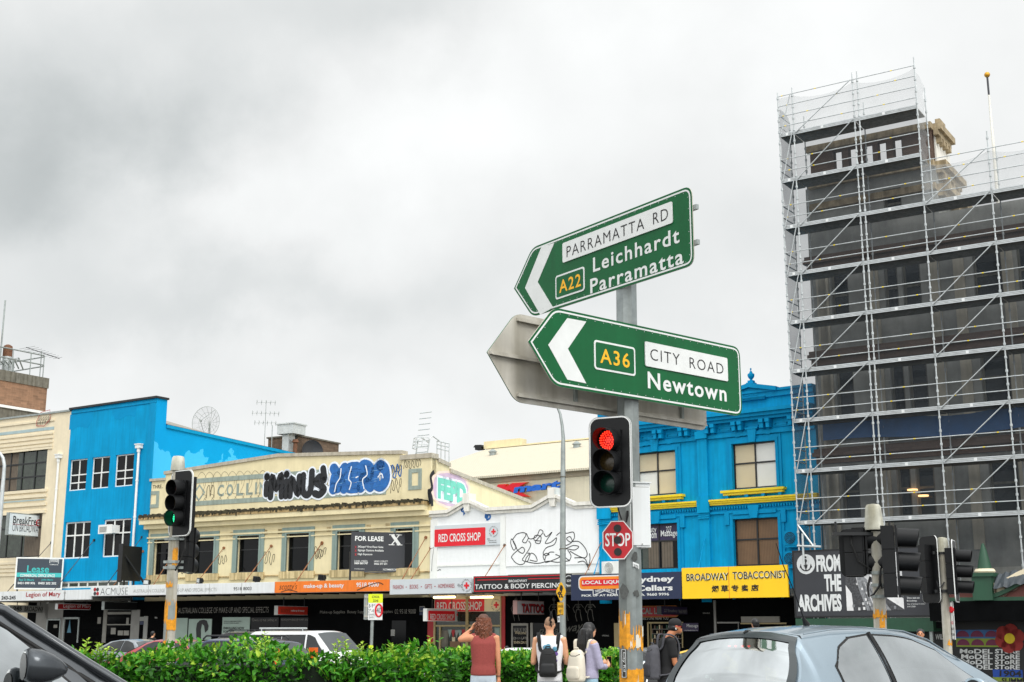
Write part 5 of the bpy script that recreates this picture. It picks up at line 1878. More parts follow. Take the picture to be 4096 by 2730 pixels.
 for i, (x, y) in enumerate(((440, 792), (480, 795), (520, 797), (560, 795), (600, 792))):
  a, z = WH.uv(Z(11, x, y), -.14)
  mb.prism([(a - .14, z), (a, z - .42), (a + .14, z)], -.15, -.14, i % 3)
 mb.build_each('bunting_flag', [M_['teal'], M_['deepred'], M_['stone']], t)
 mb = MB()
 for q, m in (((465, 880, 500, 930), 0), ((440, 930, 560, 1040), 1), ((340, 800, 420, 1000), 2), ((660, 820, 700, 1040), 1), ((965, 770, 1025, 900), 3), ((570, 860, 615, 1000), 2)):
  panel(mb, WH, 11, *q, -.14, m, th=.012)
 mb.build_each('window_display', [M_['tan'], M_['wood'], M_['concrete'], M_['teal']], t)
 mb = MB()
 for q in ((1162, 718, 1178, 1080), (1342, 718, 1358, 1080), (1178, 718, 1342, 745), (1385, 712, 1415, 1080)):
  panel(mb, WH, 11, *q, -.17, th=.06)
 mb.build('shop_frame', M_['soffit'], t)
 mb = MB()
 panel(mb, WH, 11, 1180, 748, 1340, 1080, -.13)
 panel(mb, WH, 11, 1418, 715, 1760, 1080, -.13)
 mb.build_each('dark_window', M_['glass'], t)
 words(t, WH, 11, [('WALK INS', 1190, 822, 1348, 772, .0), ('12', 1186, 908, 1215, 878, .03), ('LATE', 1283, 908, 1348, 878, .02), ('NOON-', 1220, 906, 1275, 884, -.01)], M_['soffit'], v=-.15, name='door_lettering')
 words(t, WH, 11, [('Welcome!', 1205, 846, 1338, 812, .0), ('SEVEN DAYS', 1190, 958, 1343, 928, .0)], M_['tan'], v=-.15, name='door_script')
 mb = MB()
 tq(mb, WH, 11, 'Broadway', 1480, 920, 2000, 790, -.16, .01, shear=.4, rise=.4)
 mb.build('window_script', pm('dim_script', '#4a4a44', .8), t)
 mb = MB()
 for x in (1218, 1665, 1790, 1950, 2090):
  u, z = WH.uv(Z(11, x, 545), -.4)
  mb.lathe([(.02, -.1), (.08, -.04), (.09, .03), (.03, .1)], (u, -.4, z + .45), 8)
  for p, q in (((0, .35), (0, -.05)), ((-.16, .2), (.16, .2)), ((-.16, .2), (-.3, .0)), ((.16, .2), (.3, .05)), ((-.3, 0), (-.2, -.2)), ((-.1, -.05), (-.16, -.35)), ((.1, -.05), (.14, -.35)), ((-.16, -.35), (-.08, -.62)), ((.14, -.35), (.2, -.6)), ((-.12, .12), (.12, .12)), ((-.1, .05), (.1, .05)), ((-.1, -.05), (.1, -.05))):
   mb.cyl((u + p[0], -.4, z + p[1]), (u + q[0], -.4, z + q[1]), .018, n=4)
  mb.cyl((u, -.4, z + .5), (u, -.4, z + 1.1), .006, n=4)
 mb.build_each('hanging_skeleton', pm('dim_plastic_bone', '#55544e', .8, var=.1), t) if False else mb.build('hanging_skeletons', pm('dim_plastic_bone', '#55544e', .8, var=.1), t)
 t = B_['victorian_blue_building']
 L = RB.len
 mb = MB()
 mb.box(-.02, L, -.1, -.03, GZ, GZ + 3.55)
 mb.build('shopfront', M_['shopdark'], t)
 mb = MB()
 for q, m in (((310, 568, 380, 860), 0), ((700, 560, 722, 860), 0), ((1105, 560, 1122, 860), 0), ((700, 556, 1122, 572), 0), ((740, 572, 752, 860), 0), ((1520, 555, 1782, 572), 1), ((1478, 300, 1522, 860), 1), ((1768, 572, 1784, 860), 1), ((1800, 565, 2340, 580), 0), ((1805, 492, 2260, 560), 2)):
  panel(mb, RB, 12, *q, -.17, m, th=.06)
 mb.build('shop_frame', [MATS['brass_frame'], M_['shopgrey'], M_['soffit']], t)
 mb = MB()
 for r_ in range(5):
  for c_ in range(12):
   x = 756 + c_ * 28
   y = 590 + r_ * 55
   if (r_ * 7 + c_ * 3) % 5:
    panel(mb, RB, 12, x, y + 8 * (c_ % 3), x + 14, y + 46, -.12, (r_ + c_) % 4, th=.012)
  panel(mb, RB, 12, 752, 590 + r_ * 55 + 47, 1104, 590 + r_ * 55 + 53, -.13, 4, th=.012)
 mb.build('bottle_display', [M_['wood'], M_['redtrim'], M_['greenpaint'], M_['tan'], M_['soffit']], t)
 mb = MB()
 a, b, c, d = RB.rc(12, 500, 368, 1075, 500, -.16)
 mb.prism(rrect(a, b, c, d, .2), -.16, -.14, 0)
 mb.prism(rrect(a + .06, b - .06, c + .06, d - .06, .16), -.175, -.162, 1)
 mb.build('header_badge', [pm('dim_orange', '#96550f', .6), M_['deepred']], t)
 words(t, RB, 12, [('LOCAL LiQUOR', 540, 478, 1050, 385, .03)], M_['stone'], v=-.19, name='header_lettering')
 words(t, RB, 12, [("THERE'S ONE NEAR YOU", 600, 530, 950, 490, .01), ('SPECIALS', 1356, 460, 1440, 443, .01), ('SPECIALS', 172, 724, 252, 708, .01)], M_['stone'], v=-.14, name='shop_lettering')
 mb = MB()
 panel(mb, RB, 12, 1112, 568, 1305, 665, -.2)
 mb.build('massage_board', M_['purple'], t)
 words(t, RB, 12, [('Massage', 1168, 628, 1300, 580, .0), ('www.massagebroadway.com', 1140, 660, 1298, 648, .01)], M_['signwhite'], v=-.215, name='massage_lettering')
 mats = glow('lit_tube', '#ffe2a8', 6.0)
 for k, (x0, x1) in enumerate(((250, 500), (685, 945))):
  a = WH.uv(Z(11, x0, 416), -1.0)
  b = WH.uv(Z(11, x1, 406), -1.0)
  l = thing('fluorescent_tube', ('long lit tube under the grey awning above the CROSS shop, left one', 'long lit tube under the grey awning nearer the tattoo shop')[k], 'light', WH.P(a[0], -1.0, 0), WH.ang, 'lit tubes under the awning')
  zc = (a[1] + b[1]) / 2
  mb = MB()
  mb.cyl((0, 0, zc), (b[0] - a[0], 0, zc), .05, n=8)
  mb.build('tube', mats, l)
  mb = MB()
  mb.box(-.05, b[0] - a[0] + .05, -.08, .08, zc + .06, zc + .14)
  mb.build('housing', M_['white'], l)
shopfronts()
# ------------------------------------------------------------ boards standing on the awnings
def board(name, label, fr, v, k, x0, y0, x1, y1, ang, mat, th=.08, posts=(), postz=None, frame=None, fw=.06, cat='sign board'):
 a = fr.uv(Z(k, x0, y1), v)
 o = fr.P(a[0], v, 0)
 g = Fr(o.x, o.y, ang)
 r = g.rc(k, x0, y0, x1, y1, 0)
 t, f, w, h = sign(name, label, cat, g, r, 0, mat, th, None, frame, fw)
 if posts:
  mb = MB()
  for p in posts:
   mb.box(w * p - .05, w * p + .05, th, th + .08, -(r[2] - postz), h * .5)
  mb.build('post', M_['black'], t)
 return t, f, w, h
zA = LB.uv(Z(2, 400, 829), AV)[1] - .2
t, f, w, h = board('office_lease_board', 'slate and teal Lease board in a white frame above the far left awning', LB, -2.3, 2, 143, 573, 486, 812, rad(17), M_['slate'], posts=(.04, .98), postz=zA, frame=M_['white'], fw=.09)
mb = MB()
a = f.uv(Z(2, 143, 712))
mb.box(0, w, -.012, -.001, h * .375, h * .52)
mb.build('teal_band', M_['tealsign'], t)
words(t, f, 2, [('COMMERCIAL OFFICE SPACE', 160, 721, 442, 700, .02), ('0431 099 976', 142, 780, 282, 762, .03), ('0405 202 202', 307, 781, 453, 763, .03), ('STONE', 407, 602, 468, 586, .02), ('COMMERCIAL', 400, 626, 470, 618, .01)], M_['reflw'], v=-.02)
words(t, f, 2, [('Lease', 216, 685, 397, 630, .015), ('Paul Di Mauro', 152, 752, 274, 736, .01), ('John Bacic', 332, 754, 427, 737, .01)], M_['tealsign'], v=-.02, name='teal_lettering')
mb = MB()
a, b = f.uv(Z(2, 400, 610)), f.uv(Z(2, 473, 582))
mb.ribbon([(a[0], a[1]), (a[0], b[1]), (b[0], b[1]), (b[0], a[1]), (a[0] + .5, a[1])], .04, -.014)
mb.build('logo_box', M_['reflw'], t)
t, f, w, h = board('suite_lease_board', 'charcoal FOR LEASE board on black posts in front of the cream building', CR, -1.9, 4, 686, 957, 1160, 1318, rad(17), M_['charcoal'], posts=(.0, .9, .97), postz=zA)
words(t, f, 4, [('FOR LEASE', 717, 1040, 973, 1001, .03), ('342sqm* First Floor Suite', 742, 1106, 970, 1086, .015), ('Signage Options Available', 742, 1138, 974, 1118, .015), ('High Exposure', 742, 1172, 872, 1152, .015), ('DANIEL O\'BRIEN', 711, 1228, 828, 1214, .0), ('0404 860 747', 711, 1250, 833, 1232, .025), ('HENRY CORLETT', 888, 1231, 1012, 1217, .0), ('0426 377 671', 888, 1254, 1004, 1239, .025), ('XCOMMERCIAL', 965, 1305, 1098, 1290, .01), ('XCOMMERCIAL.COM.AU', 711, 1296, 803, 1288, .0)], M_['reflw'])
words(t, f, 4, [('X', 714, 1106, 731, 1086, .0), ('X', 714, 1138, 731, 1118, .0), ('X', 714, 1172, 731, 1152, .0)], M_['red'], name='red_marks')
mb = MB()
x0, z1 = f.uv(Z(4, 1035, 985))
x1, z0 = f.uv(Z(4, 1124, 1077))
for (p, q, wd) in (((.16, 1), (.9, 0), .17), ((.86, 1), (.12, 0), .06)):
 mb.ribbon([(x0 + (x1 - x0) * p[0], z0 + (z1 - z0) * p[1]), (x0 + (x1 - x0) * q[0], z0 + (z1 - z0) * q[1])], wd, -.012 if wd < .1 else -.014)
for cx_, zz in ((.16, z1), (.86, z1), (.9, z0), (.12, z0)):
 mb.box(x0 + (x1 - x0) * cx_ - .16, x0 + (x1 - x0) * cx_ + .16, -.018, -.001, zz - .02, zz + .02)
mb.build('logo_letter', M_['reflw'], t)
mb = MB()
mb.ribbon(smooth_path([(.25 * w, -.02), (.5 * w, -.05), (.8 * w, .01)]), .05, -.01)
for k in range(4):
 mb.ribbon(smooth_path([(w * (.42 + .07 * k), .02), (w * (.45 + .08 * k), h * .12), (w * (.52 + .09 * k), h * .24)]), .015, -.004)
mb.build('fold', pm('grey_fold', '#45484d', .5), t)
a = DE.uv(Z(2, 72, 300), -2.2)
o = DE.P(a[0], -2.2, 0)
g = Fr(o.x, o.y, DE.ang + rad(90))
r = g.rc(2, 80, 210, 350, 390)
z1, z0 = g.uv(Z(2, 85, 208))[1], g.uv(Z(2, 65, 376))[1]
t, f, w, h = sign('hotel_blade_sign', 'pale lightbox blade sign of a hotel ON BROADWAY jutting from the striped building', 'sign', g, (0, r[1], z0, z1), 0, pm('lightbox_face', '#d5dcde', .4, var=.03), .25, None, M_['galv'], .05)
words(t, f, 2, [('BreakFre', 104, 290, 296, 246, .008)], M_['ink'])
words(t, f, 2, [('ON BROADWAY', 98, 352, 326, 310, -.008)], M_['charcoal'], name='small_lettering')
mb = MB()
u, z = f.uv(Z(2, 311, 287))
mb.tube([(u + .2 * math.cos(x), -.015, z + .2 * math.sin(x)) for x in [rad(-40 + 310 * i / 16) for i in range(17)]], .04, 5)
mb.cyl((u - .2, -.015, z), (u + .2, -.015, z), .03)
a = f.uv(Z(2, 100, 302))
b = f.uv(Z(2, 326, 306))
mb.box(a[0], b[0], -.012, -.002, (a[1] + b[1]) / 2 - .012, (a[1] + b[1]) / 2 + .012)
mb.build('red_mark', M_['deepred'], t)
mb = MB()
for z in (.25, h - .35):
 mb.box(w, w + .45, .06, .16, z, z + .1)
mb.build('bracket', M_['black'], t)
a = CR.uv(Z(2, 982, 620), -2.4)
o = CR.P(a[0], -2.4, 0)
z0, z1 = CR.uv(Z(2, 982, 750), -2.4)[1], CR.uv(Z(2, 990, 470), -2.4)[1]
t = thing('edge_on_board', 'black upright board seen nearly edge-on between blue and cream buildings', 'sign board', o, rad(62))
mb = MB()
mb.box(-.1, 1.5, -.1, .12, z0, z1)
mb.box(-.18, -.1, -.16, .18, z0 - .1, z1 + .12)
mb.build('panel', M_['black'], t)
mb = MB()
mb.box(.2, .3, -.03, .03, zA - .1, z0)
mb.box(1.0, 1.1, -.03, .03, zA - .1, z0)
mb.build('post', M_['black'], t)
s0 = CR.P(CR.uv(Z(2, 1002, 545), -2.3)[0], -2.3, CR.uv(Z(2, 1002, 545), -2.3)[1])
s1 = CR.P(CR.uv(Z(2, 1165, 778), -1.0)[0], -1.0, CR.uv(Z(2, 1165, 778), -1.0)[1])
mt = Matrix.Translation(o) @ Matrix.Rotation(rad(62), 4, 'Z')
mb = MB()
mb.cyl(mt.inverted() @ s0, mt.inverted() @ s1, .07)
mb.build('stay', M_['black'], t)
def floods():
 spots = [(3, 447, 1290, 'white', 'between white college fascia and second teal window'), (3, 955, 1276, 'black', 'on the white fascia near the phone number'), (3, 1540, 1262, 'black', 'on the orange fascia above make-up'), (4, 417, 1372, None, None), (2, 1180, 768, 'white', 'at the cream building left corner')]
 first = None
 for i, (k, x, y, c, where) in enumerate(spots):
  if where is None:
   continue
  u, z = CR.uv(Z(k, x, y), AV + .25)
  t = thing('floodlight', 'small %s floodlight perched %s' % ('grey-backed' if c == 'white' else 'black square', where), 'floodlight', CR.P(u, AV + .25, z), CR.ang + rad(-20 + 9 * i), 'floodlights on the long awning')
  mb = MB()
  mb.prism([(-.2, -.1), (.2, -.14), (.22, .16), (-.16, .2)], -.12, .08)
  mb.box(-.2, .2, .08, .14, -.06, .1)
  mb.build('lamp_head', M_['black'], t)
  mb = MB()
  mb.prism([(-.15, -.06), (.16, -.09), (.17, .12), (-.12, .15)], -.135, -.121)
  mb.build('lamp_glass', M_['galv2'] if c == 'white' else M_['glass'], t)
  mb = MB()
  mb.cyl((0, 0, -.12), (.1, 0, -.34), .03)
  mb.cyl((-.12, 0, -.1), (-.02, 0, -.34), .03)
  mb.build('bracket', M_['black'], t)
floods()
# ------------------------------------------------------------ scaffolded building at the right
def Dp(x, y):
 return (x * 1.7407, y * 1.7407)
_o = at(Dp(1812, 1447), 57.0)
SC = Fr(_o.x, _o.y, rad(-33.2))
def scaffold():
 us = [SC.uv(Z(9, x, 1410))[0] for x in (140, 230, 606, 995, 1410)]
 us.append(us[-1] + (us[-1] - us[-2]))
 zt = SC.uv(Z(9, 232, 572))[1]
 zb = SC.uv(Z(10, 296, 1490))[1]
 n = 8
 d = [zt + (zb - zt) * i / n for i in range(n + 1)]
 lift = (zt - zb) / n
 t = thing('scaffolding', 'tall galvanised tube scaffolding with decks and dark netting round the corner building', 'scaffolding', SC)
 BK = 1.25
 def std(u, v, ztop, zlow=GZ, r=.032):
  mb = MB()
  mb.cyl((u, v, zlow), (u, v, ztop), r, n=6)
  z = zb - lift + .25
  while z < ztop - .1:
   mb.cyl((u, v, z - .05), (u, v, z + .05), r * 1.8, n=6)
   z += lift / 4
  mb.build('standard', M_['tube'], t)
 tops = [zt + 2.2, zt + 2.3, zt + 2.35, zt + 2.4, d[1] + .55, d[1] + .6]
 for i, u in enumerate(us):
  std(u, 0, tops[i])
  std(u + .05, BK, tops[i] - (1.0 if i < 4 else .3), r=.03)
 std(us[2] + .22, 0, tops[2])
 for i in range(5):
  a, b = us[i], us[i + 1]
  first = 0 if i < 3 else 2
  for k in range(first, n + 1):
   z = d[k]
   mb = MB()
   mb.box(a + .03, b - .03, -.03, .0, z - .0, z + .17, 0)
   mb.box(a + .03, b - .03, .02, BK, z + .02, z + .08, 1)
   mb.box(a + .03, b - .03, -.035, -.031, z + .05, z + .06, 1)
   mb.box(a + .03, b - .03, -.035, -.031, z + .11, z + .12, 1)
   mb.box(a + (b - a) * .45, a + (b - a) * .45 + .12, -.036, -.03, z + .02, z + .15, 2)
   mb.build('deck', [M_['plank'], M_['concrete'], M_['signwhite']], t)
   top = k == first
   hs = (.5, 1.0, 1.5, 2.0) if top else (lift * .25, lift * .5)
   for h in hs:
    mb = MB()
    mb.cyl((a, -.02, z + h), (b, -.02, z + h), .022, n=5)
    x = a + (b - a) * R.uniform(.2, .8)
    mb.cyl((x, -.02, z + h), (x + .08, -.02, z + h), .025, n=5, mi=1)
    mb.build('ledger', [M_['tube'], M_['yellow']], t)
  if i in (0, 1, 3):
   for k in range(first, n + 1):
    z1 = d[k - 1] + .1 if k > first else d[k] + 2.0
    mb = MB()
    mb.cyl((a + .08, -.06, d[k] + .05), (b - .08, -.06, z1), .024, n=5)
    mb.build('brace', M_['tube'], t)
 for k in range(0, n + 1):
  for h in (lift * .25, lift * .5):
   mb = MB()
   mb.cyl((us[0], 0, d[k] + h), (us[0] + .05, BK, d[k] + h), .028, n=5)
   mb.build('transom', M_['tube'], t)
 net = sheer('scaffold_netting', '#50565b', .40)
 pale = sheer('pale_netting', '#c4c8ca', .34)  # lighter copy of the same net, sky backlight put into its colour
 for i in range(5):
  a, b = us[i], us[i + 1]
  first = 0 if i < 3 else 2
  mb = MB()
  zlo, zhi = zb - lift * .9, d[first]
  N1, N2 = 6, 40
  vs = []
  for p in range(N2 + 1):
   for q in range(N1 + 1):
    f = q / N1
    vs.append((a + (b - a) * f, .07 + .05 * math.sin(math.pi * f) * math.sin(p * 2.1 + i), zlo + (zhi - zlo) * p / N2))
  mb.add(vs, [(p * (N1 + 1) + q, p * (N1 + 1) + q + 1, (p + 1) * (N1 + 1) + q + 1, (p + 1) * (N1 + 1) + q) for p in range(N2) for q in range(N1)])
  mb.build('netting', net, t, smooth=60)
  mb = MB()
  sag = .0 if i < 1 else .28
  vs = []
  for q in range(9):
   f = q / 8
   zz = zhi + 1.95 - sag * math.sin(math.pi * f) ** .7
   vs += [(a + (b - a) * f, .08, zhi + .1), (a + (b - a) * f, .09, zz)]
  mb.add(vs, [(2 * q, 2 * q + 2, 2 * q + 3, 2 * q + 1) for q in range(8)])
  mb.build('top_netting', pale, t)
 for (u, z0, z1, m, nm) in ((us[0] + .02, zb - lift * .3, d[0] + 1.4, net, 'return_netting'), (us[3] - .02, d[2], d[0] + 1.7, pale, 'tower_netting')):
  mb = MB()
  vs = []
  for p in range(31):
   for q in range(4):
    vs.append((u + .06 * math.sin(p * 1.7 + q), .05 + BK * q / 3, z0 + (z1 - z0) * p / 30))
  mb.add(vs, [(p * 4 + q, p * 4 + q + 1, p * 4 + q + 5, p * 4 + q + 4) for p in range(30) for q in range(3)])
  mb.build(nm, m, t, smooth=60)
 mb = MB()
 mb.cyl((us[0], -.02, zb), (us[1], -.02, zb - 1.0), .04, n=6)
 mb.build('corner_bracket', M_['galv2'], t)
 return us, d, lift
SU, SD, SL = scaffold()
def corner_building():
 v = 1.7
 us, d = SU, SD
 t = thing('corner_store_building', 'tall rendered corner building with brick cornices and open arched belvedere inside the scaffolding', 'building', SC.P(0, v, 0), SC.ang)
 l, m, r = us[0] + .5, us[3] + .15, us[5] + 3
 top = d[2] + .1
 wins = []
 zz = {}
 mb = MB()
 holes = []
 xs = [(.22, .36), (.52, .60), (.66, .80)]
 cols = [(us[1] + .75, us[1] + 1.55), (us[2] + .35, us[2] + .95), (us[2] + 1.15, us[2] + 1.95), (us[3] + 1.4, us[3] + 2.6), (us[4] + .4, us[4] + 1.6), (us[4] + 2.2, us[4] + 3.4)]
 for k in (8, 6, 4):
  z0 = d[k] + .35
  for (a, b) in cols:
   holes.append((a, b, z0, z0 + 2.3))
 holes.append((us[2] + .55, us[2] + 1.35, d[2] + .3, d[2] + 1.6))
 mb.wall(l, m, GZ, d[1] + .1, [h for h in holes if h[1] < m], 0, .35)
 mb.wall(m, r, GZ, top, [h for h in holes if h[0] > m], 0, .35)
 mb.add([(m, .02, top), (m, 4.2, top), (m, 4.2, d[1] + .1), (m, .02, d[1] + .1)], [(0, 1, 2, 3)])
 mb.add([(l, .02, GZ), (l, 14, GZ), (l, 14, d[2]), (l, .02, d[2])], [(0, 1, 2, 3)])
 mb.add([(l, .02, d[2]), (l, 4.2, d[2]), (l, 4.2, d[1] + .1), (l, .02, d[1] + .1)], [(0, 1, 2, 3)])
 mb.add([(l, .02, d[1] + .1), (m, .02, d[1] + .1), (m, 4.2, d[1] + .1), (l, 4.2, d[1] + .1)], [(0, 1, 2, 3)])
 mb.add([(m, .02, top - .2), (r, .02, top - .2), (r, 14, top - .2), (m, 14, top - .2)], [(0, 1, 2, 3)])
 mb.add([(l, 4.2, d[2]), (m, 4.2, d[2]), (m, 4.2, d[1]), (l, 4.2, d[1])], [(0, 1, 2, 3)])
 mb.build('wall', M_['stone'], t)
 for h in holes:
  a, b, c, e = h
  mb = MB()
  mb.box(a, a + .1, .2, .28, c, e)
  mb.box(b - .1, b, .2, .28, c, e)
  mb.box(a + .1, b - .1, .2, .28, (c + e) / 2 - .05, (c + e) / 2 + .05)
  f = mb.build('window', M_['concrete'], t)
  mb = MB()
  mb.box(a, b, .26, .3, c, e)
  mb.build('pane', M_['glass'], f)
 mb = MB()
 for k, u1 in ((7, r), (5, r), (3, r)):
  z = d[k] + .35
  mb.box(l - .1, u1, -.12, -.003, z + .2, z + .5)
  mb.box(l - .2, u1, -.35, -.003, z + .5, z + .68)
  mb.box(l - .15, u1, -.25, -.003, z + .68, z + .85)
 mb.build('cornice', M_['redtrim'], t)
 mb = MB()
 for u in (us[0] + .8, us[1] + .2, us[2] - .35, us[3] - .45, us[3] + .6, us[4] - .2, us[4] + 1.8):
  for k0, k1 in ((8, 7), (6, 5), (4, 3)):
   mb.box(u, u + .45, -.1, -.003, d[k0] - 1.2, d[k1] + .3)
 mb.build_each('pilaster', pm('pale_render', '#b9b3a4', .8, var=.12, streak=.15), t)
 z0, z1 = d[1] + .1, d[0] - .25
 hs = []
 for x in (445, 535, 630, 712, 805):
  u = SC.uv(Z(9, x, 650), v)[0]
  hs.append((u - .17, u + .19, z0 + .3, z0 + 1.6))
 mb = MB()
 mb.wall(l + .3, m - .05, z0, z1, hs, 0, .25)
 mb.wall(l + .3, m - .05, z0, z1, hs, .3, .02)
 for h in hs:
  mb.box(h[0] - .03, h[0], .0, .26, h[2] + .35, h[3])
  mb.box(h[1], h[1] + .03, .0, .26, h[2] + .35, h[3])
 mb.build('pierced_parapet', M_['redtrim'], t)
 mb = MB()
 mb.box(m - .05, m + .02, .3, 2.6, z0, z1)
 mb.box(m - .05, m + .03, 2.6, 4.4, top, d[1] - .2)
 mb.build('flank', M_['offwhite'], t)
 mb = MB()
 for (a, dep, zc) in ((.35, 2.5, z1), (.45, 3.6, z0 + .1), (.5, 4.6, d[2] + 1.35)):
  mb.box(m, m + a, .1, dep, zc - .18, zc + .12)
  mb.box(m, m + a * .6, .1, dep - .2, zc - .42, zc - .18)
  mb.box(l + .2, m, -.25, .1, zc - .18, zc + .12)
  for k in range(4):
   mb.box(m, m + a * .7, .4 + dep * .2 * k, .6 + dep * .2 * k, zc - .7, zc - .42)
 mb.box(m - .02, m + .2, .6, 1.5, z1 + .12, z1 + .5)
 mb.build('flank_cornice', pm('stained_stone', '#a39377', .9, var=.35, scale=3, streak=.35), t)
 mb = MB()
 a, b = us[1] + .2, us[5]
 z = d[6] - .45
 pts_t, pts_b = [], []
 for k in range(13):
  f = k / 12
  pts_t.append((a + (b - a) * f, z + .55 + .18 * math.sin(f * 9)))
  pts_b.append((a + (b - a) * f, z - .35 + .12 * math.sin(f * 7 + 1)))
 mb.prism(pts_b + pts_t[::-1], -.5, -.47)
 mb.build('blue_sheet', pm('blue_tarpaulin', '#2b5f98', .6, var=.15), t)
 g = glow('warm_lamp', '#ffc88a', 3.0)
 for x, y in ((897, 1285), (962, 1320)):
  u, z = SC.uv(Z(10, x, y), v)
  mb = MB()
  mb.lathe([(.22, -.03), (.22, .03)], (u, -.02, z), 16)
  mb.build('ceiling_lamp', g, t)
corner_building()
def right_store():
 v = -2.6
 f = Fr(*SC.P(0, v, 0).xy, SC.ang)
 t = thing('green_corner_shop', 'green and cream shopfront with curved pediment and painted hoarding below the scaffolding', 'shopfront', f)
 def q(x, y):
  return f.uv(Z(7, x, y))
 x0 = q(1165, 1000)[0]
 x1 = x0 + 12
 zb, zt = q(1400, 1105)[1], q(1400, 955)[1]
 mb = MB()
 mb.box(x0, x1, 0, 2.4, zb, zt)
 mb.build('awning', M_['shopdark'], t)
 z2 = q(1400, 862)[1]
 mb = MB()
 mb.box(x0, x1, .3, .6, zt + .12, z2)
 mb.build('red_frieze', pm('dull_red_paint', '#6e3f38', .7, var=.15), t)
 mb = MB()
 mb.box(x0, x1, .1, .7, zt, zt + .14)
 mb.box(x0, q(1500, 860)[0], .1, .7, z2, z2 + .16)
 a, b = q(1495, 860)[0], q(1645, 860)[0]
 zp = q(1570, 770)[1]
 mb.box(a, b, -.1, .7, zt + .02, zp)
 mb.box(a - .08, b + .08, -.18, .78, zp, zp + .14)
 mb.build('green_pilaster', M_['greenpaint'], t)
 c = q(1572, 740)
 mb = MB()
 mb.lathe([(.36, 0), (.4, .06), (.34, .16)], (c[0], .3, zp + .14), 14)
 mb.build('cream_collar', M_['cream2'], t, smooth=40)
 mb = MB()
 mb.lathe([(.27, .16), (.2, .5), (.12, .85), (.04, 1.12)], (c[0], .3, zp + .14), 14)
 mb.build('cone_finial', M_['greenpaint'], t, smooth=40)
 arc = [q(*p) for p in ((1650, 930), (1700, 912), (1760, 885), (1820, 850), (1882, 822))]
 arc += [(arc[-1][0] + 2, arc[-1][1] + .5)]
 mb = MB()
 mb.prism([(arc[0][0], arc[0][1]), (arc[-1][0], zt + .1), (arc[-1][0], arc[-1][1])][::1] if False else [(arc[0][0], zt + .12)] + [(arc[-1][0], zt + .12)] + arc[::-1], .28, .5)
 mb.build('pediment_red', MATS['dull_red_paint'], t)
 mb = MB()
 hi = [(p[0], p[1] + .55) for p in arc]
 mb.prism(arc + hi[::-1], .2, .5)
 mb.build('cream_panel', M_['cream2'], t)
 mb = MB()
 for p0, p1 in zip(arc, arc[1:]):
  mb.prism([p0, p1, (p1[0], p1[1] + .16), (p0[0], p0[1] + .16)], .05, .5)
 mb.build('pediment_moulding', M_['greenpaint'], t)
 for x, y in ((1700, 877), (1781, 832)):
  u, z = q(x, y)
  mb = MB()
  mb.tube([(u + .2 * math.cos(w), .18, z + .2 * math.sin(w)) for w in [2 * math.pi * i / 18 for i in range(19)]], .04, 5)
  mb.build('ring_ornament', M_['redtrim'], t)
 mb = MB()
 rr = random.Random(4)
 N_ = 14
 vs = []
 for i in range(N_):
  u, z = q(1655 + 25 * i, 835 - 5.5 * i)
  vs += [(u, -.1 + rr.uniform(-.06, .06), z - .12 - rr.random() * .1), (u, .05 + rr.uniform(-.06, .06), z + .05), (u, .45, z + .35 + rr.random() * .1)]
 mb.add(vs, [(3 * i + j, 3 * i + 3 + j, 3 * i + 4 + j, 3 * i + 1 + j) for i in range(N_ - 1) for j in range(2)])
 mb.build('dark_tarpaulin', pm('slate_tarpaulin', '#3a4147', .6, var=.25), t)
 w = Fr(*f.P(0, 2.3, 0).xy, f.ang)
 def h(x, y):
  return w.uv(Z(7, x, y))
 mb = MB()
 mb.box(x0 - 2, x1, 2.3, 2.4, GZ, zb)
 mb.build('hoarding', M_['black'], t)
 mb = MB()
 a, b = h(1372, 1300), h(1690, 1172)
 mid = (a[1] + b[1]) / 2
 m1, m0 = b[1], a[1]
 a2, b2 = h(1690, 1300), h(1860, 1172)
 mb.box(a[0], b[0], 2.285, 2.298, mid, m1, 0)
 mb.box(a[0], b[0], 2.285, 2.298, m0, mid, 1)
 mb.box(a2[0], b2[0], 2.285, 2.298, m0, m1, 1)
 for r_ in range(2):
  for c_ in range(3):
   cx = a[0] + (b[0] - a[0]) * (c_ + .5) / 3
   cz = (mid if r_ == 0 else m0) + .06
   R_ = (b[0] - a[0]) / 6 * .9
   mb.prism([(cx + R_ * math.cos(k * math.pi / 10), cz + R_ * .95 * math.sin(k * math.pi / 10)) for k in range(11)], 2.27, 2.284, 2)
 cx, cz = (a2[0] + b2[0]) / 2, (m0 + m1) / 2
 for k in range(6):
  an = k * math.pi / 3 + .3
  mb.lathe([(.27, 2.265), (.27, 2.284)], (cx + .3 * math.cos(an), 0, cz + .3 * math.sin(an)), 12, 3, 'y')
 mb.lathe([(.2, 2.255), (.2, 2.264)], (cx, 0, cz), 12, 4, 'y')
 a3, b3 = h(1650, 1530), h(1870, 1475)
 mb.box(a3[0], b3[0], 2.285, 2.298, a3[1], b3[1], 5)
 a4, b4 = h(1650, 1600), h(1870, 1530)
 mb.box(a4[0], b4[0], 2.285, 2.298, a4[1], b4[1] - .01, 1)
 mb.build_each('painted_panel', [pm('mural_blue', '#3f6fa8', .6), pm('mural_lime', '#8fa33a', .6), pm('mural_plum', '#7a2f4f', .6), pm('mural_red', '#a32c26', .6), M_['yellow'], pm('mural_deep_blue', '#1f4fb0', .6)], t)  # flower red darkened to carry the shade under the awning
 mb = MB()
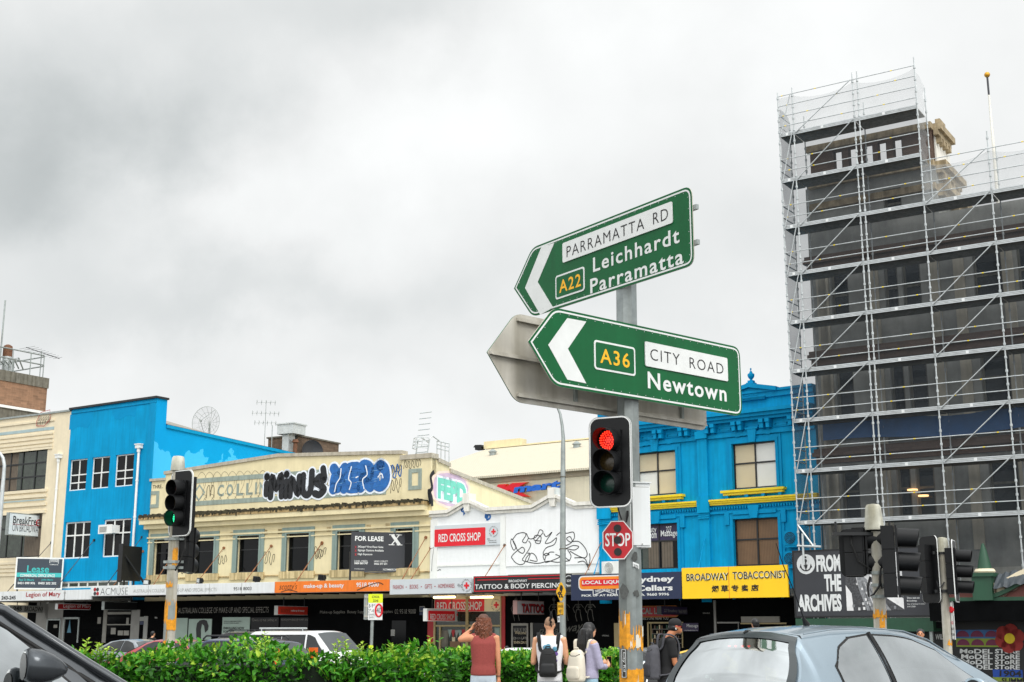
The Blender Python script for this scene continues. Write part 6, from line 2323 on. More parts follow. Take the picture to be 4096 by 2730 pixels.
 for k, (x, y0, y1) in enumerate(((1410, 1350, 1318), (1420, 1392, 1358), (1430, 1432, 1398), (1440, 1470, 1438))):
  for body, xa, xb in (('MoDEL', x - 10, 1645), ('SToRE', 1665, 1850)):
   p, p2 = h(xa, y0), h(xb, y1)
   mb.text(body, p[0], p2[0], p[1], p2[1], 2.28, .03, 0, shear=.12)
 for body, xa, y0, xb, y1, mi in (('WILL', 1215, 1245, 1285, 1205, 0), ('1904', 1700, 1525, 1862, 1480, 1), ('SUMM', 1715, 1575, 1868, 1538, 1)):
  p, p2 = h(xa, y0), h(xb, y1)
  mb.text(body, p[0], p2[0], p[1], p2[1], 2.275, .03, mi, shear=.1)
 mb.build('lettering', [M_['signwhite'], M_['ink']], t)
right_store()
def archives():
 v = AV - .1
 r = RB.rc(7, 140, 590, 1172, 1062, v)
 z1 = (RB.uv(Z(7, 140, 588), v)[1] + RB.uv(Z(7, 520, 570), v)[1]) / 2
 z0 = (RB.uv(Z(7, 152, 1074), v)[1] + RB.uv(Z(7, 1170, 1055), v)[1]) / 2
 t, f, w, h = sign('archive_billboard', 'big charcoal FROM THE ARCHIVES billboard with an old black and white street photo', 'billboard', RB, (r[0], r[1], z0, z1), v, M_['charcoal'], .15, None, M_['black'], .07)
 words(t, f, 7, [('FROM', 315, 735, 492, 600, .05), ('THE', 376, 882, 497, 750, .05), ('ARCHIVES', 175, 1034, 500, 900, .05), ('1903', 998, 900, 1125, 790, .05)], M_['signwhite'])
 words(t, f, 7, [('View east on', 997, 938, 1092, 922, .01), ('Broadway.', 998, 962, 1074, 945, .01), ('City of Sydney Archives', 998, 984, 1135, 971, .01), ('A-01132001', 1000, 1002, 1062, 990, .01)], M_['signwhite'], name='small_lettering')
 mb = MB()
 c = f.uv(Z(7, 234, 676))
 rr = (f.uv(Z(7, 303, 676))[0] - f.uv(Z(7, 166, 676))[0]) / 2
 mb.lathe([(rr, -.014), (rr, -.001)], (c[0], 0, c[1]), 32, 0, 'y')
 mb.tube([(c[0] + rr * .58 * math.cos(a), -.02, c[1] - rr * .1 + rr * .55 * math.sin(a)) for a in [rad(200 + 140 * i / 12) for i in range(13)]], rr * .06, 5, 1)
 mb.cyl((c[0], -.02, c[1] - rr * .62), (c[0], -.02, c[1] + rr * .45), rr * .06, n=5, mi=1)
 for k in range(3):
  mb.cyl((c[0] - rr * (.2 - .04 * k), -.02, c[1] - rr * (.12 + .12 * k)), (c[0] + rr * (.2 - .04 * k), -.02, c[1] - rr * (.09 + .12 * k)), rr * .05, n=5, mi=1)
 mb.tube([(c[0] + rr * .12 * math.cos(a), -.02, c[1] + rr * .36 + rr * .12 * math.sin(a)) for a in [2 * math.pi * i / 12 for i in range(13)]], rr * .04, 5, 1)
 for k in range(4):
  a = k * math.pi / 4
  mb.cyl((c[0] - rr * .12 * math.cos(a), -.02, c[1] + rr * .7 - rr * .12 * math.sin(a)), (c[0] + rr * .12 * math.cos(a), -.02, c[1] + rr * .7 + rr * .12 * math.sin(a)), rr * .025, n=4, mi=1)
 for s in (-1, 1):
  x, z = c[0] + s * rr * .56, c[1] - rr * .22
  mb.prism([(x - .06 * rr * 2, z - .05), (x + .06 * rr * 2, z - .05), (x, z + rr * .28)], -.022, -.015, 1)
 mb.build('anchor_emblem', [M_['signwhite'], M_['ink']], t)
 px0, pz1 = f.uv(Z(7, 522, 598))
 px1, pz0 = f.uv(Z(7, 978, 1024))
 gs = [pm('print_grey%d' % 0, '#c9cacb', .5, var=.1, scale=6), pm('print_mid', '#85878a', .5, var=.4, scale=12), pm('print_dark', '#434447', .5, var=.75, scale=13), pm('print_light', '#e4e4e4', .5)]
 mb = MB()
 W_, H_ = px1 - px0, pz1 - pz0
 def pp(pts, mi, y):
  mb.prism([(px0 + W_ * a, pz0 + H_ * b) for a, b in pts], y, y + .003, mi)
 pp([(0, 0), (1, 0), (1, 1), (0, 1)], 0, -.008)
 pp([(0, 0), (.36, 0), (.24, .35), (.16, .72), (0, .86)], 2, -.012)
 pp([(.0, .0), (.12, .0), (.1, .3), (.0, .45)], 3, -.016)
 pp([(.36, 0), (.78, 0), (.42, .5), (.2, .72), (.2, .62), (.24, .35)], 1, -.012)
 pp([(.78, 0), (1, 0), (1, .4), (.7, .45), (.45, .58), (.42, .5)], 2, -.013)
 pp([(.7, .22), (1, .02), (1, .2), (.72, .4)], 3, -.017)
 rr2 = random.Random(8)
 for k in range(60):
  x, y = rr2.random(), rr2.random()
  if y < .8:
   s = .02 + .03 * (1 - y)
   pp([(x * .97, y), (x * .97 + s * .8, y), (x * .97 + s * .8, min(y + s, 1)), (x * .97, min(y + s, 1))], rr2.choice((0, 1, 2, 3)), -.018 - .0003 * k)
 for k in range(4):
  pp([(.42 + .09 * k, 0), (.435 + .09 * k, 0), (.3 + .04 * k, .5), (.295 + .04 * k, .5)], 3 if k % 2 else 2, -.04)
 pp([(.14, .72), (.2, .72), (.5, .72), (.5, .62), (.36, .66), (.22, .6)], 3, -.0405)
 mb.build('printed_photo', gs, t)
 mb = MB()
 mb.box(-.05, w + .1, 0, .3, -.62, -.1)
 mb.box(-.05, w + .1, .3, 3.0, -.62, -.5)
 mb.build('support_beam', M_['greenpaint'], t)
 for k, x in enumerate((w * .46, w * .98)):
  mb = MB()
  mb.box(x, x + .12, .1, .22, -2.6, -.62)
  mb.build('support_post', M_['galv'], t)
 p = thing('clamp_pole', 'short galvanised tube clamped in front of the anchor emblem', 'pole', f.P(c[0], -.3, c[1]), f.ang)
 mb = MB()
 mb.cyl((.05, 0, 0), (.05, 0, 1.25), .045)
 mb.cyl((-.2, 0, .75), (.85, 0, .68), .045)
 mb.build('tube', M_['galv2'], p)
archives()
def flagpole():
 b = at(Z(9, 1402, 900), 64)
 tp = at(Z(9, 1343, 240), 64)
 t = thing('flagpole', 'bare white flagpole topped by a gold ball behind the scaffolding', 'flagpole', (b.x, b.y, b.z - 1.5))
 mb = MB()
 dx = 0.0
 h = tp.z - b.z + 1.5
 mb.cyl((0, 0, 0), (tp.x - b.x, 0, h), .12, .04, n=10)
 mb.build('pole', M_['offwhite'], t, smooth=40)
 mb = MB()
 mb.cyl(((tp.x - b.x) * .87, 0, h * .87), (tp.x - b.x, 0, h + .02), .052, n=10)
 mb.build('dark_top', M_['charcoal'], t)
 mb = MB()
 mb.lathe([(.02, -.15), (.09, -.125), (.135, -.065), (.155, 0), (.135, .065), (.09, .125), (.02, .15)], (tp.x - b.x, 0, h + .15), 16)
 mb.build('gold_ball', M_['gold'], t, smooth=60)
flagpole()
# ------------------------------------------------------------ ground
def ground():
 mb = MB()
 S_ = 900
 mb.add([(-S_, -60, -.02), (S_, -60, -.02), (S_, 22, -.02), (-S_, 22, -.02), (S_, 34, -.5), (-S_, 34, -.5), (S_, S_, -.5), (-S_, S_, -.5)], [(0, 1, 2, 3), (3, 2, 4, 5), (5, 4, 6, 7)])
 o = mb.build('ground', M_['asphalt'])
 tag(o, 'grey asphalt roadway between hedge and shops', 'road', kind='structure')
 P = [PTS[k] for k in 'FEDCBA']
 f = [Vector(p) for p in P]
 f = [f[0] + (f[0] - f[1]) * 4] + f + [f[-1] + (f[-1] - f[-2]) * 4]
 off = Vector((-.58, -.81)) * 4.6
 mb = MB()
 n = len(f)
 vs = [(p.x, p.y, GZ) for p in f] + [(p.x + off.x, p.y + off.y, GZ) for p in f] + [(p.x + off.x, p.y + off.y, GZ - .14) for p in f]
 fs = [(i, i + n, i + 1 + n, i + 1) for i in range(n - 1)] + [(i + n, i + 2 * n, i + 1 + 2 * n, i + 1 + n) for i in range(n - 1)]
 mb.add(vs, fs)
 tag(mb.build('pavement', M_['paving']), 'pale footpath under the shop awnings', 'footpath', kind='structure')
 mb = MB()
 mb.box(-9, 6, 17.5, 26.5, -.3, .1)
 tag(mb.build('median_pavement', M_['paving']), 'raised concrete median where people stand', 'median', kind='structure')
 mb = MB()
 d = Vector((.83, -.557))
 nn = Vector((.557, .83))
 for lane in (0, 1):
  for k in range(-6, 8):
   c = Vector((-6, 52 + 5 * lane)) + d * (k * 6)
   a, b = c - d * 1.3, c + d * 1.3
   mb.add([(a.x, a.y, -.494), (b.x, b.y, -.494), (b.x + nn.x * .12, b.y + nn.y * .12, -.494), (a.x + nn.x * .12, a.y + nn.y * .12, -.494)], [(0, 1, 2, 3)])
 tag(mb.build('road_marking', M_['white']), 'white dashed lane lines on the roadway', 'road marking', kind='structure')
ground()
# ------------------------------------------------------------ direction signs, signals and poles
def tz(mb, f, k, body, x0, x1, xa, ytop, ybot, v=-.01, bold=.0, mi=0, **kw):
 z1, z0 = f.uv(Z(k, xa, ytop), v)[1], f.uv(Z(k, xa, ybot), v)[1]
 ym = (ytop + ybot) / 2
 zm = (z0 + z1) / 2
 def ux(x):
  y = ym
  for _ in range(12):
   u, z = f.uv(Z(k, x, y), v)
   y += (z - zm) * 300
  return f.uv(Z(k, x, y), v)[0]
 kw.setdefault('sp', 1.16)
 mb.text(body, ux(x0), ux(x1), z0, z1, v, bold, mi, **kw)
 return ux(x0), ux(x1), z0, z1
POLE_D = 13.5
_pa, _pb = at((2521.5, 2400), POLE_D), at((2511, 1600), POLE_D)
POLE = Vector((_pa.x * .5 + _pb.x * .5, POLE_D, 0))
def arrow_sign(name, label, ang, depth, tip, ul, ll, ur, lr, front=True):
 o = at((2513, 1500), depth)
 f = Fr(o.x, o.y, ang)
 p = [f.uv(Z(8, *q)) for q in (tip, ul, ll, ur or lr, lr)]
 zt = p[1][1] if ur is None else (p[1][1] + p[3][1]) / 2
 zb = (p[2][1] + p[4][1]) / 2
 uL = (p[1][0] + p[2][0]) / 2
 uR = p[4][0] if ur is None else (p[3][0] + p[4][0]) / 2
 zm = (zt + zb) / 2
 out = [(p[0][0], zm), (uL, zb), (uR, zb), (uR, zt), (uL, zt)]
 g = Fr(*f.P(0, 0, 0).xy, ang, 0)
 t = thing(name, label, 'direction sign', f.P(0, 0, 0), ang)
 mb = MB()
 o1 = round_poly(out, (.0, .10, .12, .12, .10))
 n = len(o1)
 mb.add([(x, 0, z) for x, z in o1], [tuple(range(n))], 0)
 mb.add([(x, .012, z) for x, z in o1], [tuple(range(n - 1, -1, -1))], 1)
 mb.add([(x, y, z) for y in (0, .012) for x, z in o1], [(i, i + n, (i + 1) % n + n, (i + 1) % n) for i in range(n)], 1)
 mb.build('panel', [M_['green'], M_['alum']], t)
 return t, g, out
def inset(out, d):
 n = len(out)
 res = []
 for i in range(n):
  p, a, b = Vector(out[i]), Vector(out[i - 1]), Vector(out[(i + 1) % n])
  e1, e2 = (p - a).normalized(), (b - p).normalized()
  n1, n2 = Vector((-e1.y, e1.x)), Vector((-e2.y, e2.x))
  k = (n1 + n2)
  k = k / max(.3, k.dot(n1))
  res.append(tuple(p + k * d))
 return res
def ring(mb, pts, w, y, mi=0):
 a = pts
 b = inset(pts, w)
 n = len(a)
 mb.add([(p[0], y, p[1]) for p in a] + [(p[0], y, p[1]) for p in b], [(i, (i + 1) % n, (i + 1) % n + n, i + n) for i in range(n)], mi)
def rivets(mb, out, y):
 a = inset(out, .055)
 for i in range(len(a)):
  p, q = Vector(a[i]), Vector(a[(i + 1) % len(a)])
  n = max(1, int((q - p).length / .12))
  for k in range(n):
   c = p.lerp(q, (k + .5) / n)
   mb.lathe([(.0045, -.003), (.0045, 0)], (c.x, y, c.y), 6, 0, 'y')
def direction_signs():
 # ---- City Road sign
 t, f, out = arrow_sign('city_road_sign', 'lower green arrow sign reading A36 CITY ROAD Newtown on the steel pole', rad(41.0), 13.28,
         (303, 950), (455, 757), (445, 1200), (1514, 985), (1520, 1380))
 mb = MB()
 ring(mb, round_poly(inset(out, .022), (.0, .09, .10, .10, .09)), .018, -.002)
 mb.build('border', M_['reflw'], t)
 mb = MB()
 mb.prism([f.uv(Z(8, x, y), -.003) for x, y in ((527, 817), (635, 837), (530, 992), (635, 1190), (527, 1168), (418, 970))][::-1], -.003, -.0005)
 mb.build('chevron', M_['reflw'], t)
 mb = MB()
 a, b, c, d = tz(MB(), f, 8, 'I', 970, 1440, 972, 950, 1090)
 mb.prism(rrect(a, b, c, d, .02), -.014, -.003)
 mb.build('name_panel', M_['reflw'], t)
 mb = MB()
 tz(mb, f, 8, 'CITY', 1000, 1168, 1012, 992, 1057, -.016, -.008)
 tz(mb, f, 8, 'ROAD', 1224, 1417, 1230, 1041, 1102, -.016, -.008)
 mb.build('name_lettering', M_['ink'], t)
 mb = MB()
 tz(mb, f, 8, 'Newtown', 985, 1434, 1000, 1124, 1220, -.004, .022)
 mb.build('lettering', M_['reflw'], t)
 mb = MB()
 a, b, c, d = tz(MB(), f, 8, 'I', 682, 916, 690, 941, 1108)
 mb.prism(rrect(a, b, c, d, .035), -.006, -.0005, 0)
 mb.prism(rrect(a + .02, b - .02, c + .02, d - .02, .022), -.0075, -.0062, 1)
 mb.build('route_shield', [M_['reflw'], M_['green']], t)
 mb = MB()
 tz(mb, f, 8, 'A36', 714, 882, 730, 990, 1075, -.009, .012)
 mb.build('route_number', M_['amber'], t)
 mb = MB()
 rivets(mb, out, -.001)
 mb.build('rivet_line', M_['galv2'], t)
 back_rails(t, out)
 # ---- Parramatta Rd sign
 t, f, out = arrow_sign('parramatta_road_sign', 'upper green arrow sign reading PARRAMATTA RD A22 Leichhardt Parramatta', rad(-54.5), 13.32,
         (222, 662), (335, 408), (318, 800), (1236, 62), (1249, 528))
 mb = MB()
 ring(mb, round_poly(inset(out, .022), (.0, .09, .10, .10, .09)), .018, -.002)
 mb.build('border', M_['reflw'], t)
 mb = MB()
 mb.prism([f.uv(Z(8, x, y), -.003) for x, y in ((378, 412), (452, 388), (357, 612), (445, 757), (372, 798), (285, 645))][::-1], -.003, -.0005)
 mb.build('chevron', M_['reflw'], t)
 mb = MB()
 a, b, c, d = tz(MB(), f, 8, 'I', 500, 1125, 503, 390, 502)
 mb.prism(rrect(a, b, c, d, .02), -.014, -.003)
 mb.build('name_panel', M_['reflw'], t)
 mb = MB()
 tz(mb, f, 8, 'PARRAMATTA', 522, 964, 530, 407, 468, -.016, -.006)
 tz(mb, f, 8, 'RD', 1015, 1100, 1018, 218, 283, -.016, -.006)
 mb.build('name_lettering', M_['ink'], t)
 mb = MB()
 tz(mb, f, 8, 'Leichhardt', 673, 1165, 685, 470, 553, -.004, .016)
 tz(mb, f, 8, 'Parramatta', 657, 1188, 668, 592, 676, -.004, .016)
 mb.build('lettering', M_['reflw'], t)
 mb = MB()
 a, b, c, d = tz(MB(), f, 8, 'I', 457, 622, 462, 577, 712)
 mb.prism(rrect(a, b, c, d, .035), -.006, -.0005, 0)
 mb.prism(rrect(a + .02, b - .02, c + .02, d - .02, .022), -.0075, -.0062, 1)
 mb.build('route_shield', [M_['reflw'], M_['green']], t)
 mb = MB()
 tz(mb, f, 8, 'A22', 480, 603, 490, 600, 672, -.009, .012)
 mb.build('route_number', M_['amber'], t)
 mb = MB()
 rivets(mb, out, -.001)
 mb.build('rivet_line', M_['galv2'], t)
 back_rails(t, out, 1.04)
 # ---- the sign seen from behind
 t, f, out = arrow_sign('blank_sign_back', 'bare aluminium back of a third arrow sign, weathered and streaked', rad(41.6), 13.78,
         (70, 1005), (228, 788), (235, 1297), None, (1322, 1460))
 for o in t.children:
  o.data.materials[0] = M_['alum']
  o.data.materials[1] = M_['green']
 z = [out[1][1], out[3][1]]
 h = z[1] - z[0]
 mb = MB()
 for fz in (.08, .5, .93):
  zz = z[0] + h * fz
  u0 = out[1][0] - (.0 if fz != .5 else (out[1][0] - out[0][0]) * .96)
  mb.box(u0 + .01, out[2][0] - .04, -.035, -.002, zz - .016, zz + .016)
  mb.box(u0 + .01, out[2][0] - .04, -.045, -.0355, zz - .024, zz - .012)
 mb.build('stiffener', M_['alum'], t)
 mb = MB()
 for fu in (.28, .58, .85):
  u = out[1][0] + (out[2][0] - out[1][0]) * fu
  mb.box(u - .02, u + .02, -.03, -.002, z[0] + h * .1, z[0] + h * .91)
 mb.build('upright_brace', M_['galv'], t)
def back_rails(t, out, ext=1.0):
 z0, z1 = out[1][1], out[3][1]
 mb = MB()
 for fz in (.28, .72):
  zz = z0 + (z1 - z0) * fz
  mb.box(out[1][0], out[2][0] * ext, .014, .05, zz - .025, zz + .025)
 mb.build('mounting_rail', M_['galv'], t)
direction_signs()
# ---------------------------------------------------- signal heads
def signal_head(name, label, loc, yaw, lit=None, board=(.46, .93), n=3, cut=.55, rim=True, vis=.26, group='traffic signal heads', pitch=.215, scale=1.0, backonly=False):
 t = thing(name, label, 'traffic light', loc, yaw, group)
 t.scale = (scale, scale, scale)
 w, h = board
 if rim:
  mb = MB()
  o = rrect(-w / 2, w / 2, -h / 2, h / 2, .1, 6)
  mb.prism(o, 0, .012)
  mb.build('target_board', M_['plastic'], t)
  mb = MB()
  ring(mb, o, .014, -.002)
  e = inset(o, -.004)
  n_ = len(e)
  mb.add([(p[0], y, p[1]) for y in (-.003, .015) for p in e], [(i, i + n_, (i + 1) % n_ + n_, (i + 1) % n_) for i in range(n_)])
  mb.build('white_rim', M_['reflw'], t)
 cols = [('red', '#ff1a10', '#3a0d0c'), ('amber', '#ffb000', '#40331a'), ('green', '#10f090', '#0d3a2e')]
 for i in range(n):
  z = (n - 1) * pitch / 2 - i * pitch
  mb = MB()
  mb.box(-.115, .115, .013, .17, z - pitch / 2 + .004, z + pitch / 2 - .004)
  mb.box(-.125, .125, -.03, -.004, z - pitch / 2 + .003, z + pitch / 2 - .003)
  hs = mb.build('lamp_housing', M_['plastic'], t)
  nm, on, off = cols[i if n == 3 else i + 1]
  mb = MB()
  mb.lathe([(.098, -.034), (.09, -.04), (.03, -.05), (.004, -.051)], (0, 0, z), 24, 0, 'y')
  if lit == i:
   mb.build('lens', glow('lit_%s_lens' % nm, '#e00c08' if nm == 'red' else '#06d080', .75, H(off)), hs, smooth=60)
   mb = MB()
   for r_, k_ in ((0, 1), (.025, 6), (.05, 12), (.073, 18), (.09, 22)):
    for k in range(k_):
     a = 2 * math.pi * k / k_
     mb.lathe([(.0072, -.056 + r_ * .1), (.0072, -.046 + r_ * .1)], (r_ * math.cos(a), 0, z + r_ * math.sin(a)), 6, 0, 'y')
   mb.build('led_cluster', glow('led_%s' % nm, '#ff3a22' if nm == 'red' else '#30f0a8', 2.2), hs)
  else:
   mb.build('lens', pm('dark_%s_lens' % nm, off, .25, var=.4, scale=60), hs, smooth=60)
  mb = MB()
  N_ = 28
  vs = []
  for k in range(N_):
   a = 2 * math.pi * k / N_
   up = .5 + .5 * math.sin(a)
   L_ = vis * (cut + (1 - cut) * up ** .8) if cut < 1 else vis
   for rr in (.122, .117):
    vs += [(rr * math.cos(a), -.031, z + rr * math.sin(a)), (rr * math.cos(a) * .97, -.031 - L_, z + rr * math.sin(a) * .97 - L_ * .06)]
  fs = []
  for k in range(N_):
   j = (k + 1) % N_
   a, b = 4 * k, 4 * j
   fs += [(a, b, b + 1, a + 1), (a + 2, a + 3, b + 3, b + 2), (a + 1, b + 1, b + 3, a + 3)]
  mb.add(vs, fs)
  mb.build('visor', M_['plastic'], hs, smooth=40)
 return t
def octo(mb, p, q, r0, r1, z0=None, mi=0, n=8, turn=.39):
 p, q = Vector(p), Vector(q)
 vs = []
 for c, r in ((p, r0), (q, r1)):
  for i in range(n):
   a = 2 * math.pi * i / n + turn
   vs.append((c.x + r * math.cos(a), c.y + r * math.sin(a), c.z))
 mb.add(vs, [(i, (i + 1) % n, (i + 1) % n + n, i + n) for i in range(n)] + [tuple(range(n - 1, -1, -1)), tuple(range(n, 2 * n))], mi)
def ragged_wrap(mb, axis, r, a0, a1, zlo, zhi, seed, mi=0, n=8, turn=.39, steps=46, jag=.06):
 rr = random.Random(seed)
 lo, hi = zlo, zhi
 vs = []
 for k in range(steps + 1):
  a = a0 + (a1 - a0) * k / steps
  if rr.random() < .5:
   hi = zhi + rr.uniform(-jag, jag)
  if rr.random() < .4:
   lo = zlo + rr.uniform(-jag * .3, jag * .3)
  sec = 2 * math.pi / n
  b = (a - turn) % sec - sec / 2
  d = r * math.cos(sec / 2) / math.cos(b) + .0025
  for z in (lo, hi):
   c = axis(z)
   vs.append((c[0] + d * math.cos(a), c[1] + d * math.sin(a), z))
 mb.add(vs, [(2 * k, 2 * k + 2, 2 * k + 3, 2 * k + 1) for k in range(steps)], mi)
def zat(p, depth):
 return at(p, depth).z
def main_pole():
 t = thing('steel_sign_pole', 'thick eight-sided galvanised pole carrying the green signs, peeling orange paint low down', 'pole', (POLE.x, POLE.y, 0))
 dx = (_pb.x - _pa.x) / (_pb.z - _pa.z)
 def axis(z):
  return ((z - (_pa.z + _pb.z) / 2) * dx, 0.0)
 ztop = zat(Z(8, 860, 300), POLE_D)
 mb = MB()
 octo(mb, (*axis(0), 0), (*axis(ztop), ztop), .128, .112)
 mb.box(-.25, .25, -.25, .25, -.02, .04)
 mb.build('shaft', pm('pole_galvanised', '#8d9494', .5, .45, var=.28, scale=5, streak=.3), t)
 mb = MB()
 z0, z1 = zat(Z(12, 500, 868), 13.4), zat(Z(12, 450, 640), 13.4)
 ragged_wrap(mb, axis, .127, rad(180), rad(262), z0, z1 + .12, 3, jag=.14)
 ragged_wrap(mb, axis, .127, rad(262), rad(360), z0, z1 - .05, 5, jag=.10)
 z2, z3 = zat(Z(12, 500, 1290), 13.4) - .35, zat(Z(12, 500, 1112), 13.4)
 ragged_wrap(mb, axis, .1275, rad(180), rad(360), z2, z3, 9, jag=.012)
 mb.build('orange_paint', pm('peeling_orange_paint', '#e59a12', .55, var=.25, scale=22, streak=.2, bump=.2), t)
 mb = MB()
 for a0, a1, zz, hh in ((185, 197, z1 + .02, .14), (236, 243, z1 + .1, .1), (288, 318, z1 - .12, .13), (262, 272, z1 - .14, .07), (330, 352, z1 - .03, .1), (290, 300, z3 - .2, .22), (215, 222, z1 - .22, .06)):
  ragged_wrap(mb, axis, .129, rad(a0), rad(a1), zz - hh / 2, zz + hh / 2, a0, steps=10, jag=.05)
 mb.build('pale_undercoat', pm('undercoat', '#d9d3c4', .7, var=.1, scale=20), t)
 g = Fr(POLE.x, POLE.y - .128, rad(-12))
 def q(x, y):
  return g.uv(Z(12, x, y))
 a, b = q(402, 1213), q(458, 872)
 pl = thing('street_name_plate', 'narrow black upright plate reading City Rd on the orange banded pole', 'sign', g.P(a[0], -.012, a[1]), g.ang)
 w, h = b[0] - a[0], b[1] - a[1]
 mb = MB()
 mb.box(0, w, 0, .012, 0, h)
 mb.build('panel', pm('plate_black', '#2c2a24', .5, var=.15, scale=12), pl)
 mb = MB()
 ring(mb, [(.005, .005), (w - .005, .005), (w - .005, h - .005), (.005, h - .005)], .004, -.001)
 base = len(mb.v)
 mb.text('City Rd', 0, .19, 0, w * .5, -.002, .0)
 for i in range(base, len(mb.v)):
  x, y, z = mb.v[i]
  mb.v[i] = (w * .28 + z, y, h - .03 - x)
 mb.build('lettering', M_['signwhite'], pl)
 g = Fr(POLE.x + .05, POLE.y - .1, rad(14))
 a, b = g.uv(Z(15, 437, 1155)), g.uv(Z(15, 585, 655))
 c = thing('control_cabinet', 'white metal control cabinet strapped to the right of the steel pole', 'cabinet', g.P(a[0], 0, a[1]), g.ang)
 w, h = b[0] - a[0], b[1] - a[1]
 mb = MB()
 mb.box(0, w, 0, .3, 0, h)
 mb.build('case', M_['signwhite'], c)
 mb = MB()
 mb.box(.025, w - .012, -.012, -.001, .02, h - .045)
 mb.box(-.012, w + .012, -.018, .31, h, h + .012)
 mb.build('door', M_['signwhite'], c)
 mb = MB()
 mb.box(.02, .024, -.006, -.001, .02, h - .04)
 mb.box(.025, w - .012, -.006, -.001, h - .044, h - .038)
 mb.lathe([(.008, -.018), (.008, -.012)], (w * .55, 0, .03), 8, 0, 'y')
 mb.build('door_seam', M_['stone'], c)
 g = Fr(POLE.x - .02, POLE.y - .16, rad(-14))
 ctr = g.uv(Z(15, 335, 1100))
 r = (g.uv(Z(15, 455, 1100))[0] - g.uv(Z(15, 216, 1100))[0]) / 2 / math.cos(rad(22.5))
 rz = (g.uv(Z(15, 335, 948))[1] - g.uv(Z(15, 335, 1250))[1]) / 2 / math.cos(rad(22.5))
 s = thing('stop_sign', 'red octagonal STOP plate with three black lamp discs on the pole', 'stop sign', g.P(ctr[0], 0, ctr[1]), g.ang)
 o = [(r * math.cos(rad(22.5 + 45 * k)), rz * math.sin(rad(22.5 + 45 * k))) for k in range(8)]
 mb = MB()
 mb.prism(o, 0, .01)
 mb.build('panel', pm('stop_red', '#b40f1c', .4, var=.05), s)
 mb = MB()
 ring(mb, o, .009, -.001)
 mb.text('STOP', -r * .76, r * .76, -rz * .3, rz * .34, -.0015, .012)
 mb.build('lettering', M_['reflw'], s)
 for k in (-1, 0, 1):
  mb = MB()
  mb.lathe([(.04, -.006), (.04, -.002)], (0, 0, k * rz * .565), 18, 0, 'y')
  mb.build('black_disc', M_['ink'], s)
 mb = MB()
 mb.box(-.03, .03, .011, .16, -.02, .02)
 mb.build('bracket', M_['galv'], s)
 g = Fr(POLE.x, POLE.y - .125, rad(13))
 a, b = g.uv(Z(15, 453, 1318)), g.uv(Z(15, 500, 1280))
 st = thing('pole_sticker', 'tilted white sticker reading OVER MENIS on the steel pole', 'sticker', g.P(a[0], -.006, a[1]), g.ang)
 w, h = b[0] - a[0], b[1] - a[1]
 mb = MB()
 mb.prism([(0, .012), (w, -.012), (w, h - .012), (0, h + .012)], 0, .003)
 mb.build('paper', M_['signwhite'], st)
 mb = MB()
 mb.text('OVER', .008, w - .008, h * .52, h * .85, -.001, .02, rise=-.02)
 mb.text('MENIS', .008, w - .008, h * .12, h * .45, -.001, .02, rise=-.02)
 mb.build('lettering', M_['ink'], st)
 mb = MB()
 for (x, y, w_, h_) in ((470, 1235, .05, .07), (380, 1500, .06, .09), (480, 1520, .04, .05)):
  u, z = g.uv(Z(15, x, y))
  rr = random.Random(x)
  mb.prism([(u + w_ * math.cos(a) * rr.uniform(.5, 1) , z + h_ * math.sin(a) * rr.uniform(.4, 1)) for a in [2 * math.pi * i / 11 for i in range(11)]], -.004, -.002)
 o = mb.build('grime_patch', pm('grime', '#4a4c4a', .8, var=.3, scale=30), t)
 o.location = (g.o.x - POLE.x, g.o.y - POLE.y, 0)
 o.rotation_euler = (0, 0, g.ang)
 mb = MB()
 a = at(Z(15, 340, 838), 13.36)
 pts = [at(Z(15, x, y), 13.36) for x, y in ((335, 838), (345, 880), (365, 940))]
 mb.tube([(p.x - POLE.x, p.y - POLE.y, p.z) for p in pts], .008)
 pts = [at(Z(15, x, y), 13.36) for x, y in ((412, 870), (412, 905), (402, 960))]
 mb.tube([(p.x - POLE.x, p.y - POLE.y, p.z) for p in pts], [.012, .014, .007])
 mb.build('cable', M_['rubber'], t)
 c = at(Z(15, 277, 486), 13.05)
 sg = signal_head('traffic_signal', 'traffic signal showing red on the steel pole, white rimmed board', c, rad(-27), lit=0, board=(.455, .915), cut=.38, vis=.2)
 mb = MB()
 m = Matrix.Rotation(rad(27), 4, 'Z')
 for z in (.3, -.3):
  q = m @ (Vector((POLE.x, POLE.y, 0)) - Vector((c.x, c.y, 0)))
  mb.cyl((0, .17, z), (q.x, q.y - .08, z), .022)
 mb.build('bracket', M_['plastic'], sg)
main_pole()
